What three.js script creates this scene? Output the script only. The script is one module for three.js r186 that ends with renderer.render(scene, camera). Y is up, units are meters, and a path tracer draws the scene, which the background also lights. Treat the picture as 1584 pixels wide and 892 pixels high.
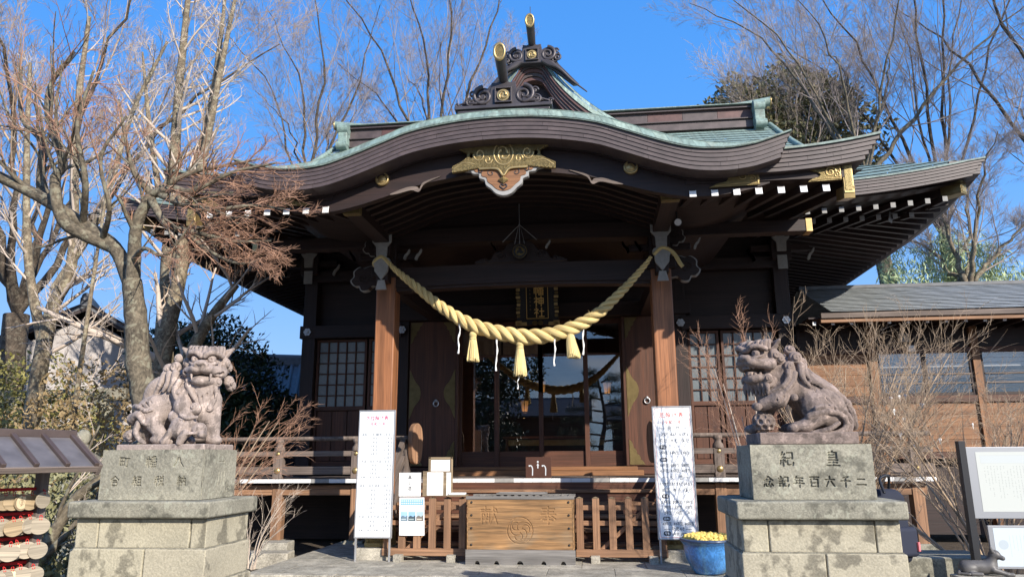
import * as THREE from 'three';
import { mergeGeometries, mergeVertices, toCreasedNormals } from 'three/addons/utils/BufferGeometryUtils.js';
import { RoundedBoxGeometry } from 'three/addons/geometries/RoundedBoxGeometry.js';

// ------------------------------------------------------------------ camera, sky, sun
const scene = new THREE.Scene();
const camera = new THREE.PerspectiveCamera(42.9, 16 / 9, 0.1, 400);
camera.rotation.order = 'YXZ';
camera.position.set(1.112, 1.5, 11.403);
camera.rotation.set(0.22599, 0.10835, -0.00663);

const rad = (d) => d * Math.PI / 180;
const SUN_AZ = rad(41), SUN_ALT = rad(29);
const sunDir = new THREE.Vector3(Math.sin(SUN_AZ) * Math.cos(SUN_ALT), Math.sin(SUN_ALT), Math.cos(SUN_AZ) * Math.cos(SUN_ALT));
const sun = new THREE.DirectionalLight(new THREE.Color(1.0, 0.925, 0.82), 5.0);
sun.position.copy(sunDir).multiplyScalar(60);
sun.target.position.set(0, 2, 0);
sun.castShadow = true;
sun.shadow.mapSize.set(4096, 4096);
Object.assign(sun.shadow.camera, { left: -26, right: 26, top: 24, bottom: -16, near: 1, far: 140 });
sun.shadow.bias = -0.0005;
scene.add(sun, sun.target);

const renderer = new THREE.WebGLRenderer({ antialias: true });
renderer.toneMapping = THREE.LinearToneMapping;
renderer.toneMappingExposure = 1.38;
renderer.shadowMap.enabled = true;

// ------------------------------------------------------------------ numbers, noise
function rngOf(seed) { let s = seed >>> 0; return () => { s = (s + 0x6D2B79F5) | 0; let t = Math.imul(s ^ (s >>> 15), 1 | s); t = (t + Math.imul(t ^ (t >>> 7), 61 | t)) ^ t; return ((t ^ (t >>> 14)) >>> 0) / 4294967296; }; }
const clamp = (v, a = 0, b = 1) => Math.min(b, Math.max(a, v));
const mix = (a, b, t) => a + (b - a) * t;
const sstep = (a, b, v) => { const t = clamp((v - a) / (b - a)); return t * t * (3 - 2 * t); };
function h2(x, y, s) { let n = Math.imul(x, 374761393) ^ Math.imul(y, 668265263) ^ Math.imul(s, 1274126177); n = Math.imul(n ^ (n >>> 13), 1274126177); return ((n ^ (n >>> 16)) >>> 0) / 4294967296; }
function vn(x, y, px, py, s) {             // value noise that tiles with periods px, py
  const xi = Math.floor(x), yi = Math.floor(y), fx = x - xi, fy = y - yi, u = fx * fx * (3 - 2 * fx), v = fy * fy * (3 - 2 * fy);
  const w = (a, p) => ((a % p) + p) % p;
  const x0 = w(xi, px), x1 = w(xi + 1, px), y0 = w(yi, py), y1 = w(yi + 1, py);
  return mix(mix(h2(x0, y0, s), h2(x1, y0, s), u), mix(h2(x0, y1, s), h2(x1, y1, s), u), v);
}
function fbm(u, v, fx, fy, oct, s) { let a = 0, n = 0, k = 1; for (let i = 0; i < oct; i++) { a += k * vn(u * fx, v * fy, fx, fy, s + i); n += k; k *= 0.55; fx *= 2; fy *= 2; } return a / n; }
function n3(x, y, z, s = 0) {              // 3-D value noise
  const xi = Math.floor(x), yi = Math.floor(y), zi = Math.floor(z), sm = (t) => t * t * (3 - 2 * t), u = sm(x - xi), v = sm(y - yi), w = sm(z - zi);
  const h = (a, b, c) => { let n = Math.imul(a, 73856093) ^ Math.imul(b, 19349663) ^ Math.imul(c, 83492791) ^ Math.imul(s + 7, 40503); n ^= n >>> 16; n = Math.imul(n, 0x85ebca6b); n ^= n >>> 13; n = Math.imul(n, 0xc2b2ae35); n ^= n >>> 16; return (n >>> 0) / 4294967296; };
  return mix(mix(mix(h(xi, yi, zi), h(xi + 1, yi, zi), u), mix(h(xi, yi + 1, zi), h(xi + 1, yi + 1, zi), u), v), mix(mix(h(xi, yi, zi + 1), h(xi + 1, yi, zi + 1), u), mix(h(xi, yi + 1, zi + 1), h(xi + 1, yi + 1, zi + 1), u), v), w);
}

// ------------------------------------------------------------------ the sky: clear winter blue, paler low down, some small clouds to the south
{
  const W = 1024, H = 512, d = new Float32Array(W * H * 4);
  for (let j = 0; j < H; j++) {
    const el = ((j + 0.5) / H - 0.5) * Math.PI, se = Math.sin(el), ce = Math.cos(el);
    for (let i = 0; i < W; i++) {
      const az = ((i + 0.5) / W - 0.5) * 2 * Math.PI, x = Math.cos(az) * ce, z = Math.sin(az) * ce;
      const e = Math.max(0, se), t = 1 - Math.pow(1 - e, 5.2), t2 = sstep(0.25, 1.0, e);
      let r = mix(mix(0.52, 0.085, t), 0.045, t2), g = mix(mix(0.76, 0.36, t), 0.22, t2), b = mix(mix(1.0, 0.98, t), 0.70, t2);
      const ca = x * sunDir.x + se * sunDir.y + z * sunDir.z, gl = Math.pow(Math.max(0, ca), 8);
      r += gl * 0.55; g += gl * 0.5; b += gl * 0.35;
      if (z > 0 && se > 0) {
        const q = fbm(i / W, j / H, 26, 26, 5, 5), c = sstep(0.56, 0.70, q) * sstep(0.0, 0.06, se) * (1 - sstep(0.3, 0.5, se)) * sstep(0.0, 0.3, z);
        r = mix(r, 1.1, c); g = mix(g, 1.12, c); b = mix(b, 1.16, c);
      }
      if (se < 0) { r = 0.25; g = 0.24; b = 0.22; }
      const k = (j * W + i) * 4; d[k] = r * 0.86; d[k + 1] = g * 0.82; d[k + 2] = b * 0.79; d[k + 3] = 1;
    }
  }
  const sky = new THREE.DataTexture(d, W, H, THREE.RGBAFormat, THREE.FloatType);
  sky.mapping = THREE.EquirectangularReflectionMapping; sky.magFilter = THREE.LinearFilter; sky.minFilter = THREE.LinearFilter; sky.needsUpdate = true;
  scene.background = sky; scene.environment = sky;
  scene.backgroundIntensity = 1; scene.environmentIntensity = 1;
}

// ------------------------------------------------------------------ textures
function tex(size, fn, rx, ry, srgb = true, H = size) {
  const d = new Uint8Array(size * H * 4);
  for (let j = 0; j < H; j++) for (let i = 0; i < size; i++) {
    const c = fn(i / size, j / H), k = (j * size + i) * 4;
    if (typeof c === 'number') { d[k] = d[k + 1] = d[k + 2] = clamp(c) * 255; } else { d[k] = clamp(c[0]) * 255; d[k + 1] = clamp(c[1]) * 255; d[k + 2] = clamp(c[2]) * 255; }
    d[k + 3] = 255;
  }
  const t = new THREE.DataTexture(d, size, H); t.wrapS = t.wrapT = THREE.RepeatWrapping; t.magFilter = THREE.LinearFilter; t.minFilter = THREE.LinearMipmapLinearFilter; t.generateMipmaps = true;
  t.repeat.set(rx, ry); if (srgb) t.colorSpace = THREE.SRGBColorSpace; t.needsUpdate = true; return t;
}
// wood: u runs along the grain
const woodFn = (u, v) => { const wv = v + 0.03 * fbm(u, v, 3, 4, 3, 11); const g = fbm(u, wv, 3, 40, 4, 12), b = fbm(u, v, 3, 5, 4, 13), f = fbm(u, wv, 6, 150, 2, 14); return 0.52 + 0.3 * g + 0.22 * (b - 0.5) + 0.22 * (f - 0.5); };
const T = {};
T.wood = tex(512, woodFn, 0.5, 1.6);
T.woodBump = tex(512, (u, v) => fbm(u, v, 4, 90, 3, 14), 0.5, 1.6, false);
// old plank: strong grain bands, warm to grey
T.plank = tex(512, (u, v) => { const w = v + 0.05 * fbm(u, v, 2, 3, 3, 31); const k = 0.5 + 0.5 * Math.sin(2 * Math.PI * (w * 13 + 1.3 * fbm(u, v, 2, 5, 3, 33))); const f = fbm(u, w, 6, 120, 3, 34), b = fbm(u, v, 3, 3, 4, 36); const L = 0.62 + 0.10 * k + 0.3 * (f - 0.5) + 0.24 * (b - 0.5); const gy = sstep(0.5, 0.75, fbm(u, v, 4, 6, 4, 37)) * 0.45; return [mix(L * 1.12, L, gy), mix(L * 0.94, L * 0.97, gy), mix(L * 0.72, L * 0.92, gy)]; }, 0.7, 1.0);
T.stone = tex(512, (u, v) => { const a = fbm(u, v, 5, 5, 5, 41), s = fbm(u, v, 90, 90, 2, 42), p = fbm(u, v, 24, 24, 3, 43); const L = 0.72 + 0.3 * (a - 0.5) + 0.26 * (s - 0.5) + 0.18 * (p - 0.5); return [L * 1.02, L, L * 0.95]; }, 1, 1);
T.stoneBump = tex(512, (u, v) => 0.6 * fbm(u, v, 60, 60, 3, 44) + 0.4 * fbm(u, v, 9, 9, 3, 45), 1, 1, false);
// weathered granite: pale lichen and dark algae, each with ragged outlines
T.weather = tex(1024, (u, v) => {
  const a = fbm(u, v, 4, 4, 5, 51), s = fbm(u, v, 140, 140, 2, 52), n = fbm(u, v, 22, 22, 4, 53), m = fbm(u, v, 7, 7, 5, 54);
  let L = 0.72 + 0.22 * (a - 0.5) + 0.22 * (s - 0.5), c = [L * 1.0, L * 0.985, L * 0.93];
  const dk = sstep(0.52, 0.66, m) * sstep(0.34, 0.66, n) * 0.42, lc = sstep(0.62, 0.68, fbm(u, v, 30, 30, 4, 55)) * sstep(0.46, 0.56, fbm(u, v, 5, 5, 3, 56));
  c = c.map((x, i) => mix(x, [0.30, 0.30, 0.28][i], dk)); c = c.map((x, i) => mix(x, [0.86, 0.87, 0.82][i], lc * 0.5));
  return c;
}, 0.8, 0.8);
T.ashlar = tex(512, (u, v) => { const a = fbm(u, v, 3, 3, 5, 61), s = fbm(u, v, 110, 110, 2, 62), m = sstep(0.56, 0.66, fbm(u, v, 6, 5, 5, 63)); const L = 0.8 + 0.16 * (a - 0.5) + 0.16 * (s - 0.5) - 0.2 * m; return [L, L * 0.975, L * 0.9]; }, 0.9, 0.9);
T.copper = tex(512, (u, v) => { const a = fbm(u, v, 6, 6, 5, 71), s = fbm(u, v, 50, 50, 3, 72), st = fbm(u, v, 40, 4, 3, 73); const L = 0.74 + 0.28 * (a - 0.5) + 0.2 * (s - 0.5) + 0.22 * (st - 0.5); const br = sstep(0.58, 0.72, fbm(u, v, 9, 9, 4, 74)) * 0.35; return [mix(L * 0.93, L * 0.8, br), mix(L, L * 0.76, br), mix(L * 0.97, L * 0.72, br)]; }, 0.7, 0.7);
T.bark = tex(512, (u, v) => { const a = fbm(u, v, 34, 60, 4, 81), b = fbm(u, v, 6, 9, 4, 82), lc = sstep(0.56, 0.66, fbm(u, v, 14, 14, 4, 83)); const L = 0.5 + 0.4 * (a - 0.45) + 0.3 * (b - 0.5); return [mix(L, 0.74, lc * 0.7), mix(L * 0.95, 0.75, lc * 0.7), mix(L * 0.85, 0.68, lc * 0.7)]; }, 1, 1);
T.barkBump = tex(256, (u, v) => fbm(u, v, 30, 40, 4, 81), 1, 1, false);
T.straw = tex(256, (u, v) => { const f = fbm(u, v, 4, 90, 3, 91), b = fbm(u, v, 5, 8, 3, 92); const L = 0.84 + 0.4 * (f - 0.5) + 0.16 * (b - 0.5); return [L, L * 0.975, L * 0.90]; }, 1, 1);
T.strawBump = tex(256, (u, v) => fbm(u, v, 4, 100, 3, 93), 1, 1, false);
T.plaster = tex(256, (u, v) => 0.8 + 0.2 * (fbm(u, v, 6, 6, 5, 101) - 0.5) + 0.08 * (fbm(u, v, 60, 60, 2, 102) - 0.5), 0.5, 0.5);
T.metal = tex(256, (u, v) => 0.62 + 0.35 * fbm(u, v, 6, 6, 5, 111), 1.2, 1.2);
T.relief = tex(512, (u, v) => {             // arabesque relief of the pressed gilt plates
  const cx = u * 4, cy = v * 4, xi = Math.floor(cx), yi = Math.floor(cy), fx = cx - xi - 0.5, fy = cy - yi - 0.5, sgn = (xi + yi) % 2 ? 1 : -1;
  const r = Math.hypot(fx, fy), a = Math.atan2(fy, fx * sgn); const sp = Math.sin(a * 2 + r * 24); return clamp(0.5 + 0.9 * sp * (1 - sstep(0.42, 0.62, r)));
}, 5, 5, false);
T.carve = tex(512, (u, v) => { const a = fbm(u, v, 6, 6, 5, 121), s = fbm(u, v, 110, 110, 2, 122), m = sstep(0.55, 0.7, fbm(u, v, 9, 9, 4, 123)), w = sstep(0.62, 0.7, fbm(u, v, 16, 16, 4, 124)); const L = 0.74 + 0.2 * (a - 0.5) + 0.16 * (s - 0.5) - 0.16 * m + 0.14 * w; return [L, L * 0.97, L * 0.95]; }, 1, 1);
// ------------------------------------------------------------------ materials
const lin = (r, g, b) => new THREE.Color().setRGB(r, g, b);
const std = (o) => new THREE.MeshStandardMaterial({ roughness: 0.8, metalness: 0, ...o });
const M = {
  dark: std({ color: lin(0.060, 0.029, 0.024), map: T.wood, bumpMap: T.woodBump, bumpScale: 0.002, roughness: 0.6 }),
  brown: std({ color: lin(0.22, 0.082, 0.042), map: T.wood, bumpMap: T.woodBump, bumpScale: 0.002, roughness: 0.6 }),
  pillar: std({ color: lin(0.72, 0.295, 0.125), map: T.wood, bumpMap: T.woodBump, bumpScale: 0.0015, roughness: 0.5 }),
  orange: std({ color: lin(0.60, 0.28, 0.12), map: T.wood, bumpMap: T.woodBump, bumpScale: 0.002, roughness: 0.6 }),
  fence: std({ color: lin(0.66, 0.36, 0.20), map: T.wood, bumpMap: T.woodBump, bumpScale: 0.003, roughness: 0.75 }),
  greywood: std({ color: lin(0.40, 0.31, 0.26), map: T.wood, bumpMap: T.woodBump, bumpScale: 0.003, roughness: 0.8 }),
  oldgrey: std({ color: lin(0.48, 0.45, 0.42), map: T.wood, bumpMap: T.woodBump, bumpScale: 0.003, roughness: 0.9 }),
  plank: std({ color: lin(0.54, 0.44, 0.335), map: T.plank, bumpMap: T.woodBump, bumpScale: 0.004, roughness: 0.8 }),
  pale: std({ color: lin(0.62, 0.46, 0.28), map: T.wood, roughness: 0.75 }),
  eave: std({ color: lin(0.132, 0.098, 0.096), map: T.metal, roughness: 0.5 }),
  eave2: std({ color: lin(0.126, 0.093, 0.091), map: T.metal, roughness: 0.5 }),
  barge: std({ color: lin(0.175, 0.085, 0.075), map: T.metal, roughness: 0.5 }),
  patina: std({ color: lin(0.49, 0.565, 0.525), map: T.copper, roughness: 0.6 }),
  patina2: std({ color: lin(0.45, 0.53, 0.505), map: T.copper, roughness: 0.6 }),
  patina3: std({ color: lin(0.54, 0.60, 0.55), map: T.copper, roughness: 0.62 }),
  patinaGrey: std({ color: lin(0.42, 0.47, 0.45), map: T.copper, roughness: 0.6 }),
  bronze: std({ color: lin(0.115, 0.10, 0.105), map: T.metal, roughness: 0.42, metalness: 0.35 }),
  gold: std({ color: lin(0.80, 0.58, 0.26), map: T.metal, roughness: 0.38, metalness: 0.75 }),
  goldDull: std({ color: lin(0.50, 0.38, 0.17), map: T.metal, bumpMap: T.relief, bumpScale: 0.012, roughness: 0.42, metalness: 0.7 }),
  goldRelief: std({ color: lin(0.80, 0.62, 0.28), bumpMap: T.relief, bumpScale: 0.012, map: T.metal, roughness: 0.42, metalness: 0.6 }),
  white: std({ color: lin(0.80, 0.80, 0.79), roughness: 0.7 }),
  chalk: std({ color: lin(0.52, 0.51, 0.49), map: T.plaster, roughness: 0.85 }),
  silver: std({ color: lin(0.55, 0.55, 0.56), roughness: 0.4, metalness: 0.7 }),
  steel: std({ color: lin(0.36, 0.37, 0.39), roughness: 0.4, metalness: 0.6 }),
  blackMetal: std({ color: lin(0.025, 0.026, 0.03), roughness: 0.45, metalness: 0.3 }),
  paver: std({ color: lin(0.70, 0.685, 0.64), map: T.stone, bumpMap: T.stoneBump, bumpScale: 0.002, roughness: 0.85 }),
  paver2: std({ color: lin(0.74, 0.72, 0.67), map: T.stone, bumpMap: T.stoneBump, bumpScale: 0.002, roughness: 0.85 }),
  kerb: std({ color: lin(0.76, 0.73, 0.67), map: T.stone, bumpMap: T.stoneBump, bumpScale: 0.004, roughness: 0.9 }),
  gravel: std({ color: lin(0.36, 0.34, 0.31), map: T.stone, bumpMap: T.stoneBump, bumpScale: 0.02, roughness: 0.95 }),
  soil: std({ color: lin(0.16, 0.12, 0.085), map: T.stone, bumpMap: T.stoneBump, bumpScale: 0.03, roughness: 1 }),
  granite: std({ color: lin(0.58, 0.565, 0.50), map: T.weather, bumpMap: T.stoneBump, bumpScale: 0.004, roughness: 0.9 }),
  granite2: std({ color: lin(0.46, 0.445, 0.40), map: T.weather, bumpMap: T.stoneBump, bumpScale: 0.004, roughness: 0.9 }),
  ashlar: std({ color: lin(0.70, 0.67, 0.585), map: T.ashlar, bumpMap: T.stoneBump, bumpScale: 0.005, roughness: 0.9 }),
  ashlar2: std({ color: lin(0.65, 0.62, 0.55), map: T.ashlar, bumpMap: T.stoneBump, bumpScale: 0.005, roughness: 0.9 }),
  statueA: std({ color: lin(0.62, 0.535, 0.49), map: T.carve, bumpMap: T.stoneBump, bumpScale: 0.004, roughness: 0.95 }),
  statueB: std({ color: lin(0.42, 0.345, 0.31), map: T.carve, bumpMap: T.stoneBump, bumpScale: 0.004, roughness: 0.95 }),
  straw: std({ color: lin(0.92, 0.74, 0.39), map: T.straw, bumpMap: T.strawBump, bumpScale: 0.004, roughness: 0.85 }),
  strawPale: std({ color: lin(0.95, 0.80, 0.46), map: T.straw, bumpMap: T.strawBump, bumpScale: 0.004, roughness: 0.85 }),
  paper: std({ color: lin(0.82, 0.82, 0.80), roughness: 0.9, side: THREE.DoubleSide }),
  shoji: std({ color: lin(0.27, 0.31, 0.33), map: T.plaster, roughness: 0.2 }),
  bark: std({ color: lin(0.50, 0.46, 0.41), map: T.bark, bumpMap: T.barkBump, bumpScale: 0.006, roughness: 0.95 }),
  barkDark: std({ color: lin(0.30, 0.255, 0.235), map: T.bark, bumpMap: T.barkBump, bumpScale: 0.006, roughness: 0.95 }),
  barkPale: std({ color: lin(0.72, 0.64, 0.55), map: T.bark, bumpMap: T.barkBump, bumpScale: 0.004, roughness: 0.95 }),
  twigRed: std({ color: lin(0.40, 0.225, 0.145), roughness: 0.8 }),
  twigGrey: std({ color: lin(0.32, 0.265, 0.235), roughness: 0.85 }),
  twigDark: std({ color: lin(0.13, 0.105, 0.098), roughness: 0.85 }),
  twigPale: std({ color: lin(0.52, 0.43, 0.35), roughness: 0.85 }),
  twigTan: std({ color: lin(0.42, 0.31, 0.21), roughness: 0.85 }),
  leafDark: std({ color: lin(0.035, 0.065, 0.028), roughness: 0.45, side: THREE.DoubleSide }),
  leafOlive: std({ color: lin(0.21, 0.20, 0.095), roughness: 0.6, side: THREE.DoubleSide }),
  leafYellow: std({ color: lin(0.26, 0.235, 0.07), roughness: 0.6, side: THREE.DoubleSide }),
  leafTan: std({ color: lin(0.27, 0.19, 0.09), roughness: 0.7, side: THREE.DoubleSide }),
  leafBamboo: std({ color: lin(0.40, 0.48, 0.26), roughness: 0.6, side: THREE.DoubleSide }),
  leafPine: std({ color: lin(0.045, 0.075, 0.035), roughness: 0.6, side: THREE.DoubleSide }),
  tile: std({ color: lin(0.16, 0.165, 0.175), map: T.metal, roughness: 0.55 }),
  wallPale: std({ color: lin(0.70, 0.64, 0.60), map: T.plaster, roughness: 0.9 }),
  tin: std({ color: lin(0.24, 0.22, 0.22), map: T.metal, roughness: 0.4, metalness: 0.1 }),
  tinBrown: std({ color: lin(0.16, 0.115, 0.10), map: T.metal, roughness: 0.45, metalness: 0.2 }),
  ema: std({ color: lin(0.80, 0.60, 0.36), map: T.wood, roughness: 0.7 }),
  ema2: std({ color: lin(0.86, 0.73, 0.54), map: T.wood, roughness: 0.7 }),
  red: std({ color: lin(0.55, 0.02, 0.018), roughness: 0.8 }),
  shingle: std({ color: lin(0.62, 0.66, 0.66), map: T.metal, roughness: 0.55 }),
  
  glass: new THREE.MeshPhysicalMaterial({ color: 0xffffff, roughness: 0.0, metalness: 0, transmission: 1, thickness: 0, ior: 1.9 }),
};

// ------------------------------------------------------------------ object helpers
const used = new Map();
function numbered(n) { const k = used.get(n) || 0; used.set(n, k + 1); return k ? n + '_' + String(k).padStart(3, '0') : n; }
function setUD(o, label, category, group, kind) { o.userData = {}; if (label) o.userData.label = label; if (category) o.userData.category = category; if (group) o.userData.group = group; if (kind) o.userData.kind = kind; return o; }
function thing(name, label, category, pos = [0, 0, 0], turn = 0, group) { const o = new THREE.Group(); o.name = numbered(name); o.position.set(...pos); o.rotation.y = turn; scene.add(o); return setUD(o, label, category, group); }
function norm(g) { g = g.index ? g.toNonIndexed() : g; if (!g.attributes.normal) g.computeVertexNormals(); if (!g.attributes.uv) g.setAttribute('uv', new THREE.BufferAttribute(new Float32Array(g.attributes.position.count * 2), 2)); for (const k of Object.keys(g.attributes)) if (!['position', 'normal', 'uv'].includes(k)) g.deleteAttribute(k); g.morphAttributes = {}; return g; }
const merge = (list) => list.length === 1 ? list[0] : mergeGeometries(list.map(norm), false);
function part(name, geo, mat, parent, label) {
  const m = new THREE.Mesh(Array.isArray(geo) ? merge(geo) : geo, mat); m.name = name; m.castShadow = m.receiveShadow = true; parent.add(m);
  if (label) m.userData.label = label; return m;
}
function single(name, geo, mat, label, category, group) { const m = part(numbered(name), geo, mat, scene); return setUD(m, label, category, group); }
function struct(name, geo, mat) { const m = part(numbered(name), geo, mat, scene); m.userData.kind = 'structure'; return m; }
function stuffPart(name, geo, mat, parent) { const m = part(name, geo, mat, parent); m.userData.kind = 'stuff'; return m; }

// metres as uv, u along axis `ax` (0 x, 1 y, 2 z); default the longest side
let uvSeed = 1;
function muv(g, ax) {
  g = g.index ? g.toNonIndexed() : g; if (!g.attributes.normal) g.computeVertexNormals();
  const p = g.attributes.position, n = g.attributes.normal, uv = new Float32Array(p.count * 2);
  if (ax === undefined) { g.computeBoundingBox(); const s = g.boundingBox.getSize(new THREE.Vector3()).toArray(); ax = s.indexOf(Math.max(...s)); }
  uvSeed = (uvSeed * 16807) % 2147483647; const ou = (uvSeed % 977) / 97, ov = (uvSeed % 613) / 71;
  const P = [p.array, 0];
  for (let i = 0; i < p.count; i += 3) {
    let a = [0, 0, 0]; for (let k = 0; k < 3; k++) { a[0] += Math.abs(n.getX(i + k)); a[1] += Math.abs(n.getY(i + k)); a[2] += Math.abs(n.getZ(i + k)); }
    const d = a.indexOf(Math.max(...a)); let ua = ax, va;
    if (d === ax) { ua = (ax + 1) % 3; va = (ax + 2) % 3; } else va = 3 - ax - d;
    for (let k = 0; k < 3; k++) { const j = (i + k) * 3; uv[(i + k) * 2] = P[0][j + ua] + ou; uv[(i + k) * 2 + 1] = P[0][j + va] + ov; }
  }
  g.setAttribute('uv', new THREE.BufferAttribute(uv, 2)); return g;
}
const _m = new THREE.Matrix4(), _q = new THREE.Quaternion(), _e = new THREE.Euler();
function place(g, x = 0, y = 0, z = 0, rx = 0, ry = 0, rz = 0, s = 1) { _m.compose(new THREE.Vector3(x, y, z), _q.setFromEuler(_e.set(rx, ry, rz)), typeof s === 'number' ? new THREE.Vector3(s, s, s) : new THREE.Vector3(...s)); return g.applyMatrix4(_m); }
// box by size and centre; bevelled by default
function box(w, h, d, x = 0, y = 0, z = 0, rx = 0, ry = 0, rz = 0, r) {
  const m = Math.min(w, h, d); if (r === undefined) r = Math.min(0.006, m * 0.18);
  const g = r > 0 ? new RoundedBoxGeometry(w, h, d, 1, r) : new THREE.BoxGeometry(w, h, d);
  return place(muv(g), x, y, z, rx, ry, rz);
}
const boxb = (x0, x1, y0, y1, z0, z1, r) => box(x1 - x0, y1 - y0, z1 - z0, (x0 + x1) / 2, (y0 + y1) / 2, (z0 + z1) / 2, 0, 0, 0, r);
// beam from a to b with section w (horizontal) x h
function beam(a, b, w, h, r) {
  const A = new THREE.Vector3(...a), B = new THREE.Vector3(...b), L = A.distanceTo(B), d = B.clone().sub(A).normalize();
  const side = new THREE.Vector3().crossVectors(new THREE.Vector3(0, 1, 0), d); if (side.lengthSq() < 1e-6) side.set(1, 0, 0); side.normalize();
  const up = new THREE.Vector3().crossVectors(d, side);
  const g = box(w, h, L, 0, 0, 0, 0, 0, 0, r); g.applyMatrix4(new THREE.Matrix4().makeBasis(side, up, d).setPosition(A.clone().add(B).multiplyScalar(0.5))); return g;
}
const cyl = (r0, r1, h, x, y, z, seg = 16, rx = 0, ry = 0, rz = 0) => place(new THREE.CylinderGeometry(r0, r1, h, seg), x, y, z, rx, ry, rz);
function lathe(pts, seg = 24) { return new THREE.LatheGeometry(pts.map((p) => new THREE.Vector2(p[0], p[1])), seg); }
function shapeOf(pts) { const s = new THREE.Shape(); s.moveTo(pts[0][0], pts[0][1]); for (let i = 1; i < pts.length; i++) s.lineTo(pts[i][0], pts[i][1]); s.closePath(); return s; }
function splineShape(pts, n = 60) { const c = new THREE.CatmullRomCurve3(pts.map((p) => new THREE.Vector3(p[0], p[1], 0)), true, 'catmullrom', 0.5); return shapeOf(c.getPoints(n).slice(0, -1).map((p) => [p.x, p.y])); }
function extrude(shape, depth, bevel = 0) { return muv(new THREE.ExtrudeGeometry(shape, { depth, bevelEnabled: bevel > 0, bevelThickness: bevel, bevelSize: bevel, bevelSegments: 1, curveSegments: 10 })); }
// a tube through points with radii
class Tubes {
  constructor() { this.p = []; this.n = []; this.u = []; this.i = []; }
  add(pts, radii, sides = 5, close = true, flat = 1) {
    const N = pts.length; if (N < 2) return; const base = this.p.length / 3; let L = 0; const t = new THREE.Vector3(), nr = new THREE.Vector3(), bn = new THREE.Vector3(), pt = new THREE.Vector3();
    for (let k = 0; k < N; k++) {
      const a = pts[Math.max(0, k - 1)], b = pts[Math.min(N - 1, k + 1)]; t.subVectors(b, a).normalize();
      if (k === 0) { nr.set(Math.abs(t.y) > 0.9 ? 1 : 0, Math.abs(t.y) > 0.9 ? 0 : 1, 0); } else L += pts[k].distanceTo(pts[k - 1]);
      nr.addScaledVector(t, -nr.dot(t)).normalize(); bn.crossVectors(t, nr);
      const R = typeof radii === 'number' ? radii : radii[k];
      for (let s = 0; s <= sides; s++) { const an = s / sides * Math.PI * 2, c = Math.cos(an), q = Math.sin(an) * flat; pt.copy(pts[k]).addScaledVector(nr, c * R).addScaledVector(bn, q * R); this.p.push(pt.x, pt.y, pt.z); this.n.push(nr.x * c + bn.x * q, nr.y * c + bn.y * q, nr.z * c + bn.z * q); this.u.push(L, s / sides * Math.max(0.1, R * 6)); }
    }
    const w = sides + 1;
    for (let k = 0; k < N - 1; k++) for (let s = 0; s < sides; s++) { const a = base + k * w + s; this.i.push(a, a + w + 1, a + w, a, a + 1, a + w + 1); }
    if (close) for (const k of [0, N - 1]) { const a = base + k * w; for (let s = 1; s < sides - 1; s++) k ? this.i.push(a, a + s, a + s + 1) : this.i.push(a, a + s + 1, a + s); }
  }
  geo() { const g = new THREE.BufferGeometry(); g.setAttribute('position', new THREE.Float32BufferAttribute(this.p, 3)); g.setAttribute('normal', new THREE.Float32BufferAttribute(this.n, 3)); g.setAttribute('uv', new THREE.Float32BufferAttribute(this.u, 2)); g.setIndex(this.i); return g; }
}
const V = (x, y, z) => new THREE.Vector3(x, y, z);
function curvePts(pts, n) { return new THREE.CatmullRomCurve3(pts.map((p) => V(...p)), false, 'catmullrom', 0.5).getPoints(n); }
function tubeGeo(pts, radii, sides = 8, n = 0) { const t = new Tubes(); t.add(n ? curvePts(pts, n) : pts.map((p) => V(...p)), radii, sides); return t.geo(); }
// sheet with thickness between a top and a bottom polyline (x, y), from z0 to z1
function ribbon(top, bot, z0, z1) {
  const p = [], N = top.length, q = (a, b, c, d) => p.push(...a, ...b, ...c, ...a, ...c, ...d);
  for (let i = 0; i < N - 1; i++) {
    const a = top[i], b = top[i + 1], c = bot[i + 1], d = bot[i];
    q([d[0], d[1], z1], [c[0], c[1], z1], [b[0], b[1], z1], [a[0], a[1], z1]); q([c[0], c[1], z0], [d[0], d[1], z0], [a[0], a[1], z0], [b[0], b[1], z0]);
    q([a[0], a[1], z1], [b[0], b[1], z1], [b[0], b[1], z0], [a[0], a[1], z0]); q([d[0], d[1], z0], [c[0], c[1], z0], [c[0], c[1], z1], [d[0], d[1], z1]);
  }
  const e = (t, b, s) => s ? q([b[0], b[1], z0], [b[0], b[1], z1], [t[0], t[1], z1], [t[0], t[1], z0]) : q([b[0], b[1], z1], [b[0], b[1], z0], [t[0], t[1], z0], [t[0], t[1], z1]);
  e(top[0], bot[0], 1); e(top[N - 1], bot[N - 1], 0);
  const g = new THREE.BufferGeometry(); g.setAttribute('position', new THREE.Float32BufferAttribute(p, 3)); g.computeVertexNormals(); return muv(g, 0);
}
// smooth surface fn(u, v) -> [x, y, z]; uv in given metres
function surf(fn, nu, nv, uvs = [1, 1]) {
  const p = [], u = [], idx = [];
  for (let j = 0; j <= nv; j++) for (let i = 0; i <= nu; i++) { p.push(...fn(i / nu, j / nv)); u.push(i / nu * uvs[0], j / nv * uvs[1]); }
  for (let j = 0; j < nv; j++) for (let i = 0; i < nu; i++) { const a = j * (nu + 1) + i, b = a + 1, c = a + nu + 1, d = c + 1; idx.push(a, b, d, a, d, c); }
  const g = new THREE.BufferGeometry(); g.setAttribute('position', new THREE.Float32BufferAttribute(p, 3)); g.setAttribute('uv', new THREE.Float32BufferAttribute(u, 2)); g.setIndex(idx); g.computeVertexNormals(); return g;
}
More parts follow.
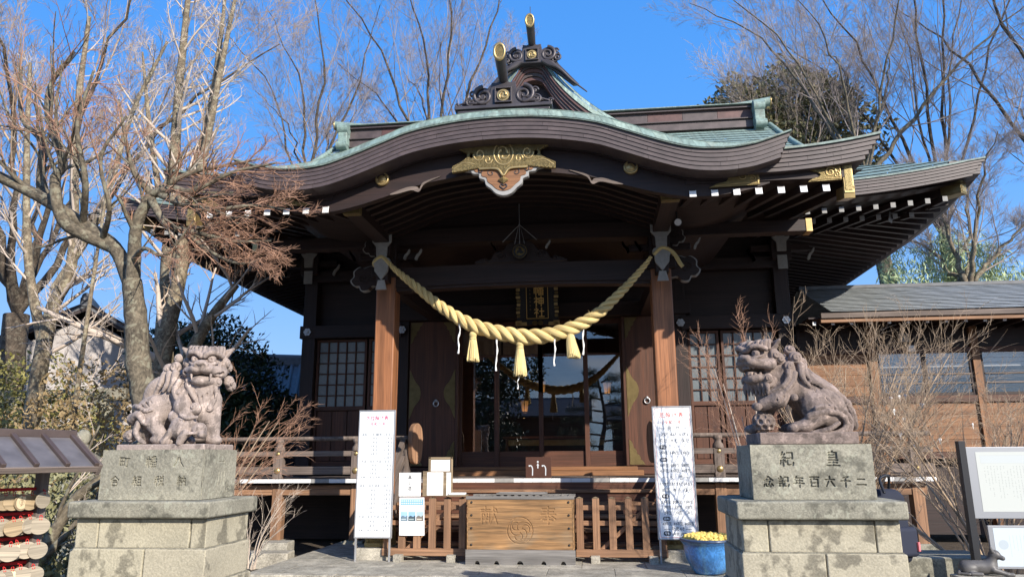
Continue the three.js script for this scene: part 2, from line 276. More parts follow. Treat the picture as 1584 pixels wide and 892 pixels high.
// spiral in the plane z = 0, as points
function spiral(cx, cy, r, turns, a0 = 0, dir = 1, z = 0, rmin = 0.15, n = 26) { const o = []; for (let i = 0; i <= n; i++) { const t = i / n, R = r * mix(1, rmin, t), a = a0 + dir * t * turns * Math.PI * 2; o.push([cx + R * Math.cos(a), cy + R * Math.sin(a), z]); } return o; }
// three-comma crest as raised commas on a disc; faces +z
function tomoe(r, depth) {
  const o = [];
  for (let k = 0; k < 3; k++) {
    const a0 = k * Math.PI * 2 / 3, pts = [], rad2 = []; const n = 16;
    for (let i = 0; i <= n; i++) { const t = i / n, a = a0 + t * 2.6, R = mix(0.42, 0.84, Math.pow(t, 0.8)) * r; pts.push(V(R * Math.cos(a), R * Math.sin(a), depth)); rad2.push(r * mix(0.27, 0.035, Math.pow(t, 0.7))); }
    const tb = new Tubes(); tb.add(pts, rad2, 8, true); o.push(tb.geo().scale(1, 1, 1));
  }
  return merge(o);
}
function tomoeRing(r, tube) { return new THREE.TorusGeometry(r, tube, 6, 32); }

// ------------------------------------------------------------------ hand-lettering: strokes on a 10 x 10 grid
const ITO = '2.5,.3 1.2,2.2 3,2.8/3.8,1.6 1,4.6 4.2,4.2/2.6,4.4 2.6,9.7/1.2,6 .6,8.2/3.8,5.8 4.4,7.6/', NOGI = '4,.5 1,1.5/.4,3.2 4.6,3.2/2.5,1.2 2.5,9.8/2.4,3.4 .4,6.8/2.6,3.8 4.4,5.8/', SHIME = '2,.2 2.8,1.4/.6,2.4 4.2,2.4 .6,6/2.4,4.4 2.4,9.8/3,5 4,6/';
const KJ = {
  皇: '5,0 4,1/2.5,1 2.5,4.5/2.5,1 7.5,1 7.5,4.5/2.5,2.7 7.5,2.7/2.5,4.4 7.5,4.4/2,6 8,6/2.3,7.8 7.7,7.8/1,9.7 9,9.7/5,6 5,9.7', 紀: ITO + '5.5,1 9,1 9,4.6/5.5,4.6 9,4.6/5.5,4.6 5.5,8.4 6,9.2 9,9.2 9.5,7.6',
  二: '2,3 8,3/1,8 9,8', 千: '7.5,.8 3,2/1,4.6 9,4.6/5,1.6 5,9.8', 六: '5,.3 5,2/1,3.2 9,3.2/3.8,4.6 1.5,9.3/6,4.6 8.8,9.2', 百: '1,1 9,1/5,1 4,3/2,3 2,9.6/2,3 8,3 8,9.6/2,6.2 8,6.2/2,9.4 8,9.4',
  年: '3,.3 1.2,3/2.6,1.8 8.5,1.8/2.6,4.2 8,4.2/2.6,4.2 2.6,6.6/.6,6.6 9.4,6.6/5.5,1.8 5.5,9.9', 記: '2.4,.2 3.2,1.2/.6,2 4.8,2/1.2,3.5 4.3,3.5/1.2,5 4.3,5/1.2,6.5 1.2,9.4/1.2,6.5 4.3,6.5 4.3,9.4/1.2,9.2 4.3,9.2/5.8,1 9,1 9,4.6/5.8,4.6 9,4.6/5.8,4.6 5.8,8.6 6.3,9.2 9,9.2 9.5,7.6',
  念: '5,.2 1,3.6/5,.2 9,3.6/3,3 7,3/3,4.4 6.6,4.4 5.4,6/1.4,7.4 .8,9/2.8,7 3.2,9 4.4,9.5 6.8,9.4 7.2,8/4.8,6.6 5.4,7.8/8,6.8 9.2,8.6', 八: '4,1.5 3,5.5 .8,9/5.6,1.5 6.8,5.5 9.4,9',
  幡: '.6,3 .6,8/.6,3 3.8,3 3.8,7.6/2.2,.5 2.2,9.8/8.6,.3 5,1.2/4.8,2.7 9.6,2.7/7.1,.9 7.1,5/5.6,1.5 6,2.3/8.6,1.2 8.1,2.2/7,2.8 4.8,5/7.2,2.8 9.6,5/5.2,5.6 5.2,9.7/5.2,5.6 9.2,5.6 9.2,9.7/5.2,7.6 9.2,7.6/5.2,9.5 9.2,9.5/7.2,5.6 7.2,9.5',
  町: '.8,1.5 .8,8/.8,1.5 4.8,1.5 4.8,8/.8,4.7 4.8,4.7/.8,7.8 4.8,7.8/2.8,1.5 2.8,7.8/5.6,2 9.8,2/7.8,2 7.8,9.4 6.8,8.8', 納: ITO + '5,2.4 5,9.8/5,2.4 9.3,2.4 9.3,9.4 8.6,9/7.1,.4 7.1,4.4 5.8,7/7.2,4.4 8.4,6.4',
  税: NOGI + '5.8,.4 6.5,1.8/9,.4 8.2,1.8/5.7,2.4 5.7,5/5.7,2.4 9.2,2.4 9.2,5/5.7,5 9.2,5/6.5,5 6.2,7.6 4.8,9.6/8.2,5 8.2,9 9.6,9.2 9.8,7.8', 組: ITO + '5.8,1 5.8,9.2/5.8,1 9,1 9,9.2/5.8,3.6 9,3.6/5.8,6.3 9,6.3/4.8,9.3 9.9,9.3',
  合: '5,.2 .8,4/5,.2 9.2,4/3,4.4 7,4.4/2.6,6 2.6,9.7/2.6,6 7.4,6 7.4,9.7/2.6,9.5 7.4,9.5', 奉: '1.5,1.5 8.5,1.5/2.2,3 7.8,3/.8,4.6 9.2,4.6/5,.2 4.6,4 1,7.2/5.8,4.6 9,7.2/3,6.4 7,6.4/2.6,8 7.4,8/5,5.4 5,9.9',
  献: '.5,1.8 5.5,1.8/3,.3 3,3.2/.8,3.2 .8,9.8/.8,3.2 5.2,3.2 5.2,9.5/2,4.4 2.5,5.4/4,4.4 3.5,5.4/1.8,6 4.2,6/1.6,7.6 4.4,7.6/3,6 3,9.4/6,3.4 9.8,3.4/7.8,.6 7.6,5 5.8,9.6/7.8,4 9.8,9.6/8.8,1.2 9.5,2.2',
  神: SHIME + '5.2,2 5.2,7.2/5.2,2 9.4,2 9.4,7.2/5.2,4.6 9.4,4.6/5.2,7.1 9.4,7.1/7.3,.2 7.3,9.9', 社: SHIME + '5.6,4 9.6,4/7.5,.8 7.5,9.3/5,9.3 9.9,9.3', 方: '5,.2 5,1.8/.8,2 9.2,2/4.4,2 4,6 1.4,9.6/4.2,4.6 8,4.6 7.4,9.2 5.8,8.8',
  位: '3,.3 .6,4.6/2,2.8 2,9.8/6.6,.6 6.6,2/4.2,2.6 9.4,2.6/5.2,4 6,8/8.6,3.8 7.4,8.8/3.8,9.2 9.8,9.2', 除: '.8,.6 .8,9.8/.8,.6 3.4,.6 2.2,3.6 3.6,5.6 2,7/6.6,.3 3.6,4/6.6,.3 9.8,4/5,4.2 8.4,4.2/4.2,6 9.4,6/6.8,4.2 6.8,9.4 5.8,9/5,7 4,9/8.4,7 9.6,8.8',
  け: '1.6,1 1,5 1.6,9/4,3.2 9.4,3.2/7,.8 7.2,5.5 5.4,9.4', 表: '1.5,1.2 8.5,1.2/2.2,2.8 7.8,2.8/.8,4.4 9.2,4.4/5,.2 5,4.4/4.6,4.4 .8,7.4/3,6 3,9.2 5,8.4/8.2,5.4 6,6.8/5,4.6 9.4,9.6', 厄: '1.4,1 9,1/1.6,1 1.4,6 .4,9.6/3.6,3.2 3.6,8.6 4.6,9.4 9,9.4 9.4,8/3.6,3.2 7.8,3.2 7.8,6.4 6.6,6',
  令: '5,.2 .6,4.4/5,.2 9.4,4.4/5,2.8 5,4/2.4,5.2 7.6,5.2 5.6,7.6/4.4,6.6 6.8,9.6', 和: NOGI + '5.6,2.4 5.6,8.4/5.6,2.4 9.2,2.4 9.2,8.4/5.6,8.2 9.2,8.2', 男: '1.8,.6 1.8,5/1.8,.6 8.2,.6 8.2,5/1.8,2.8 8.2,2.8/1.8,4.9 8.2,4.9/5,.6 5,4.9/.8,6.4 8.4,6.4 7.6,9.6 6.2,9/4.6,5 4.2,7.6 1.4,9.8',
  性: '2,.3 2,9.8/.8,2.6 .6,4.6/3.2,2.2 3.7,3.8/5.4,.8 4.4,4/5,2.6 9.2,2.6/5,5.6 8.8,5.6/4,9.2 9.8,9.2/7,.3 7,9.2', 女: '4,.4 2.4,5.6 7.8,9.6/7.4,2.8 5.6,7 1,9.6/.6,3 9.4,3', 昭: '.8,1.2 .8,8.6/.8,1.2 3.6,1.2 3.6,8.6/.8,4.8 3.6,4.8/.8,8.4 3.6,8.4/4.8,1 9.2,1 8.8,4 7.8,3.8/6.6,1 4.6,4.4/5.2,5.4 5.2,9.6/5.2,5.4 9,5.4 9,9.6/5.2,9.4 9,9.4',
  平: '1.4,1 8.6,1/2.6,2.4 3.4,4.2/7.6,2.4 6.6,4.2/.6,5.4 9.4,5.4/5,1 5,9.8', 成: '1.6,2.6 9.4,2.6/1.6,2.6 1.4,6 .4,9.4/1.8,5 4.4,5 4,8 3,7.6/5.8,.3 6.4,5 8.4,9 9.4,9.2 9.6,7.4/8.8,4.4 5,9.4/7.8,.6 8.8,1.4', 生: '2.6,.6 1.2,4/2.2,2.6 8.8,2.6/2,5.8 8.2,5.8/.6,9.3 9.4,9.3/5,.3 5,9.3',
  才: '1,3 9,3/6,.4 6,9.4 4.6,8.8/6,3.2 1.4,8', 本: '.8,2.8 9.2,2.8/5,.2 5,9.8/4.8,3 .6,7.4/5.2,3 9.4,7.4/3,7 7,7', 前: '3,.2 3.8,1.6/7,.2 6.2,1.6/.6,2.2 9.4,2.2/1.4,3.8 1.4,9.8/1.4,3.8 4.6,3.8 4.6,9.6/1.4,5.6 4.6,5.6/1.4,7.4 4.6,7.4/6.4,4 6.4,8/8.8,3.4 8.8,9.6 7.8,9.2',
  後: '3,.3 .8,2.6/3.4,2.4 .6,5.4/2.2,4.4 2.2,9.8/6.6,.3 4.8,2.2 7,3.2/8.6,1.6 5,5 8.8,4.6/6.4,5.2 4.4,8/5.8,6 9,6 4.4,9.8/6,7 9.6,9.8', 幼: '2.4,.3 .8,2.6 2.8,3.6/4,1.8 .6,6.8 4,6.2/3.6,5 4.4,7.6/5,2.8 9.2,2.8 8.6,9.4 7,8.8/7,.4 6.6,5 4.4,9.6', 児: '2.4,.6 2.4,5/4.4,1 8.4,1 8.4,5/4.4,1 4.4,4.8/4.4,2.9 8.4,2.9/4.4,4.8 8.4,4.8/3.6,5.8 3.2,8 1,9.8/6.4,5.6 6.4,9 9.2,9.2 9.6,7.6',
  上: '4.6,.6 4.6,9/4.6,4.6 8.4,4.6/.8,9.2 9.2,9.2', 黒: '2,.6 2,4.6/2,.6 8,.6 8,4.6/2,2.6 8,2.6/2,4.5 8,4.5/5,.6 5,7/1.4,5.8 8.6,5.8/.6,7.2 9.4,7.2/1.6,8.2 1,9.6/3.8,8.2 4.2,9.4/6,8.2 6.4,9.4/8.2,8.2 9.2,9.6', 酒: '1,1 2,2/.6,3.8 1.6,4.8/2,6 .8,9.4/3,1.2 9.6,1.2/3.6,3 3.6,9.6/3.6,3 9,3 9,9.6/3.6,9.4 9,9.4/5.4,1.2 5.2,5/7.2,1.2 7.2,5 8.6,5.4/3.8,7.2 9,7.2',
  一: '1,5 9,5', 川: '2,1 1.6,6 .6,9.4/5,1.4 5,8.6/8.6,1 8.6,9.6',
};
function kanji(c, ch, x, y, s, w) {         // canvas context, character, top-left corner, size, stroke width
  if (!KJ[ch]) { c.save(); c.font = 'bold ' + s * 1.0 + 'px sans-serif'; c.textBaseline = 'alphabetic'; c.fillText(ch, x + s * 0.12, y + s * 0.92); c.restore(); return; }
  c.lineWidth = w; c.lineCap = 'round'; c.lineJoin = 'round';
  for (const st of KJ[ch].split('/')) { if (!st) continue; c.beginPath(); st.split(' ').forEach((q, i) => { const [a, b] = q.split(',').map(Number); i ? c.lineTo(x + a * s / 10, y + b * s / 10) : c.moveTo(x + a * s / 10, y + b * s / 10); }); c.stroke(); }
}
function write(c, text, x, y, s, w, adv = s * 1.1, narrow = 0.66) { for (const ch of text) { if (ch === ' ') { x += adv * 0.5; continue; } kanji(c, ch, x, y, s, w); x += KJ[ch] ? adv : adv * narrow; } return x; }
function canvasTex(w, h, draw) { const cv = document.createElement('canvas'); cv.width = w; cv.height = h; const c = cv.getContext('2d'); draw(c, w, h); const t = new THREE.CanvasTexture(cv); t.colorSpace = THREE.SRGBColorSpace; t.anisotropy = 4; return t; }
function printMat(w, h, draw, o = {}) { return std({ map: canvasTex(w, h, draw), roughness: 0.6, ...o }); }
// a slab face cut from a drawn height map: black strokes are grooves `depth` deep; faces +z, centred
function carved(w, h, nx, ny, depth, draw, uvo = 0, rough = 0) {
  const cv = document.createElement('canvas'); cv.width = nx * 2; cv.height = ny * 2; const c = cv.getContext('2d'); c.fillStyle = '#fff'; c.fillRect(0, 0, nx * 2, ny * 2); c.strokeStyle = c.fillStyle = '#000'; draw(c, nx * 2, ny * 2);
  const im = c.getImageData(0, 0, nx * 2, ny * 2).data, at = (i, j) => { i = clamp(i, 0, nx * 2 - 1) | 0; j = clamp(j, 0, ny * 2 - 1) | 0; return im[(j * nx * 2 + i) * 4] / 255; };
  const g = surf((u, v) => { const i = u * nx * 2, j = (1 - v) * ny * 2, e = (at(i, j) + at(i - 1, j) + at(i + 1, j) + at(i, j - 1) + at(i, j + 1)) / 5, ed = Math.min(u, v, 1 - u, 1 - v) < 1e-6 ? 0 : 1; return [(u - 0.5) * w, (v - 0.5) * h, -(1 - e) * depth * ed + rough * ed * (n3(u * w * 40, v * h * 40, uvo) - 0.5)]; }, nx, ny, [w, h]);
  const uv = g.attributes.uv; for (let i = 0; i < uv.count; i++) uv.setXY(i, uv.getX(i) + uvo, uv.getY(i) + uvo * 0.37); return g;
}
// crisp plate of given outline with a dark or light face, thickness towards +z
function plate(shape, t, bevel = 0.003) { return extrude(shape, t, bevel); }
function leafGeo(pos, dirs, size, rng, sx = 0.45) {          // many single leaves (two triangles, folded)
  const p = [], idx = []; const a = V(0, 0, 0), b = V(0, 0, 0), c = V(0, 0, 0); let k = 0;
  for (let i = 0; i < pos.length; i++) {
    const s = size * (0.6 + rng() * 0.8); a.set(rng() - 0.5, rng() - 0.5, rng() - 0.5); if (dirs) a.multiplyScalar(1 - dirs).add(V(0, -dirs, 0)); a.normalize(); b.set(rng() - 0.5, rng() - 0.5, rng() - 0.5).cross(a).normalize(); c.crossVectors(a, b);
    const q = pos[i], w = s * sx;
    p.push(q.x, q.y, q.z, q.x + a.x * s * 0.5 + b.x * w * 0.5 + c.x * w * 0.2, q.y + a.y * s * 0.5 + b.y * w * 0.5 + c.y * w * 0.2, q.z + a.z * s * 0.5 + b.z * w * 0.5 + c.z * w * 0.2, q.x + a.x * s, q.y + a.y * s, q.z + a.z * s, q.x + a.x * s * 0.5 - b.x * w * 0.5 + c.x * w * 0.2, q.y + a.y * s * 0.5 - b.y * w * 0.5 + c.y * w * 0.2, q.z + a.z * s * 0.5 - b.z * w * 0.5 + c.z * w * 0.2);
    idx.push(k, k + 1, k + 2, k, k + 2, k + 3); k += 4;
  }
  const g = new THREE.BufferGeometry(); g.setAttribute('position', new THREE.Float32BufferAttribute(p, 3)); g.setIndex(idx); g.computeVertexNormals(); return g;
}
// ================================================================== SETTING
{
  const g = new THREE.PlaneGeometry(360, 360, 1, 1); g.rotateX(-Math.PI / 2); g.translate(0, -0.16, -20); const uv = g.attributes.uv; for (let i = 0; i < uv.count; i++) uv.setXY(i, uv.getX(i) * 360, uv.getY(i) * 360);
  struct('ground', g, M.soil);
  const c = new THREE.PlaneGeometry(30, 26, 1, 1); c.rotateX(-Math.PI / 2); c.translate(0, -0.152, 14.46); const uc = c.attributes.uv; for (let i = 0; i < uc.count; i++) uc.setXY(i, uc.getX(i) * 30, uc.getY(i) * 26);
  struct('forecourt', c, M.gravel);
  // raised stone platform in front of the hall: bedding, front kerbs, slabs with open joints
  const pf = struct('stone_platform', boxb(-3.62, 3.62, -0.16, -0.012, -2.6, 1.30, 0), M.kerb);
  const rg = rngOf(5); let k = 0;
  for (let x = -3.62; x < 3.6; k++) { const w = Math.min(1.05 + rg() * 0.3, 3.62 - x); part('kerb_stone', boxb(x + 0.003, x + w - 0.003, -0.155, 0.001, 1.302, 1.46, 0.012), k % 2 ? M.kerb : M.paver2, pf); x += w; }
  const rows = [[0.62, 1.298], [-0.08, 0.616], [-0.85, -0.084], [-1.7, -0.854], [-2.58, -1.704]];
  rows.forEach(([z0, z1], r) => { let x = -3.62 + (r % 2 ? 0.0 : -0.45); while (x < 3.6) { const x1 = Math.min(x + 0.9, 3.62), x0 = Math.max(x, -3.62); if (x1 - x0 > 0.1) part('paving_slab', boxb(x0 + 0.003, x1 - 0.003, -0.05, (rg() - 0.5) * 0.003, z0, z1, 0.005), rg() > 0.5 ? M.paver : M.paver2, pf); x += 0.9; } });
}
// low kerb stones beside the platform
{
  const t = thing('stone_kerb', 'pale low stone kerb beside the platform under the left veranda', 'kerb', [-4.15, -0.16, -0.35]);
  part('kerb_block', box(0.95, 0.24, 0.4, 0, 0.12, 0.1, 0, 0.12, 0, 0.02), M.kerb, t); part('kerb_block', box(0.42, 0.34, 0.4, 0.05, 0.17, -0.42, 0, 0.1, 0, 0.02), M.paver2, t);
  part('kerb_block', box(0.7, 0.16, 0.5, -0.9, 0.08, -0.2, 0, -0.1, 0, 0.02), M.granite, t);
}
// ================================================================== WORSHIP HALL
const hall = thing('worship_hall', 'dark timber shrine hall with curved gable porch and green copper roof', 'shrine hall');
const WZ = -4.2, VY = 1.14, VZ = -2.0;      // wall plane, veranda height and front
// ------------------------------------------------------------------ walls, closed on all sides
{
  const w = part('wall', [boxb(-5.2, -2.86, 4.02, 6.3, WZ - 0.25, WZ - 0.08, 0), boxb(2.86, 5.2, 4.02, 6.3, WZ - 0.25, WZ - 0.08, 0), boxb(-2.9, 2.9, 4.42, 6.3, WZ - 0.25, WZ - 0.08, 0),
    boxb(-5.2, -5.02, 0.1, 6.3, -12.2, WZ - 0.25, 0), boxb(5.02, 5.2, 0.1, 6.3, -12.2, WZ - 0.25, 0), boxb(-5.2, 5.2, 0.1, 6.3, -12.4, -12.2, 0), boxb(-5.0, 5.0, 0, VY - 0.12, WZ - 0.3, WZ - 0.2, 0),
    boxb(-5.2, 5.2, 6.3, 6.4, -12.4, WZ, 0)], M.dark, hall);
  for (const x of [-5.1, 5.1]) for (const z of [WZ, -8.2, -12.2]) part('corner_post', boxb(x - 0.15, x + 0.15, 0.05, 6.1, z - 0.15, z + 0.15, 0.012), M.dark, hall);
  for (const x of [-2.98, 2.98]) part('wall_post', boxb(x - 0.13, x + 0.13, 0.05, 6.05, WZ - 0.18, WZ + 0.1, 0.012), M.dark, hall);
  for (const [y0, y1, d] of [[4.08, 4.36, 0.18], [5.35, 5.6, 0.16], [1.16, 1.34, 0.16]]) for (const s of [-1, 1]) part('tie_beam', boxb(s > 0 ? 3.0 : -5.3, s > 0 ? 5.3 : -3.0, y0, y1, WZ - 0.06, WZ + d, 0.008), M.dark, hall);
  part('door_lintel', boxb(-3.2, 3.2, 4.42, 4.72, WZ - 0.05, WZ + 0.17, 0.008), M.dark, hall); part('door_sill', boxb(-2.9, 2.9, 1.15, 1.3, WZ - 0.3, WZ + 0.25, 0.008), M.brown, hall);
  // six-petal nail covers on the corner posts
  for (const s of [-1, 1]) for (const x of [5.12, 2.98]) { const g = [cyl(0.028, 0.03, 0.03, 0, 0, 0.03, 10, Math.PI / 2)]; for (let k = 0; k < 6; k++) g.push(cyl(0.034, 0.038, 0.022, Math.cos(k * 1.047) * 0.05, Math.sin(k * 1.047) * 0.05, 0.012, 10, Math.PI / 2)); const m = part('nail_cover', merge(g), M.silver, hall); m.position.set(s * x, 4.22, WZ + 0.185); }
  // side wall studs
  for (const s of [-1, 1]) for (let z = -6.2; z > -12; z -= 2) part('stud', boxb(s * 5.2 - 0.06, s * 5.2 + 0.06, 1.2, 6, z - 0.09, z + 0.09, 0.01), M.dark, hall);
  part('interior_lining', [boxb(-5.0, 5.0, 1.1, 1.24, -12.2, WZ - 0.3, 0), boxb(-5.0, 5.0, 5.0, 5.1, -12.2, WZ - 0.26, 0), boxb(-5.0, 5.0, 1.2, 5, -9.3, -9.2, 0)], M.dark, hall);
}
// ------------------------------------------------------------------ lattice windows beside the doors (two leaves each side)
{
  const paneG = new Map();
  for (const s of [-1, 1]) for (const [a, b, nc] of [[3.12, 3.76, 3], [3.80, 4.94, 5]]) {
    const x0 = s > 0 ? a : -b, x1 = s > 0 ? b : -a, y0 = 2.6, y1 = 4.06, z = WZ;
    const wn = part('lattice_window', [boxb(x0, x0 + 0.055, 1.34, y1, z - 0.04, z + 0.03), boxb(x1 - 0.055, x1, 1.34, y1, z - 0.04, z + 0.03), boxb(x0, x1, y1 - 0.05, y1, z - 0.038, z + 0.032), boxb(x0, x1, y0 - 0.09, y0, z - 0.038, z + 0.032), boxb(x0, x1, 1.34, 1.44, z - 0.038, z + 0.032)], M.brown, hall);
    const iw = (x1 - x0 - 0.11), ih = y1 - 0.05 - y0, nr = 6, cw = iw / nc, chh = ih / nr;
    for (let i = 1; i < nc; i++) part('muntin', boxb(x0 + 0.055 + i * cw - 0.012, x0 + 0.055 + i * cw + 0.012, y0, y1 - 0.05, z - 0.02, z + 0.022, 0.003), M.brown, wn);
    for (let j = 1; j < nr; j++) part('muntin', boxb(x0 + 0.055, x1 - 0.055, y0 + j * chh - 0.012, y0 + j * chh + 0.012, z - 0.018, z + 0.018, 0.003), M.brown, wn);
    const key = cw.toFixed(3); if (!paneG.has(key)) paneG.set(key, muv(new THREE.BoxGeometry(cw - 0.005, chh - 0.005, 0.006)));
    for (let i = 0; i < nc; i++) for (let j = 0; j < nr; j++) { const p = part('pane', paneG.get(key), M.shoji, wn); p.position.set(x0 + 0.055 + (i + 0.5) * cw, y0 + (j + 0.5) * chh, z - 0.024); }
    const np = nc > 3 ? 3 : 2; for (let i = 0; i < np; i++) { const u0 = x0 + 0.06 + (x1 - x0 - 0.12) * i / np, u1 = x0 + 0.06 + (x1 - x0 - 0.12) * (i + 1) / np; part('door_panel', boxb(u0 + 0.008, u1 - 0.008, 1.45, 2.5, z - 0.03, z - 0.008, 0.004), M.brown, wn); }
    part('back_board', boxb(x0, x1, 1.34, y1, z - 0.07, z - 0.045, 0), M.dark, wn);
  }
}
// ------------------------------------------------------------------ folded door leaves with pressed metal fittings
{
  const bro = (pts) => plate(splineShape(pts, 40), 0.006, 0.002);
  for (const s of [-1, 1]) {
    const x0 = s > 0 ? 1.80 : -2.82, x1 = s > 0 ? 2.82 : -1.80, y0 = 1.32, y1 = 4.4, z = WZ + 0.02;
    const lf = part('door_leaf', [boxb(x0, x1, y0, y1, z, z + 0.06, 0.006), boxb(s > 0 ? x0 - 0.05 : x1, s > 0 ? x0 : x1 + 0.05, y0, y1, z - 0.02, z + 0.1, 0.006)], M.brown, hall);
    const cor = (cx, cy, sx, sy, mat, w = 0.26, h = 0.46) => { const sh = new THREE.Shape(); sh.moveTo(0, 0); sh.lineTo(w, 0); sh.quadraticCurveTo(w * 0.95, h * 0.12, w * 0.72, h * 0.2); sh.quadraticCurveTo(w * 0.75, h * 0.36, w * 0.5, h * 0.42); sh.quadraticCurveTo(w * 0.5, h * 0.62, w * 0.28, h * 0.66); sh.quadraticCurveTo(w * 0.26, h * 0.9, 0, h); sh.closePath(); const g = plate(sh, 0.006, 0.002); g.scale(sx, sy, 1); if (sx * sy < 0) { const ix = g.attributes.position.array; for (let i = 0; i < ix.length; i += 9) for (let k = 0; k < 3; k++) { const t = ix[i + 3 + k]; ix[i + 3 + k] = ix[i + 6 + k]; ix[i + 6 + k] = t; } g.computeVertexNormals(); } g.translate(cx, cy, z + 0.063); const m = part('corner_fitting', g, mat, lf); return m; };
    cor(x0 + 0.02, y1 - 0.02, 1, -1, M.goldDull); cor(x1 - 0.02, y1 - 0.02, -1, -1, M.goldDull); cor(x0 + 0.02, y0 + 0.02, 1, 1, M.goldDull, 0.3, 0.5); cor(x1 - 0.02, y0 + 0.02, -1, 1, M.goldDull, 0.3, 0.5);
    for (const [cx, d] of [[x0 + 0.015, 1], [x1 - 0.015, -1]]) { const sh = new THREE.Shape(); sh.moveTo(0, -0.55); sh.bezierCurveTo(0.07, -0.4, 0.08, -0.3, 0.16, -0.22); sh.bezierCurveTo(0.27, -0.1, 0.27, 0.1, 0.16, 0.2); sh.bezierCurveTo(0.08, 0.28, 0.07, 0.38, 0, 0.5); sh.closePath(); const g = plate(sh, 0.005, 0.002); if (d < 0) g.rotateY(Math.PI).translate(0, 0, 0.005); g.translate(cx, 2.85, z + 0.063); part('hinge_fitting', g, M.goldDull, lf); }
    const k = part('pull_ring', [new THREE.TorusGeometry(0.055, 0.013, 8, 20), place(new THREE.SphereGeometry(0.035, 12, 8), 0, 0.06, 0.0)], M.silver, lf); k.position.set(s > 0 ? x0 + 0.42 : x1 - 0.42, 2.62, z + 0.09);
    const rs = part('nail_cover', [cyl(0.05, 0.06, 0.03, 0, 0, 0, 8, Math.PI / 2), cyl(0.025, 0.03, 0.03, 0, 0, 0.02, 8, Math.PI / 2)], M.bronze, hall); rs.position.set((x0 + x1) / 2, 4.5, WZ + 0.185);
  }
}
// ------------------------------------------------------------------ glazed sliding doors
{
  const X = [-1.80, -0.95, 0.0, 0.97, 1.80], y0 = 1.3, y1 = 4.4;
  for (let i = 0; i < 4; i++) {
    const z = WZ - 0.14 - (i === 1 || i === 2 ? 0.055 : 0), a = X[i] - (i ? 0.05 : 0), b = X[i + 1] + (i < 3 ? 0.05 : 0);
    const d = part('sliding_door', [boxb(a, a + 0.1, y0, y1, z - 0.02, z + 0.025), boxb(b - 0.1, b, y0, y1, z - 0.02, z + 0.025), boxb(a + 0.1, b - 0.1, y0, y0 + 0.32, z - 0.018, z + 0.022), boxb(a + 0.1, b - 0.1, y1 - 0.1, y1, z - 0.018, z + 0.022)], M.brown, hall);
    part('glass_pane', boxb(a + 0.098, b - 0.098, y0 + 0.318, y1 - 0.098, z - 0.003, z + 0.003, 0), M.glass, d);
    part('mid_rail', boxb(a + 0.1, b - 0.1, 3.62, 3.66, z - 0.012, z + 0.016, 0.003), M.brown, d);
  }
}
// cloth valance and furniture just inside
{
  for (let i = 0; i < 2; i++) { const x0 = -1.75 + i * 0.9; part('door_curtain', surf((u, v) => [x0 + u * 0.86, 3.72 + v * 0.55, WZ - 0.5 + 0.02 * Math.sin(u * 26)], 40, 2), std({ color: lin(0.30, 0.20, 0.13), roughness: 1, side: THREE.DoubleSide }), hall); }
}
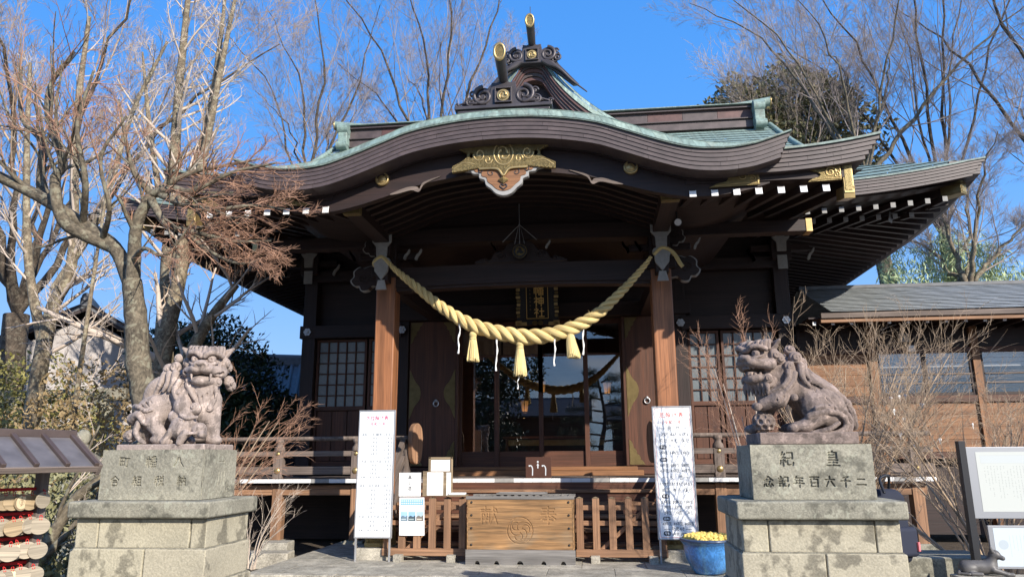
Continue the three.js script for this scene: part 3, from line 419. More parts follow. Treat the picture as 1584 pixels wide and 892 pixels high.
// ------------------------------------------------------------------ veranda: boards with white ends, rails, posts, stair
{
  const bw = 0.34, bg = muv(new THREE.BoxGeometry(bw - 0.006, 0.075, 2.15), 2), eg = muv(new THREE.BoxGeometry(bw - 0.004, 0.068, 0.004)), wt = [M.white, M.chalk];
  for (let i = 0; i < 40; i++) { const x = -6.63 + i * bw; const b = part('veranda_board', bg, M.greywood, hall); b.position.set(x, VY - 0.04, VZ - 1.075); const e = part('board_end', eg, i % 5 === 3 ? M.chalk : M.white, b); e.position.set(0, 0, 1.0775); }
  for (const s of [-1, 1]) stuffPart('side_veranda', [boxb(s > 0 ? 5.2 : -6.8, s > 0 ? 6.8 : -5.2, VY - 0.077, VY, -12.4, VZ - 2.16, 0)], M.greywood, hall);
  for (const s of [-1, 1]) part('veranda_beam', boxb(s > 0 ? 2.4 : -6.7, s > 0 ? 6.7 : -2.4, VY - 0.30, VY - 0.12, VZ - 0.32, VZ - 0.18), M.fence, hall);
  const px = [-6.55, -4.78, -3.28, 3.28, 4.78, 6.55];
  for (const x of px) {
    part('veranda_post', boxb(x - 0.095, x + 0.095, 0.04, VY - 0.1, VZ - 0.36, VZ - 0.16, 0.01), M.fence, hall); part('base_stone', boxb(x - 0.2, x + 0.2, -0.16, 0.05, VZ - 0.45, VZ - 0.06, 0.03), M.granite, hall);
    const p = part('rail_post', [boxb(x - 0.09, x + 0.09, VY, 1.63, VZ - 0.25, VZ - 0.09, 0.012), place(muv(lathe([[0.001, 0], [0.085, 0], [0.1, 0.03], [0.09, 0.09], [0.06, 0.12], [0.06, 0.16], [0.085, 0.18], [0.085, 0.24], [0.001, 0.25]], 14)), x, 1.62, VZ - 0.17)], M.greywood, hall);
    for (const y of [1.28, 1.585]) { const k = part('stud', lathe([[0.001, 0.03], [0.03, 0.028], [0.055, 0.01], [0.06, 0]], 14), M.gold, p); k.rotation.x = Math.PI / 2; k.scale.setScalar(y > 1.5 ? 0.6 : 0.95); k.position.set(x, y, VZ - 0.087); }
  }
  for (const s of [-1, 1]) {
    const a = s > 0 ? 2.32 : -6.85, b = s > 0 ? 6.85 : -2.32;
    part('top_rail', cyl(0.042, 0.042, b - a, (a + b) / 2, 1.86, VZ - 0.17, 12, 0, 0, Math.PI / 2), M.greywood, hall); part('mid_rail', boxb(a, b, 1.54, 1.635, VZ - 0.215, VZ - 0.105, 0.008), M.greywood, hall); part('bottom_rail', boxb(a, b, 1.21, 1.355, VZ - 0.235, VZ - 0.1, 0.008), M.greywood, hall);
    part('side_rail', [cyl(0.042, 0.042, 10, s * 6.6, 1.86, -7.2, 10, Math.PI / 2), boxb(s * 6.6 - 0.05, s * 6.6 + 0.05, 1.54, 1.63, -12.2, -2.2), boxb(s * 6.6 - 0.06, s * 6.6 + 0.06, 1.21, 1.35, -12.2, -2.2)], M.greywood, hall);
    // stair side: newel with rounded head, sloping rails
    const nx = s * 2.36;
    part('newel_head', place(extrude(splineShape([[-0.08, -0.42], [-0.13, -0.1], [-0.1, 0.16], [0, 0.25], [0.1, 0.16], [0.13, -0.1], [0.08, -0.42]], 30), 0.1, 0.012), nx + s * -0.16, 1.86, VZ - 0.1, 0, rad(-58) * s, 0), M.fence, hall);
    part('newel_post', boxb(nx - 0.09, nx + 0.09, VY, 1.75, VZ - 0.2, VZ - 0.02, 0.01), M.greywood, hall);
    part('stair_rail', beam([nx, 1.8, VZ + 0.0], [nx, 0.85, -0.62], 0.09, 0.1), M.greywood, hall); part('stair_rail', beam([nx, 1.5, VZ + 0.0], [nx, 0.55, -0.62], 0.08, 0.1), M.greywood, hall); part('stair_string', beam([nx, 1.12, VZ + 0.0], [nx, 0.1, -0.6], 0.09, 0.26), M.greywood, hall);
    part('stair_post', boxb(nx - 0.075, nx + 0.075, 0.0, 0.98, -0.72, -0.56, 0.012), M.greywood, hall);
  }
  for (let i = 0; i < 5; i++) { const y = VY - 0.19 * (i + 1), z = VZ + 0.0 + 0.28 * i; part('stair_tread', boxb(-2.3, 2.3, y - 0.05, y, z, z + 0.32, 0.008), M.fence, hall); part('stair_riser', boxb(-2.28, 2.28, y + 0.002, y + 0.135, z - 0.03, z - 0.005, 0), M.brown, hall); }
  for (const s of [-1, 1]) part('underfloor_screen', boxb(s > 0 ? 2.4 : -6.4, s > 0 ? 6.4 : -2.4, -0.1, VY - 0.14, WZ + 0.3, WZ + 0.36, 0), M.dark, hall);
  part('sill_step', [boxb(-1.95, 2.05, VY, VY + 0.1, WZ + 0.25, WZ + 0.75, 0.01)], M.orange, hall);
  part('threshold_block', [boxb(-1.9, 1.95, VY + 0.1, VY + 0.17, WZ + 0.2, WZ + 0.45, 0.01)], M.orange, hall);
}
// ------------------------------------------------------------------ porch pillars
const PX = 2.25, PZ = -0.31;
for (const s of [-1, 1]) {
  const p = part('porch_pillar', box(0.33, 4.2, 0.33, s * PX, 2.35, PZ, 0, 0, 0, 0.03), M.pillar, hall);
  part('base_stone', boxb(s * PX - 0.32, s * PX + 0.32, -0.03, 0.17, PZ - 0.32, PZ + 0.32, 0.03), M.kerb, p);
  const gl = [boxb(s * PX - 0.2, s * PX + 0.2, 0.17, 0.24, PZ - 0.2, PZ + 0.2, 0.01)];
  for (let k = 0; k < 7; k++) for (const [ax, az] of [[1, 0], [0, 1]]) for (const q of [-1, 1]) { const o = (k - 3) * 0.052; gl.push(place(new THREE.CylinderGeometry(0.027, 0.031, 0.24, 8), s * PX + (ax ? o : q * 0.17), 0.36, PZ + (az ? o : q * 0.17))); }
  part('gilt_base', gl, M.goldRelief, p);
}
// ------------------------------------------------------------------ porch beams and brackets
{
  // rainbow beam: softly arched, chamfered below
  const N = 24, top = [], bot = [], b2 = []; for (let i = 0; i <= N; i++) { const x = mix(-2.1, 2.1, i / N), c = 1 - Math.pow(x / 2.1, 2); top.push([x, 4.58 + 0.02 * c]); bot.push([x, 4.24 + 0.04 * c]); b2.push([x, 4.19 + 0.05 * c]); }
  part('rainbow_beam', [ribbon(top, bot, PZ - 0.15, PZ + 0.15), ribbon(bot.map((p) => [p[0], p[1] - 0.001]), b2, PZ - 0.11, PZ + 0.11)], M.dark, hall);
  const t2 = [], o2 = []; for (let i = 0; i <= N; i++) { const x = mix(-2.3, 2.3, i / N), c = 1 - Math.pow(x / 2.3, 2); t2.push([x, 5.22 + 0.04 * c]); o2.push([x, 4.97 + 0.03 * c]); }
  part('upper_beam', ribbon(t2, o2, PZ - 0.13, PZ + 0.13), M.dark, hall);
  part('upper_board', ribbon(t2.map((p) => [p[0], p[1] + 0.45]), t2, PZ - 0.05, PZ - 0.01), M.dark, hall);
  for (const s of [-1, 1]) {
    part('side_beam', boxb(s > 0 ? 2.38 : -4.62, s > 0 ? 4.62 : -2.38, 4.97, 5.17, PZ - 0.1, PZ + 0.12, 0.01), M.dark, hall);
    part('beam_cap', boxb(s * 4.6 - 0.04, s * 4.6 + 0.06, 4.96, 5.18, PZ - 0.11, PZ + 0.13, 0.006), M.gold, hall);
    const cb = part('cantilever_beam', beam([s * PX, 5.13, WZ + 0.1], [s * PX, 5.03, 1.70], 0.24, 0.24), M.dark, hall);
    part('beam_cap', [boxb(s * PX - 0.125, s * PX + 0.125, 4.905, 5.155, 1.62, 1.74, 0.006), boxb(s * PX - 0.09, s * PX + 0.09, 4.95, 5.11, 1.741, 1.75, 0.004)], M.goldDull, cb);
    part('link_beam', beam([s * PX, 4.55, WZ + 0.1], [s * PX, 4.42, PZ - 0.1], 0.2, 0.3), M.dark, hall);
  }
  // bracket clusters, front faces painted white
  const T1 = shapeOf([[-0.155, 0.2], [-0.155, 0.08], [-0.09, 0.0], [-0.08, -0.18], [0.08, -0.18], [0.09, 0.0], [0.155, 0.08], [0.155, 0.2], [0.1, 0.2], [0.09, 0.16], [-0.09, 0.16], [-0.1, 0.2]]);
  const T2 = shapeOf([[-0.09, 0.17], [-0.05, 0.09], [-0.085, 0.06], [-0.06, 0.0], [0.06, 0.0], [0.085, 0.06], [0.05, 0.09], [0.09, 0.17]]);
  const T3 = shapeOf([[-0.14, 0.12], [-0.12, 0.15], [0, 0.18], [0.12, 0.15], [0.14, 0.12], [0.13, 0.06], [0.115, 0.04], [0.105, -0.06], [0, -0.2], [-0.105, -0.06], [-0.115, 0.04], [-0.13, 0.06]]);
  const T4 = shapeOf([[-0.05, 0], [0.05, 0], [0.085, -0.15], [-0.085, -0.15]]);
  // cloud-shaped nosing outline (towards +x)
  const cl = [[-0.05, 0.16], [0.1, 0.2], [0.2, 0.17], [0.28, 0.19], [0.37, 0.12], [0.37, 0.03], [0.42, -0.04], [0.36, -0.12], [0.28, -0.13], [0.24, -0.2], [0.14, -0.2], [0.06, -0.13], [-0.05, -0.12]];
  const cloud = (sx, sc = 1) => { const a = cl.map(([x, y]) => [x * sx * sc, y * sc]); return splineShape(sx < 0 ? a.reverse() : a, 64); };
  const nosing = (x, y, z, sx, sc, turn = 0) => { const n = part('cloud_nosing', place(extrude(cloud(sx, sc), 0.13, 0), x, y, z - 0.065, 0, turn), M.chalk, hall); part('nosing_face', place(extrude(cloud(sx, sc * 0.93), 0.15, 0.004), x, y, z - 0.075, 0, turn), M.dark, n); part('nosing_scroll', place(tubeGeo(spiral(0.2 * sx * sc, 0.0, 0.09 * sc, 1.4, 0, sx), 0.011 * sc, 6), x, y, z + 0.085, 0, turn), M.dark, n); return n; };
  const strut = (x, y, z, sc) => part('white_scroll', place(extrude(splineShape([[-0.02, 0], [0.015, 0.09], [0.06, 0.13], [0.1, 0.2], [0.125, 0.2], [0.1, 0.12], [0.05, 0.06], [0.02, -0.02]], 30), 0.06, 0), x, y, z, 0, 0, 0, [sc, Math.abs(sc), 1]), M.chalk, hall);
  for (const s of [-1, 1]) {
    const x = s * PX, z = PZ + 0.16;
    part('bracket_block', [boxb(x - 0.24, x + 0.24, 4.42, 4.6, PZ - 0.22, PZ + 0.22, 0.02), boxb(x - 0.17, x + 0.17, 4.6, 4.98, PZ - 0.2, PZ + 0.2, 0.01), boxb(x - 0.5, x + 0.5, 4.74, 4.86, PZ - 0.09, PZ + 0.09, 0.02)], M.dark, hall);
    const nz = part('bracket_nose', boxb(x - 0.1, x + 0.1, 4.3, 4.62, PZ + 0.2, PZ + 0.42, 0.01), M.dark, hall);
    part('painted_end', place(extrude(T3, 0.05, 0.004), x, 4.52, PZ + 0.425), M.chalk, nz); part('painted_end', place(extrude(T4, 0.03, 0.004), x, 4.31, PZ + 0.42), M.chalk, nz);
    const ub = part('bracket_arm', boxb(x - 0.13, x + 0.13, 4.72, 5.0, PZ + 0.18, PZ + 0.44, 0.01), M.dark, hall);
    part('painted_end', place(extrude(T1, 0.04, 0.004), x, 4.87, PZ + 0.445), M.chalk, ub); part('painted_end', place(extrude(T2, 0.05, 0.004), x, 5.05, PZ + 0.43), M.chalk, ub);
    nosing(x + s * 0.2, 4.44, PZ + 0.02, s, 1.05); nosing(x + s * 0.12, 4.95, PZ + 0.1, s, 0.72);
    strut(x - s * 0.3, 4.74, PZ + 0.12, -s * 0.75); strut(x - s * 0.5, 4.72, PZ + 0.14, -s * 0.8); strut(x + s * 0.55, 4.74, PZ + 0.14, s * 0.8);
    // hall corner brackets
    const hx = s * 5.12; const hb = part('bracket_block', [boxb(hx - 0.2, hx + 0.2, 5.5, 5.9, WZ - 0.1, WZ + 0.3, 0.01), boxb(hx - 0.6, hx + 0.6, 5.7, 5.84, WZ + 0.02, WZ + 0.2, 0.01)], M.dark, hall);
    part('painted_end', place(extrude(T1, 0.04, 0.004), hx, 5.86, WZ + 0.31, 0, 0, 0, 1.1), M.chalk, hb); part('painted_end', boxb(hx - 0.1, hx + 0.1, 5.28, 5.58, WZ + 0.305, WZ + 0.33, 0.01), M.chalk, hb);
    strut(hx + 0.55, 5.5, WZ + 0.2, 1.1); strut(hx - 0.55, 5.5, WZ + 0.2, -1.1);
  }
  // frog-leg strut with the crest in the middle of the porch
  const fl = [[-0.75, 0], [-0.6, 0.07], [-0.5, 0.04], [-0.42, 0.16], [-0.28, 0.2], [-0.2, 0.3], [0, 0.36], [0.2, 0.3], [0.28, 0.2], [0.42, 0.16], [0.5, 0.04], [0.6, 0.07], [0.75, 0], [0.4, -0.01], [0, 0.0], [-0.4, -0.01]];
  const fr = part('frog_leg_strut', place(extrude(splineShape(fl, 80), 0.1, 0.012), 0, 4.62, PZ + 0.05), M.dark, hall);
  for (const s of [-1, 1]) part('carved_scroll', [place(tubeGeo(spiral(s * 0.33, 0.12, 0.075, 1.5, 0, s), 0.013, 6), 0, 4.62, PZ + 0.17), place(tubeGeo(spiral(s * 0.57, 0.05, 0.04, 1.2, 0, s), 0.01, 6), 0, 4.62, PZ + 0.17)], M.dark, fr);
  for (const s of [-1, 1]) { strut(s * 0.42, 4.84, PZ + 0.12, s * 0.6); }
  const cr = part('crest_disc', [place(cyl(0.125, 0.125, 0.05, 0, 0, 0, 32, Math.PI / 2), 0, 4.76, PZ + 0.27)], M.blackMetal, hall); part('crest', place(merge([tomoe(0.1, 0), tomoeRing(0.112, 0.007)]), 0, 4.76, PZ + 0.296, 0, 0, 0, [1, 1, 0.35]), M.goldDull, cr);
  part('hanger_wires', [tubeGeo([[-0.28, 4.92, PZ + 0.3], [0, 5.2, PZ + 0.32], [0.28, 4.94, PZ + 0.3]], 0.006, 5), tubeGeo([[0, 4.88, PZ + 0.3], [0, 5.55, PZ + 0.34]], 0.007, 5), tubeGeo([[0.08, 4.88, PZ + 0.3], [0, 5.25, PZ + 0.32], [-0.08, 4.88, PZ + 0.3]], 0.005, 5)], M.steel, hall);
}
// ------------------------------------------------------------------ karahafu: the undulating porch gable
const KT = [[0, 5.92], [0.6, 5.89], [1.2, 5.79], [1.6, 5.65], [2.05, 5.48], [2.45, 5.36], [2.85, 5.325], [3.2, 5.355], [3.45, 5.42], [3.72, 5.51]];
const kcurve = new THREE.CatmullRomCurve3([...KT.slice(1).reverse().map(([x, y]) => V(-x, y, 0)), ...KT.map(([x, y]) => V(x, y, 0))], false, 'catmullrom', 0.5).getPoints(400);
function K(x) { let a = 0, b = kcurve.length - 1; while (b - a > 1) { const m = (a + b) >> 1; if (kcurve[m].x < x) a = m; else b = m; } const p = kcurve[a], q = kcurve[b]; return mix(p.y, q.y, clamp((x - p.x) / (q.x - p.x || 1), -0.3, 1.3)); }
const TAP = (x) => 1 - 0.82 * sstep(2.3, 3.7, Math.abs(x));
const kline = (x0, x1, dy, n) => { const o = []; for (let i = 0; i <= n; i++) { const x = mix(x0, x1, i / n); o.push([x, K(x) + dy]); } return o; };
{
  const roof = part('porch_roof', surf((u, v) => { const x = mix(-3.7, 3.7, u), z = mix(1.55, -4.4, v); return [x, K(x) + 0.255 * TAP(x) + 0.35 * sstep(2.2, 3.7, Math.abs(x)) * v + 0.0, z]; }, 80, 12, [8, 6]), M.patina, hall);
  part('roof_soffit', surf((u, v) => { const x = mix(3.66, -3.66, u), z = mix(2.05, -4.3, v); return [x, K(x) - 0.30 + 0.3 * sstep(2.2, 3.7, Math.abs(x)) * v, z]; }, 80, 6, [8, 6]), M.dark, roof);
  // eave laminae, five courses of sheet-clad boards with staggered joints
  const rg = rngOf(77), H = 0.275, n = 5;
  for (let i = 0; i < n; i++) {
    const y0 = -H * i / n - 0.0015, y1 = -H * (i + 1) / n + 0.0015, end = 3.70 - 0.03 * i, zf = 2.42 - 0.010 * i; let x = -end, cuts = [-end]; while (x < end - 1.0) { x += 0.95 + rg() * 0.8; if (x < end - 0.4) cuts.push(x); } cuts.push(end);
    for (let k = 0; k < cuts.length - 1; k++) { const a = cuts[k] + 0.0015, b = cuts[k + 1] - 0.0015, m = Math.max(4, Math.ceil((b - a) * 9)); part('eave_lamina', ribbon(kline(a, b, y0, m), kline(a, b, y1, m), 1.95, zf), (k + i) % 2 ? M.eave : M.eave2, roof); }
  }
  part('eave_core', ribbon(kline(-3.6, 3.6, -0.006, 60), kline(-3.6, 3.6, -0.27, 60), 1.5, 2.33), M.dark, roof);
  part('verge_edge', ribbon(kline(-3.72, 3.72, 0.026, 70), kline(-3.72, 3.72, 0.0, 70), 1.9, 2.45), M.patinaGrey, roof);
  // copper sheets over the rolled verge, each its own plate
  const prof = [[2.455, 0.012], [2.40, 0.12], [2.26, 0.20], [1.98, 0.245], [1.5, 0.262]];
  const sheet = (q, t) => { const [a, b, c, d] = q, up = (p) => [p[0], p[1] + t, p[2] + t * 0.5]; const A = up(a), B = up(b), p = []; const Q = (w, x, y, z) => p.push(...w, ...x, ...y, ...w, ...y, ...z); Q(A, B, c, d); Q(a, b, B, A); Q(b, c, c, B); Q(a, A, d, d); const g = new THREE.BufferGeometry(); g.setAttribute('position', new THREE.Float32BufferAttribute(p, 3)); g.computeVertexNormals(); return muv(g, 0); };
  const NC = 44, mats = [M.patina, M.patina2, M.patina3, M.patina];
  for (let r = 0; r < 4; r++) for (let c = 0; c < NC; c++) {
    const sk = (v) => 0.07 * v * (1), xa = mix(-3.72, 3.72, c / NC), xb = mix(-3.72, 3.72, (c + 1) / NC), P = (x, k) => { const sh = (x < 0 ? 1 : -1) * [0, 0.05, 0.1, 0.16, 0.25][k]; const xx = clamp(x - sh * 0 + sh, -3.72, 3.72); return [xx, K(xx) + prof[k][1] * TAP(xx), prof[k][0]]; };
    if (c === NC / 2 - 1 || c === NC / 2) { /* keystone sheets meet at the ridge */ }
    part('copper_sheet', sheet([P(xa + 0.0015, r), P(xb - 0.0015, r), P(xb - 0.0015, r + 1), P(xa + 0.0015, r + 1)], 0.004 + rg() * 0.004), mats[(c * 7 + r * 3 + ((rg() * 3) | 0)) % 4], roof);
  }
  // bargeboard, its mouldings and roundels
  part('bargeboard', [ribbon(kline(-3.5, 3.5, -0.24, 60), kline(-3.5, 3.5, -0.62, 60).map(([x, y]) => [x, y + 0.16 * sstep(1.2, 3.4, Math.abs(x))]), 1.92, 2.04), ribbon(kline(-3.5, 3.5, -0.25, 60), kline(-3.5, 3.5, -0.30, 60), 2.04, 2.08)], M.dark, roof);
  for (const s of [-1, 1]) { const r = part('gilt_roundel', [place(lathe([[0.001, 0.05], [0.045, 0.05], [0.05, 0.03], [0.07, 0.03], [0.088, 0.045], [0.1, 0.02], [0.1, 0]], 26), 0, 0, 0, Math.PI / 2)], M.gold, roof); r.position.set(s * 1.71, K(1.71) - 0.335, 2.045); part('board_scroll', place(extrude(splineShape([[-0.0, -0.02], [0.25, 0.015], [0.38, -0.01], [0.42, -0.05], [0.5, 0.03], [0.75, 0.05], [0.5, 0.0], [0.4, -0.09], [0.3, -0.04], [0.1, -0.04]].map(([x, y]) => [-s * x, y]), 50), 0.01, 0.002), s * 1.6, K(1.6) - 0.58, 2.045, 0, 0, s * -0.22), M.greywood, roof); }
  // ribs under the vault
  for (let i = 0; i < 8; i++) part('vault_rib', ribbon(kline(-2.15, 2.15, -0.30, 40), kline(-2.15, 2.15, -0.40, 40), 1.62 - i * 0.24, 1.70 - i * 0.24), M.dark, roof);
}
// gable pendant: gilt plate above a carved wooden cloud
{
  const pl = [[-0.66, 0.155], [-0.3, 0.185], [0, 0.195], [0.3, 0.185], [0.66, 0.155], [0.64, 0.115], [0.5, 0.06], [0.5, 0.0], [0.58, -0.045], [0.7, -0.09], [0.7, -0.15], [0.35, -0.115], [0.1, -0.14], [0, -0.22], [-0.1, -0.14], [-0.35, -0.115], [-0.7, -0.15], [-0.7, -0.09], [-0.58, -0.045], [-0.5, 0.0], [-0.5, 0.06], [-0.64, 0.115]];
  const sh = shapeOf(pl); for (const s of [-1, 1]) { const h = new THREE.Path(); h.absellipse(s * 0.44, 0.025, 0.035, 0.035, 0, Math.PI * 2, false); sh.holes.push(h); }
  const y = 5.475, z = 2.09;
  const half = [[0.56, -0.13], [0.55, -0.15], [0.46, -0.17], [0.42, -0.21], [0.34, -0.22], [0.33, -0.28], [0.26, -0.31], [0.24, -0.38], [0.17, -0.44], [0.1, -0.51], [0, -0.54]];
  const out = [...half, ...half.slice(0, -1).reverse().map(([a, b]) => [-a, b])];
  const pd = part('gable_pendant', place(extrude(splineShape(out, 80), 0.07, 0.006), 0, y, z - 0.03), M.chalk, hall);
  part('pendant_face', place(extrude(splineShape(out.map(([a, b]) => [a * 0.9, (b + 0.1) * 0.86 - 0.1]), 80), 0.075, 0.004), 0, y, z - 0.025), M.orange, pd);
  const gp = part('gilt_plate', place(extrude(sh, 0.05, 0.006), 0, y + 0.01, z + 0.02, 0, 0, 0, [1, 1.32, 1]), M.goldDull, pd);
  const sc = []; for (const s of [-1, 1]) { sc.push(tubeGeo(spiral(s * 0.3, 0.03, 0.075, 1.4, s > 0 ? 0 : Math.PI, -s), 0.012, 6), tubeGeo(spiral(s * 0.19, -0.03, 0.05, 1.2, 0, s), 0.01, 6), tubeGeo([[s * 0.62, -0.11, 0], [s * 0.5, -0.05, 0], [s * 0.36, -0.07, 0]], 0.009, 6, 10), tubeGeo([[s * 0.6, 0.14, 0], [s * 0.3, 0.165, 0], [0, 0.175, 0]], 0.007, 5, 10)); }
  sc.push(place(tomoe(0.1, 0), 0, 0.03, 0), place(tomoeRing(0.12, 0.012), 0, 0.03, 0), tubeGeo([[-0.3, -0.12, 0.0], [-0.08, -0.13, 0.01], [0, -0.2, 0.015], [0.08, -0.13, 0.01], [0.3, -0.12, 0]], 0.014, 6, 20));
  part('gilt_relief', place(merge(sc), 0, y + 0.01, z + 0.075, 0, 0, 0, [1.1, 1.4, 0.6]), M.gold, gp);
  const st = new THREE.OctahedronGeometry(0.07); st.scale(1.1, 0.75, 0.5); part('gilt_boss', place(st, 0, y - 0.33, z + 0.075), M.gold, pd);
  part('heart_hole', place(tubeGeo([[0, -0.04, 0], [-0.045, 0.0, 0], [-0.03, 0.03, 0], [0, 0.015, 0], [0.03, 0.03, 0], [0.045, 0.0, 0], [0, -0.04, 0]], 0.009, 6, 24), 0, y - 0.42, z + 0.06), M.bronze, pd);
  const cs = []; for (const s of [-1, 1]) cs.push(tubeGeo(spiral(s * 0.17, -0.22, 0.055, 1.0, Math.PI / 2, -s), 0.007, 5), tubeGeo(spiral(s * 0.31, -0.18, 0.045, 1.0, Math.PI / 2, -s), 0.007, 5)); part('cloud_carving', place(merge(cs), 0, y, z + 0.055), M.bronze, pd);
}
// ------------------------------------------------------------------ porch side eaves
{
  const KE = (x) => 5.345 + 0.15 * Math.pow(clamp((x - 3.3) / 1.54, 0, 1.2), 2);
  for (const s of [-1, 1]) {
    const line = (x0, x1, dy, n) => { const o = []; for (let i = 0; i <= n; i++) { const x = mix(x0, x1, i / n); o.push([s * x, KE(x) + dy]); } return s > 0 ? o : o.reverse(); };
    const roof = part('side_eave', surf((u, v) => { const x = mix(2.3, 4.86, s > 0 ? u : 1 - u), z = mix(2.2, -1.2, v); return [s * x, KE(x) + 0.03 + v * 0.72 - 0.1 * v * v, z]; }, 16, 10, [3, 3]), M.patina, hall);
    part('soffit', surf((u, v) => { const x = mix(2.2, 4.7, s > 0 ? 1 - u : u), z = mix(2.0, -1.2, v); return [s * x, 5.06 + v * 0.62 + 0.06 * sstep(3.4, 4.8, x) * (1 - v), z]; }, 12, 4, [3, 3]), M.dark, roof);
    for (let i = 0; i < 5; i++) { const e = 4.86 - 0.045 * i, y0 = -0.27 * i / 5 - 0.0015, y1 = -0.27 * (i + 1) / 5 + 0.0015, zf = 2.22 - 0.014 * i, c = [3.0, 3.72 + 0.24 * ((i * 2) % 3), e - 0.1 > 4.4 ? 4.28 + 0.1 * (i % 2) : 4.3, e]; for (let k = 0; k < 3; k++) part('eave_lamina', ribbon(line(c[k] + 0.0015, c[k + 1] - 0.0015, y0, 6), line(c[k] + 0.0015, c[k + 1] - 0.0015, y1, 6), 1.8, zf), (i + k) % 2 ? M.eave : M.eave2, roof);
      part('verge_lamina', beam([s * (e - 0.1), KE(e) + (y0 + y1) / 2, 1.8], [s * (e - 0.1), 6.0 + (y0 + y1) / 2, -1.1], 0.2, 0.05), i % 2 ? M.eave : M.eave2, roof); }
    part('verge_edge', ribbon(line(3.0, 4.88, 0.03, 10), line(3.0, 4.88, 0, 10), 1.9, 2.25), M.patinaGrey, roof);
    part('eave_board', boxb(s > 0 ? 2.42 : -4.5, s > 0 ? 4.5 : -2.42, 5.0, 5.13, 1.9, 2.06, 0.006), M.dark, roof);
    part('side_bargeboard', beam([s * 4.48, 4.99, 2.0], [s * 4.48, 5.58, -1.1], 0.1, 0.34), M.dark, roof);
    const cap = part('bargeboard_cap', [box(0.125, 0.4, 0.05, s * 4.48, 4.99, 2.03), box(0.14, 0.16, 0.3, s * 4.48, 4.83, 1.9, 0.2)], M.gold, roof); part('cap_face', box(0.09, 0.34, 0.008, s * 4.48, 4.99, 2.06, 0, 0, 0, 0.002), M.goldRelief, cap);
    // gilt fish-tail plates on the eave board
    for (const [cx, w, h] of [[3.04, 0.64, 0.24], [4.18, 0.42, 0.2]]) {
      const sh = shapeOf([[-0.5, 0.46], [0.5, 0.5], [0.5, -0.42], [-0.5, -0.5], [-0.36, -0.3], [-0.16, -0.2], [-0.1, -0.02], [-0.18, 0.12], [-0.4, 0.3]].map(([x, y]) => [x * w * s, y * h]).sort(() => 0)); const p = part('gilt_plate', place(extrude(sh, 0.014, 0.004), s * cx, 5.05, 2.066), M.goldDull, roof);
      part('gilt_relief', place(merge([tubeGeo(spiral(s * 0.18 * w, 0.02, 0.075, 1.5, 0, s), 0.009, 5), tubeGeo(spiral(s * 0.36 * w, -0.02, 0.05, 1.3, 2, -s), 0.008, 5), tubeGeo([[s * w * 0.47, h * 0.42, 0], [s * w * 0.47, -h * 0.36, 0]], 0.008, 5), tubeGeo([[-s * w * 0.4, -h * 0.42, 0], [s * w * 0.1, -h * 0.33, 0], [s * w * 0.47, -h * 0.36, 0]], 0.007, 5, 8)]), s * cx, 5.05, 2.086), M.gold, p);
    }
    for (let i = 0; i < 7; i++) { const x = 2.5 + i * 0.2817; const r = part('rafter', beam([s * x, 5.56, -1.1], [s * x, 4.865, 2.06], 0.085, 0.1), M.dark, roof); const e = part('rafter_end', box(0.088, 0.1, 0.012, s * x, 4.862, 2.069, -0.19, 0, 0, 0.002), M.white, r); }
  }
  // spotlight lamp under the right beam (switched off)
  const l = thing('spotlight', 'small round metal spotlight hung under the right porch beam', 'lamp', [2.42, 4.86, 0.9]);
  part('housing', [place(lathe([[0.001, 0], [0.03, 0.0], [0.045, 0.03], [0.06, 0.09], [0.06, 0.1], [0.001, 0.1]], 20), 0, 0, 0, Math.PI / 2 + 0.4)], M.blackMetal, l); part('lens', place(cyl(0.05, 0.05, 0.01, 0, 0, 0, 20), 0, -0.04, 0.096, Math.PI / 2 + 0.4), M.silver, l); part('stem', cyl(0.012, 0.012, 0.12, 0, 0.1, -0.01, 8), M.blackMetal, l);
}
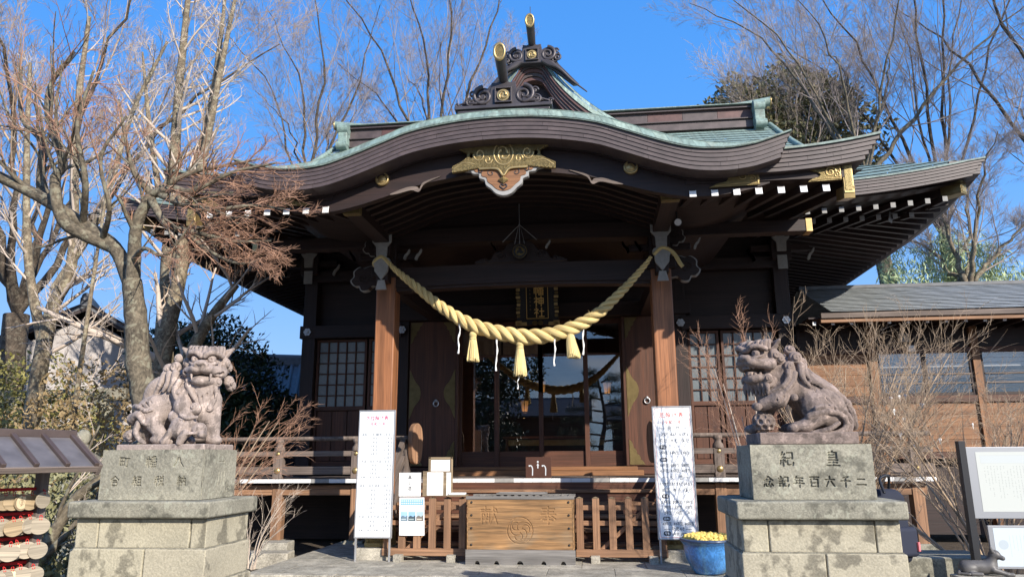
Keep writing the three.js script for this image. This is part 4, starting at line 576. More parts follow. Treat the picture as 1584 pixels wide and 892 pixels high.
// ------------------------------------------------------------------ main roof: hipped skirt and gabled top, in copper courses
const RZ = -8.2, EZ = -1.05, EX = 7.78;
const RP = (d) => 6.05 + 0.5 * d + 0.0165 * d * d;
const lift = (dc) => 0.33 * Math.pow(clamp(1 - dc / 3.2), 2);
{
  const D = EZ - RZ, GX = 6.25, cs = 0.245, geo = [], q4 = [];
  const strip = (fn, n) => surf(fn, n, 1, [12, cs]);
  for (let d = 0; d < D - 0.01; d += cs) {
    const d1 = Math.min(D, d + cs), hw = (dd) => dd < EX - GX ? EX - dd : GX;
    const fade = (dd) => clamp(1 - dd / 2.2);
    for (const back of [0, 1]) geo.push(strip((u, v) => { const dd = mix(d, d1, v), x = mix(-1, 1, back ? 1 - u : u) * hw(dd); const z = back ? 2 * RZ - EZ + dd : EZ - dd; return [x, RP(dd) + (1 - v) * 0.016 + lift(hw(dd) - Math.abs(x)) * fade(dd), z]; }, 60));
    if (d < EX - GX - 0.01) for (const s of [-1, 1]) geo.push(strip((u, v) => { const dd = Math.min(mix(d, d1, v), EX - GX), z0 = EZ - dd, z1 = 2 * RZ - EZ + dd, z = mix(z0, z1, s > 0 ? u : 1 - u); return [s * (EX - dd), RP(dd) + (1 - v) * 0.016 + lift(Math.min(z0 - z, z - z1)) * fade(dd), z]; }, 50));
  }
  const roof = part('main_roof', merge(geo), M.patina2, hall);
  // gable walls of the upper roof
  for (const s of [-1, 1]) { const sh = new THREE.Shape(); const y0 = RP(EX - GX) - 0.05; sh.moveTo(-(D - 1.4), y0); for (let i = 0; i <= 20; i++) { const t = i / 20, dd = mix(1.4, D, t); sh.lineTo(-(D - dd), RP(dd) - 0.02); } for (let i = 20; i >= 0; i--) { const dd = mix(1.4, D, i / 20); sh.lineTo(D - dd, RP(dd) - 0.02); } sh.closePath(); const g = extrude(sh, 0.1, 0); g.rotateY(Math.PI / 2); g.translate(s * (GX - 0.25) - 0.05, 0, RZ); part('gable_wall', g, M.dark, roof); }
  // verge rolls along the gables
  for (const s of [-1, 1]) for (const b of [1, -1]) { const pts = []; for (let i = 0; i <= 16; i++) { const dd = mix(1.5, D, i / 16); pts.push(V(s * GX, RP(dd) + 0.03, RZ + b * (D - dd))); } const t = new Tubes(); t.add(pts, 0.07, 8); part('verge_roll', t.geo(), M.patina, roof); }
  // layered eaves: right and left of the porch, sides and back
  const eaveLine = (s, x0, x1, dy, n) => { const o = []; for (let i = 0; i <= n; i++) { const x = mix(x0, x1, i / n); o.push([s * x, RP(0) + lift(EX - x) + dy]); } return s > 0 ? o : o.reverse(); };
  for (const s of [-1, 1]) for (let i = 0; i < 5; i++) {
    const y0 = -0.25 * i / 5 - 0.002, y1 = -0.25 * (i + 1) / 5 + 0.004, e = EX + 0.05 - 0.05 * i, c = [4.5, 5.3 + 0.3 * (i % 3), 6.35 + 0.25 * ((i * 2) % 3), e];
    for (let k = 0; k < 3; k++) part('eave_lamina', ribbon(eaveLine(s, c[k] + 0.0015, c[k + 1] - 0.0015, y0, 8), eaveLine(s, c[k] + 0.0015, c[k + 1] - 0.0015, y1, 8), EZ - 0.5, EZ + 0.03 - 0.014 * i), (i + k) % 2 ? M.eave : M.eave2, roof);
    const zs = []; for (let k = 0; k <= 24; k++) zs.push(mix(EZ - 0.02, 2 * RZ - EZ, k / 24));
    const g = ribbon(zs.map((z) => [-z, RP(0) + lift(Math.min(EZ - z, z - (2 * RZ - EZ))) + y0]), zs.map((z) => [-z, RP(0) + lift(Math.min(EZ - z, z - (2 * RZ - EZ))) + y1]), -0.5, 0.03 - 0.014 * i); g.rotateY(Math.PI / 2); if (s < 0) g.rotateY(Math.PI), g.translate(0, 0, 2 * RZ); g.translate(s * EX, 0, 0); part('side_lamina', g, i % 2 ? M.eave : M.eave2, roof);
  }
  part('back_eave', boxb(-EX, EX, 5.82, 6.04, 2 * RZ - EZ - 0.02, 2 * RZ - EZ + 0.5, 0), M.eave, roof);
  for (const s of [-1, 1]) part('eave_edge', ribbon(eaveLine(s, 4.5, EX + 0.06, 0.028, 12), eaveLine(s, 4.5, EX + 0.06, 0.0, 12), EZ - 0.3, EZ + 0.05), M.patinaGrey, roof);
  // soffit sheets and rafters
  const SY = (d) => 5.74 + 0.145 * d;       // underside height by distance from the eave
  const sof = []; for (const s of [-1, 1]) { sof.push(surf((u, v) => { const d = v * 3.3, z = mix(EZ - d - 0.1, 2 * RZ - EZ + d, s > 0 ? u : 1 - u); return [s * (EX - 0.1 - d * 0.8), SY(d) + 0.06 + lift(EZ - z) * (1 - v) * 0.8, z]; }, 30, 2).scale(1, 1, 1)); }
  sof.push(surf((u, v) => { const d = v * 3.3, x = mix(1, -1, u) * (EX - 0.1 - d * 0.8); return [x, SY(d) + 0.06 + lift(EX - Math.abs(x)) * (1 - v) * 0.8, EZ - 0.1 - d]; }, 40, 2));
  part('soffit', merge(sof), M.dark, roof);
  const endG = muv(new THREE.BoxGeometry(0.082, 0.09, 0.01));
  for (const s of [-1, 1]) for (let x = 4.66; x < 7.3; x += 0.288) {
    const lf = lift(EX - x), d1 = Math.min(3.2, 0.35 + (EX - x) * 1.25); const r = part('rafter', beam([s * x, SY(d1) - 0.01, EZ - d1], [s * x, SY(0.3) + lf * 0.6 - 0.13, EZ - 0.28], 0.078, 0.09), M.dark, roof);
    const e = part('rafter_end', endG, M.chalk, r); e.position.set(s * x, SY(0.3) + lf * 0.6 - 0.13, EZ - 0.272);
    if (x < 7.0) { const q = part('under_rafter', beam([s * x, SY(d1) - 0.12, EZ - d1], [s * x, SY(1) + lf * 0.3 - 0.2, EZ - 0.95], 0.078, 0.09), M.dark, roof); const e2 = part('rafter_end', endG, M.chalk, q); e2.position.set(s * x, SY(1) + lf * 0.3 - 0.2, EZ - 0.942); }
  }
  for (const s of [-1, 1]) for (let z = EZ - 0.75; z > -15; z -= 0.288) { const dc = EZ - z, lf = lift(dc), d1 = Math.min(2.55, dc * 0.8); part('rafter', beam([s * (EX - 0.28), SY(0.3) + lf * 0.7 - 0.05, z], [s * (EX - d1), SY(d1 * 1.15) - 0.03, z], 0.078, 0.1), M.dark, roof); }
  // hip rafter with gilt end
  for (const s of [-1, 1]) { const h = part('hip_rafter', beam([s * 5.1, 6.12, WZ + 0.1], [s * 7.42, 5.98, EZ - 0.36], 0.16, 0.2), M.dark, roof); const g = box(0.2, 0.24, 0.34, 0, 0, 0); g.rotateY(s * 0.7); g.translate(s * 7.44, 5.97, EZ - 0.34); const m = part('gilt_end', g, M.goldDull, h); const f = box(0.15, 0.19, 0.006, 0, 0, 0.174, 0, 0, 0, 0.002); f.rotateY(s * 0.7); f.translate(s * 7.44, 5.97, EZ - 0.34); part('end_face', f, M.goldRelief, m); part('painted_end', box(0.1, 0.2, 0.012, s * 6.62, 5.72, EZ - 1.0, 0, s * 0.6, -s * 0.35, 0.002), M.chalk, h); }
  // ridge: courses, cap, end ornaments
  part('ridge_course', [boxb(-5.75, 5.75, 10.3, 10.52, RZ - 0.36, RZ + 0.36)], M.eave, roof); part('ridge_course', [boxb(-5.78, 5.78, 10.53, 10.56, RZ - 0.42, RZ + 0.42)], M.eave2, roof);
  for (let i = 0; i < 12; i++) part('ridge_panel', boxb(-5.74 + i * 0.957, -5.74 + (i + 1) * 0.957 - 0.006, 10.565, 10.86, RZ - 0.31, RZ + 0.31), i % 2 ? M.barge : M.eave, roof);
  part('ridge_course', [boxb(-5.78, 5.78, 10.865, 10.9, RZ - 0.40, RZ + 0.40)], M.eave2, roof); part('ridge_course', [boxb(-5.76, 5.76, 10.905, 10.965, RZ - 0.32, RZ + 0.32)], M.eave, roof); part('ridge_course', [boxb(-5.78, 5.78, 10.97, 11.0, RZ - 0.42, RZ + 0.42)], M.patinaGrey, roof);
  const cp = []; for (let i = 0; i <= 40; i++) { const x = mix(-6.3, 6.3, i / 40); cp.push(V(x, 11.02 + 0.17 * Math.pow(clamp((Math.abs(x) - 3.6) / 2.7), 2), RZ)); } const ct = new Tubes(); ct.add(cp, cp.map((p) => 0.10 + 0.03 * clamp((Math.abs(p.x) - 5.4) / 0.9)), 12); part('ridge_cap', ct.geo(), M.patina, roof);
  for (const s of [-1, 1]) { part('cap_end', place(new THREE.TorusGeometry(0.12, 0.024, 8, 20), s * 6.31, 11.19, RZ, 0, Math.PI / 2, 0), M.gold, roof);
    const o = part('ridge_end_ornament', [boxb(s * 5.86 - 0.12, s * 5.86 + 0.12, 10.15, 10.98, RZ - 0.5, RZ + 0.5, 0.04)], M.patina, roof);
    part('scroll_roll', [cyl(0.17, 0.17, 0.3, s * 5.86, 10.82, RZ + 0.5, 16, 0, 0, Math.PI / 2), cyl(0.12, 0.12, 0.3, s * 5.88, 10.3, RZ + 0.55, 16, 0, 0, Math.PI / 2), boxb(s * 5.86 - 0.14, s * 5.86 + 0.14, 10.3, 10.8, RZ + 0.3, RZ + 0.6, 0.03)], M.patina2, o); }
}
// ------------------------------------------------------------------ dormer gable (chidori-hafu) on the front slope
const CT = [[0, 10.12], [0.2, 10.06], [0.39, 9.74], [0.64, 9.38], [1.05, 8.94], [1.6, 8.5], [2.3, 8.08], [3.1, 7.72]];
function CY(x) { x = Math.abs(x); for (let i = 0; i < CT.length - 1; i++) if (x <= CT[i + 1][0]) return mix(CT[i][1], CT[i + 1][1], (x - CT[i][0]) / (CT[i + 1][0] - CT[i][0])); return CT[CT.length - 1][1]; }
const cc = new THREE.CatmullRomCurve3(CT.map(([x, y]) => V(x, y, 0)), false, 'catmullrom', 0.5).getPoints(120);
function CC(x) { x = Math.abs(x); for (let i = 0; i < cc.length - 1; i++) if (x <= cc[i + 1].x) return mix(cc[i].y, cc[i + 1].y, (x - cc[i].x) / (cc[i + 1].x - cc[i].x || 1)); return cc[cc.length - 1].y; }
{
  const FZ = -3.4; const cl = (x0, x1, dy, n, sq = 1) => { const o = []; for (let i = 0; i <= n; i++) { const x = mix(x0, x1, i / n); o.push([x, CC(x) + dy]); } return o; };
  const d = part('dormer_gable', merge([1, -1].map((s) => surf((u, v) => { const x = mix(0.0, 3.1, u), z = mix(FZ - 0.35, RZ, v); return [s * x, CC(x) + 0.30, s > 0 ? z : z]; }, 40, 6, [4, 5]))), M.patina, hall);
  part('gable_board', (() => { const sh = shapeOf([...cl(-2.9, 2.9, -0.3, 40), [2.9, 6.9], [-2.9, 6.9]]); const g = extrude(sh, 0.06, 0); g.translate(0, 0, FZ - 0.35); return g; })(), M.dark, d);
  for (let i = 0; i < 5; i++) for (const s of [-1, 1]) { const a = 0.0, b = 3.0, L = cl(a, b, -0.085 * i - 0.004, 30), Bq = cl(a, b, -0.085 * (i + 1) + 0.006, 30); const f = (l) => s > 0 ? l : l.map(([x, y]) => [-x, y]).reverse(); part('barge_lamina', ribbon(f(L), f(Bq), FZ - 0.35, FZ + 0.05 - 0.035 * i), i % 2 ? M.eave2 : M.barge, d); }
  // rolled verge in plates
  const pf = [[FZ + 0.07, 0.0], [FZ + 0.02, 0.12], [FZ - 0.12, 0.24], [FZ - 0.4, 0.31]], NC = 16, rg = rngOf(9), mats = [M.patina, M.patina2, M.patina3];
  for (const s of [-1, 1]) for (let r = 0; r < 3; r++) for (let c = 0; c < NC; c++) {
    const xa = 0.16 + 2.84 * c / NC, xb = 0.16 + 2.84 * (c + 1) / NC - 0.002, P = (x, k) => { const xx = x - 0.03 * k; return [s * (xx + pf[k][1] * 0.35), CC(xx) + pf[k][1] + 0.006 * (k === r ? 1 : 0), pf[k][0] + 0.004 * (k === r ? 1 : 0)]; };
    const A = P(xa, r), B = P(xb, r), C = P(xb, r + 1), E = P(xa, r + 1), p = s > 0 ? [...A, ...B, ...C, ...A, ...C, ...E] : [...B, ...A, ...E, ...B, ...E, ...C]; const g = new THREE.BufferGeometry(); g.setAttribute('position', new THREE.Float32BufferAttribute(p, 3)); g.computeVertexNormals(); part('copper_sheet', muv(g, 0), mats[(rg() * 3) | 0], d);
  }
  part('dormer_ridge', [boxb(-0.2, 0.2, 10.2, 10.42, RZ + 0.2, FZ - 0.3), place(cyl(0.1, 0.1, 4.5, 0, 0, 0, 12, Math.PI / 2), 0, 10.5, -6.0)], M.patina2, d);
}
// ------------------------------------------------------------------ ridge-end ornaments (front of porch and dormer)
function ornament(name, y, z, sc, fin, base) {
  const o = part(name, [place(extrude(shapeOf([[-0.26, 0], [-0.26, 0.22], [-0.2, 0.22], [-0.17, 0.38], [-0.1, 0.37], [0, 0.42], [0.1, 0.37], [0.17, 0.38], [0.2, 0.22], [0.26, 0.22], [0.26, 0]]), 0.2, 0.012), 0, y, z - 0.2, 0, 0, 0, [sc, sc, 1])], M.bronze, hall);
  part('crest_frame', [place(merge([box(0.22, 0.02, 0.05, 0, 0.115, 0), box(0.22, 0.02, 0.05, 0, -0.115, 0), box(0.02, 0.25, 0.05, 0.12, 0, 0), box(0.02, 0.25, 0.05, -0.12, 0, 0)]), 0, y + 0.16 * sc, z + 0.03, 0, 0, 0, sc)], M.bronze, o);
  part('gilt_crest', [place(merge([cyl(0.095, 0.1, 0.03, 0, 0, 0, 24, Math.PI / 2), place(tomoe(0.088, 0), 0, 0, 0.02, 0, 0, 0, [1, 1, 0.8])]), 0, y + 0.16 * sc, z + 0.02, 0, 0, 0, sc)], M.gold, o);
  for (const s of [-1, 1]) {
    const sw = []; sw.push(tubeGeo(spiral(s * 0.31, 0.17, 0.155, 1.8, Math.PI / 2, -s, 0.02, 0.12, 34), Array.from({ length: 35 }, (_, i) => mix(0.04, 0.014, i / 34)), 8), place(cyl(0.15, 0.17, 0.1, s * 0.31, 0.17, -0.04, 20, Math.PI / 2)), tubeGeo(spiral(s * 0.5, 0.08, 0.075, 1.4, Math.PI / 2, -s, 0.02, 0.15, 20), 0.02, 6), tubeGeo(spiral(s * 0.47, 0.24, 0.06, 1.3, 0, s, 0.0, 0.15, 18), 0.018, 6));
    if (fin) { sw.push(tubeGeo([[s * 0.3, 0.07, 0], [s * 0.45, 0.06, 0.02], [s * 0.62, 0.075, 0.0], [s * 0.72, 0.07, -0.02]], [0.06, 0.05, 0.035, 0.03, 0.03, 0.03, 0.025, 0.02, 0.018, 0.016, 0.014, 0.012, 0.01], 8, 12), tubeGeo([[s * 0.36, 0.13, 0], [s * 0.5, 0.11, 0.02], [s * 0.68, 0.06, 0.0]], Array.from({ length: 13 }, (_, i) => mix(0.035, 0.012, i / 12)), 8, 12), tubeGeo(spiral(s * 0.71, 0.06, 0.04, 1.2, 0, s, 0, 0.2, 14), 0.014, 6), place(extrude(shapeOf([[0.2 * s, 0], [0.2 * s, 0.2], [0.45 * s, 0.12], [0.7 * s, 0.03], [0.7 * s, 0]]), 0.08, 0.006), 0, 0, -0.09)); }
    else { for (let k = 0; k < 4; k++) sw.push(tubeGeo([[s * (0.2 + 0.03 * k), 0.02 - 0.02 * k, 0.02], [s * (0.38 + 0.05 * k), -0.02 - 0.05 * k, 0.03], [s * (0.5 + 0.09 * k), -0.12 - 0.1 * k, 0.0], [s * (0.58 + 0.16 * k), -0.2 - 0.16 * k, -0.02]], Array.from({ length: 13 }, (_, i) => mix(0.045, 0.012, i / 12)), 7, 12)); sw.push(tubeGeo(spiral(s * 0.44, 0.05, 0.07, 1.2, 1.5, -s, 0, 0.2, 16), 0.02, 6), tubeGeo(spiral(s * 0.5, 0.16, 0.045, 1.1, 1.5, -s, 0, 0.2, 16), 0.015, 6), place(extrude(shapeOf([[0.15 * s, 0.2], [0.42 * s, 0.14], [0.52 * s, -0.05], [0.9 * s, -0.5], [0.8 * s, -0.5], [0.3 * s, -0.05], [0.15 * s, 0]]), 0.08, 0.006), 0, 0, -0.1)); }
    part('scroll_fin', place(merge(sw), 0, y, z - 0.02, 0, 0, 0, [sc, sc, 1]), M.bronze, o);
  }
  if (base) part('base_moulding', [boxb(-0.74 * sc, 0.74 * sc, y - 0.05, y, z - 0.24, z + 0.06, 0.01), boxb(-0.7 * sc, 0.7 * sc, y - 0.1, y - 0.052, z - 0.2, z + 0.03, 0.01)], M.bronze, o);
  // projecting tube with gilt mouth
  const a = V(0, y + 0.36 * sc, z - 0.15), b = V(0, y + 0.64 * sc, z + 0.42 * sc), tb = new Tubes(); tb.add([a, b], [0.07 * sc, 0.088 * sc], 20); part('ridge_tube', tb.geo(), M.bronze, o);
  const dir = b.clone().sub(a).normalize(), ang = Math.atan2(dir.y, dir.z); part('tube_mouth', [place(new THREE.TorusGeometry(0.082 * sc, 0.022 * sc, 8, 24), 0, b.y - 0.02 * sc, b.z + 0.06 * sc, 0.12, 0, 0, [0.92, 1.4, 1])], M.gold, o); part('mouth_disc', place(cyl(0.08 * sc, 0.08 * sc, 0.03, 0, 0, 0, 20, Math.PI / 2), 0, b.y - 0.02 * sc, b.z + 0.055 * sc, 0.12, 0, 0, [0.92, 1.4, 1]), M.goldRelief, o);
  return o;
}
ornament('porch_ridge_ornament', 6.25, 2.12, 0.92, true, true);
ornament('dormer_ridge_ornament', 9.98, -3.22, 1.12, false, false);
part('lightning_rod', cyl(0.008, 0.008, 0.22, 0, 11.04, -2.9, 6), M.blackMetal, hall);
part('porch_ridge', [boxb(-0.22, 0.22, 6.12, 6.42, -4.2, 1.9, 0.02), place(cyl(0.1, 0.1, 5.9, 0, 0, 0, 12, Math.PI / 2), 0, 6.46, -1.1)], M.patina2, hall);
// ================================================================== SACRED ROPE
{
  const path = curvePts([[-2.12, 4.6, 0.14], [-2.02, 4.48, 0.2], [-1.68, 4.19, 0.25], [-1.15, 3.76, 0.27], [-0.68, 3.49, 0.28], [-0.03, 3.32, 0.28], [0.37, 3.31, 0.28], [0.77, 3.4, 0.28], [1.2, 3.62, 0.27], [1.6, 3.98, 0.25], [1.95, 4.36, 0.22], [2.08, 4.54, 0.16]], 420);
  const Rr = (t) => 0.024 + 0.09 * Math.pow(Math.sin(Math.PI * clamp(t * 0.94 + 0.03)), 1.6);
  const t = thing('sacred_rope', 'thick twisted straw rope hung between the two porch pillars', 'rope');
  const N = path.length - 1; let ph = 0; const ring = [[], [], []], rr = [];
  for (let i = 0; i <= N; i++) {
    const T1 = path[Math.min(N, i + 1)].clone().sub(path[Math.max(0, i - 1)]).normalize(), n = new THREE.Vector3(0, 0, 1), b = new THREE.Vector3().crossVectors(T1, n), R = Rr(i / N);
    if (i) ph += path[i].distanceTo(path[i - 1]) / (R * 4.6 + 0.06) * Math.PI * 2;
    for (let k = 0; k < 3; k++) { const a = ph + k * 2.0944; ring[k].push(path[i].clone().addScaledVector(n, Math.cos(a) * R * 0.6).addScaledVector(b, Math.sin(a) * R * 0.6)); } rr.push(R * 0.53);
  }
  for (let k = 0; k < 3; k++) { const tb = new Tubes(); tb.add(ring[k], rr, 12); part('rope_strand', tb.geo(), M.straw, t); }
  for (const s of [-1, 1]) part('rope_end', tubeGeo(s > 0 ? [[2.12, 4.57, 0.16], [2.26, 4.68, 0.16], [2.42, 4.6, 0.16], [2.52, 4.42, 0.16], [2.56, 4.36, 0.16]] : [[-2.1, 4.56, 0.16], [-2.25, 4.7, 0.16], [-2.38, 4.6, 0.14], [-2.32, 4.52, 0.1]], 0.032, 8, 16), M.straw, t);
  part('loose_straw', (() => { const tb = new Tubes(), rg = rngOf(3); for (let i = 0; i < 70; i++) { const p = path[70 + (rg() * 260 | 0)]; const d = V((rg() - 0.5) * 0.12, rg() * 0.1 - 0.04, 0.02 + rg() * 0.06); tb.add([p.clone().add(V(0, (rg() - 0.5) * 0.14, 0.06)), p.clone().add(V(0, (rg() - 0.5) * 0.16, 0.07)).add(d)], 0.0016, 3); } return tb.geo(); })(), M.strawPale, t).userData.kind = 'stuff';
  // straw tassels and paper streamers hang from the rope
  const rg = rngOf(21);
  for (const [x, y, h, tw] of [[-0.71, 3.40, 0.46, 0.0], [0.02, 3.24, 0.54, 0.0], [0.79, 3.44, 0.48, 0.1]]) {
    const ts = thing('straw_tassel', x < -0.5 ? 'straw tassel on the rope beside the left paper streamer' : x < 0.5 ? 'longest straw tassel at the lowest point of the rope' : 'straw tassel on the rope below the gold lettered plaque', 'tassel', [x, y, 0.3], 0, 'tassels on the sacred rope');
    part('tassel_neck', lathe([[0.001, 0.0], [0.04, 0], [0.062, -0.05], [0.05, -0.1], [0.045, -0.12]], 14), M.straw, ts); part('binding', place(new THREE.TorusGeometry(0.05, 0.011, 6, 18), 0, -0.115, 0, Math.PI / 2), M.strawPale, ts);
    const tb = new Tubes(); for (let i = 0; i < 260; i++) { const a = rg() * 6.283, r = Math.sqrt(rg()), L = h * (0.9 + rg() * 0.12); tb.add([V(Math.cos(a) * r * 0.045, -0.1, Math.sin(a) * r * 0.045), V(Math.cos(a) * r * 0.078 + tw * 0.2, -0.1 - (L - 0.1) * 0.5, Math.sin(a) * r * 0.078), V(Math.cos(a) * r * 0.105 + tw * 0.5, -L, Math.sin(a) * r * 0.105)], [0.008, 0.008, 0.006], 4); }
    stuffPart('straw_skirt', tb.geo(), M.strawPale, ts);
  }
  for (const [x, y, h, w] of [[-0.92, 3.52, 0.46, 'thin'], [-0.33, 3.28, 0.5, 'long'], [0.0, 2.72, 0.22], [0.56, 3.26, 0.42, 'narrow'], [1.0, 3.5, 0.5, 'broad']]) {
    const pts = []; for (let i = 0; i <= 10; i++) pts.push([Math.sin(i * 0.9 + x * 7) * 0.008 - i * 0.002, -h * i / 10, 0.02 * Math.cos(i * 1.3)]);
    const m = single('paper_streamer', (() => { const tb = new Tubes(); tb.add(curvePts(pts, 30), Array.from({ length: 31 }, (_, i) => 0.014 + 0.004 * Math.sin(i * 0.7)), 5, true, 0.35); return tb.geo(); })(), M.paper, h < 0.3 ? 'short white paper streamer under the middle tassel' : { thin: 'thin white paper streamer beside the tassel nearest the lattice-side door leaf', long: 'long white paper streamer between the first two straw tassels', narrow: 'narrow white paper streamer between the middle tassel and the one under the plaque', broad: 'broad white paper streamer beyond the tassel next to the shaded rope' }[w], 'paper streamer', 'paper streamers on the sacred rope'); m.position.set(x, y, 0.31);
  }
}
// ================================================================== NAME PLAQUE above the doors
{
  const t = thing('name_plaque', 'black plaque with gold lettering in a notched gilt frame above the doors', 'plaque', [0, 4.82, -3.72]); t.rotation.x = 0.16;
  part('board', box(0.66, 1.05, 0.05, 0, 0, 0), M.blackMetal, t);
  const face = printMat(256, 512, (c, w, h) => { c.fillStyle = '#0b0808'; c.fillRect(0, 0, w, h); c.strokeStyle = '#d8b46a'; c.fillStyle = '#d8b46a'; c.lineWidth = 7; c.strokeRect(12, 12, w - 24, h - 24); const s = 118; ['八', '幡', '神', '社'].forEach((k, i) => kanji(c, k, 92, 22 + i * 119, s * 0.92, 12)); c.globalAlpha = 0.6; for (let i = 0; i < 9; i++) { c.fillRect(44, 60 + i * 42, 12 + (i % 3) * 4, 3); c.fillRect(48, 70 + i * 42, 10, 3); c.fillRect(50, 56 + i * 42, 3, 22); } }, { roughness: 0.5, metalness: 0.2 });
  const f = part('lettering', new THREE.PlaneGeometry(0.5, 1.0), face, t); f.position.z = 0.0275;
  for (const s of [-1, 1]) { part('frame_side', box(0.13, 1.2, 0.06, s * 0.37, 0, 0.01), M.blackMetal, t); for (let i = 0; i < 13; i++) part('gilt_block', box(0.075 + (i % 3) * 0.01, 0.062, 0.03, s * (0.40 + 0.01 * Math.sin(i * 1.3)), -0.42 + i * 0.08, 0.045, 0, 0, 0, 0.012), i % 2 ? M.gold : M.goldDull, t); part('frame_foot', [box(0.13, 0.1, 0.05, s * 0.40, -0.57, 0.03), box(0.2, 0.075, 0.05, s * 0.33, -0.585, 0.03)], M.gold, t); part('gilt_cloud', place(new THREE.SphereGeometry(0.06, 10, 8), s * 0.06, -0.57, 0.03, 0, 0, 0, [1, 0.8, 0.4]), M.goldDull, t); }
  part('frame_bottom', [box(0.7, 0.12, 0.05, 0, -0.55, 0), box(0.8, 0.12, 0.05, 0, 0.58, 0)], M.blackMetal, t);
}
// ================================================================== LANTERNS inside the hall
for (const [x, y, z, lb] of [[-0.55, 2.72, -6.6, 'glowing hanging lantern seen low behind the glass doors'], [-0.1, 3.15, -6.2, 'glowing hanging lantern higher up behind the middle door stile'], [1.45, 3.1, -6.3, 'pale hanging lantern behind the glass next to the metal-fitted door']]) {
  const t = thing('hanging_lantern', lb, 'lantern', [x, y, z]);
  part('roof', lathe([[0.001, 0.24], [0.03, 0.23], [0.05, 0.18], [0.17, 0.13], [0.17, 0.115], [0.001, 0.115]], 6), M.bronze, t); const gm = std({ color: lin(0.6, 0.4, 0.2), emissive: lin(1, 0.48, 0.14), emissiveIntensity: 0.06, roughness: 0.8 }); part('shade', lathe([[0.001, -0.15], [0.075, -0.15], [0.12, 0.11], [0.001, 0.112]], 6), gm, t); for (let q = 0; q < 6; q++) { const a = q * 1.0472; part('frame_bar', tubeGeo([[0.122 * Math.sin(a), 0.115, 0.122 * Math.cos(a)], [0.078 * Math.sin(a), -0.15, 0.078 * Math.cos(a)]], 0.008, 5), M.bronze, t); } part('base', lathe([[0.001, -0.19], [0.05, -0.19], [0.09, -0.15], [0.001, -0.149]], 6), M.bronze, t); part('chain', cyl(0.008, 0.008, 1.6, 0, 1.0, 0, 6), M.bronze, t);
  const L = new THREE.PointLight(new THREE.Color(1, 0.55, 0.2), 0.15, 0, 2); L.position.set(0, -0.32, 0.24); L.castShadow = true; t.add(L);
}
// altar furniture that shows dimly behind the glass
{ const t = thing('altar_table', 'low dark offering table behind the glass doors', 'table', [0.2, 1.24, -6.9]); part('top', box(2.6, 0.06, 0.6, 0, 0.72, 0), M.brown, t); for (const [a, b] of [[-1.2, 0.25], [1.2, 0.25], [-1.2, -0.25], [1.2, -0.25]]) part('leg', box(0.07, 0.7, 0.07, a, 0.35, b), M.brown, t); part('apron', box(2.4, 0.14, 0.03, 0, 0.6, 0.26), M.goldDull, t); }
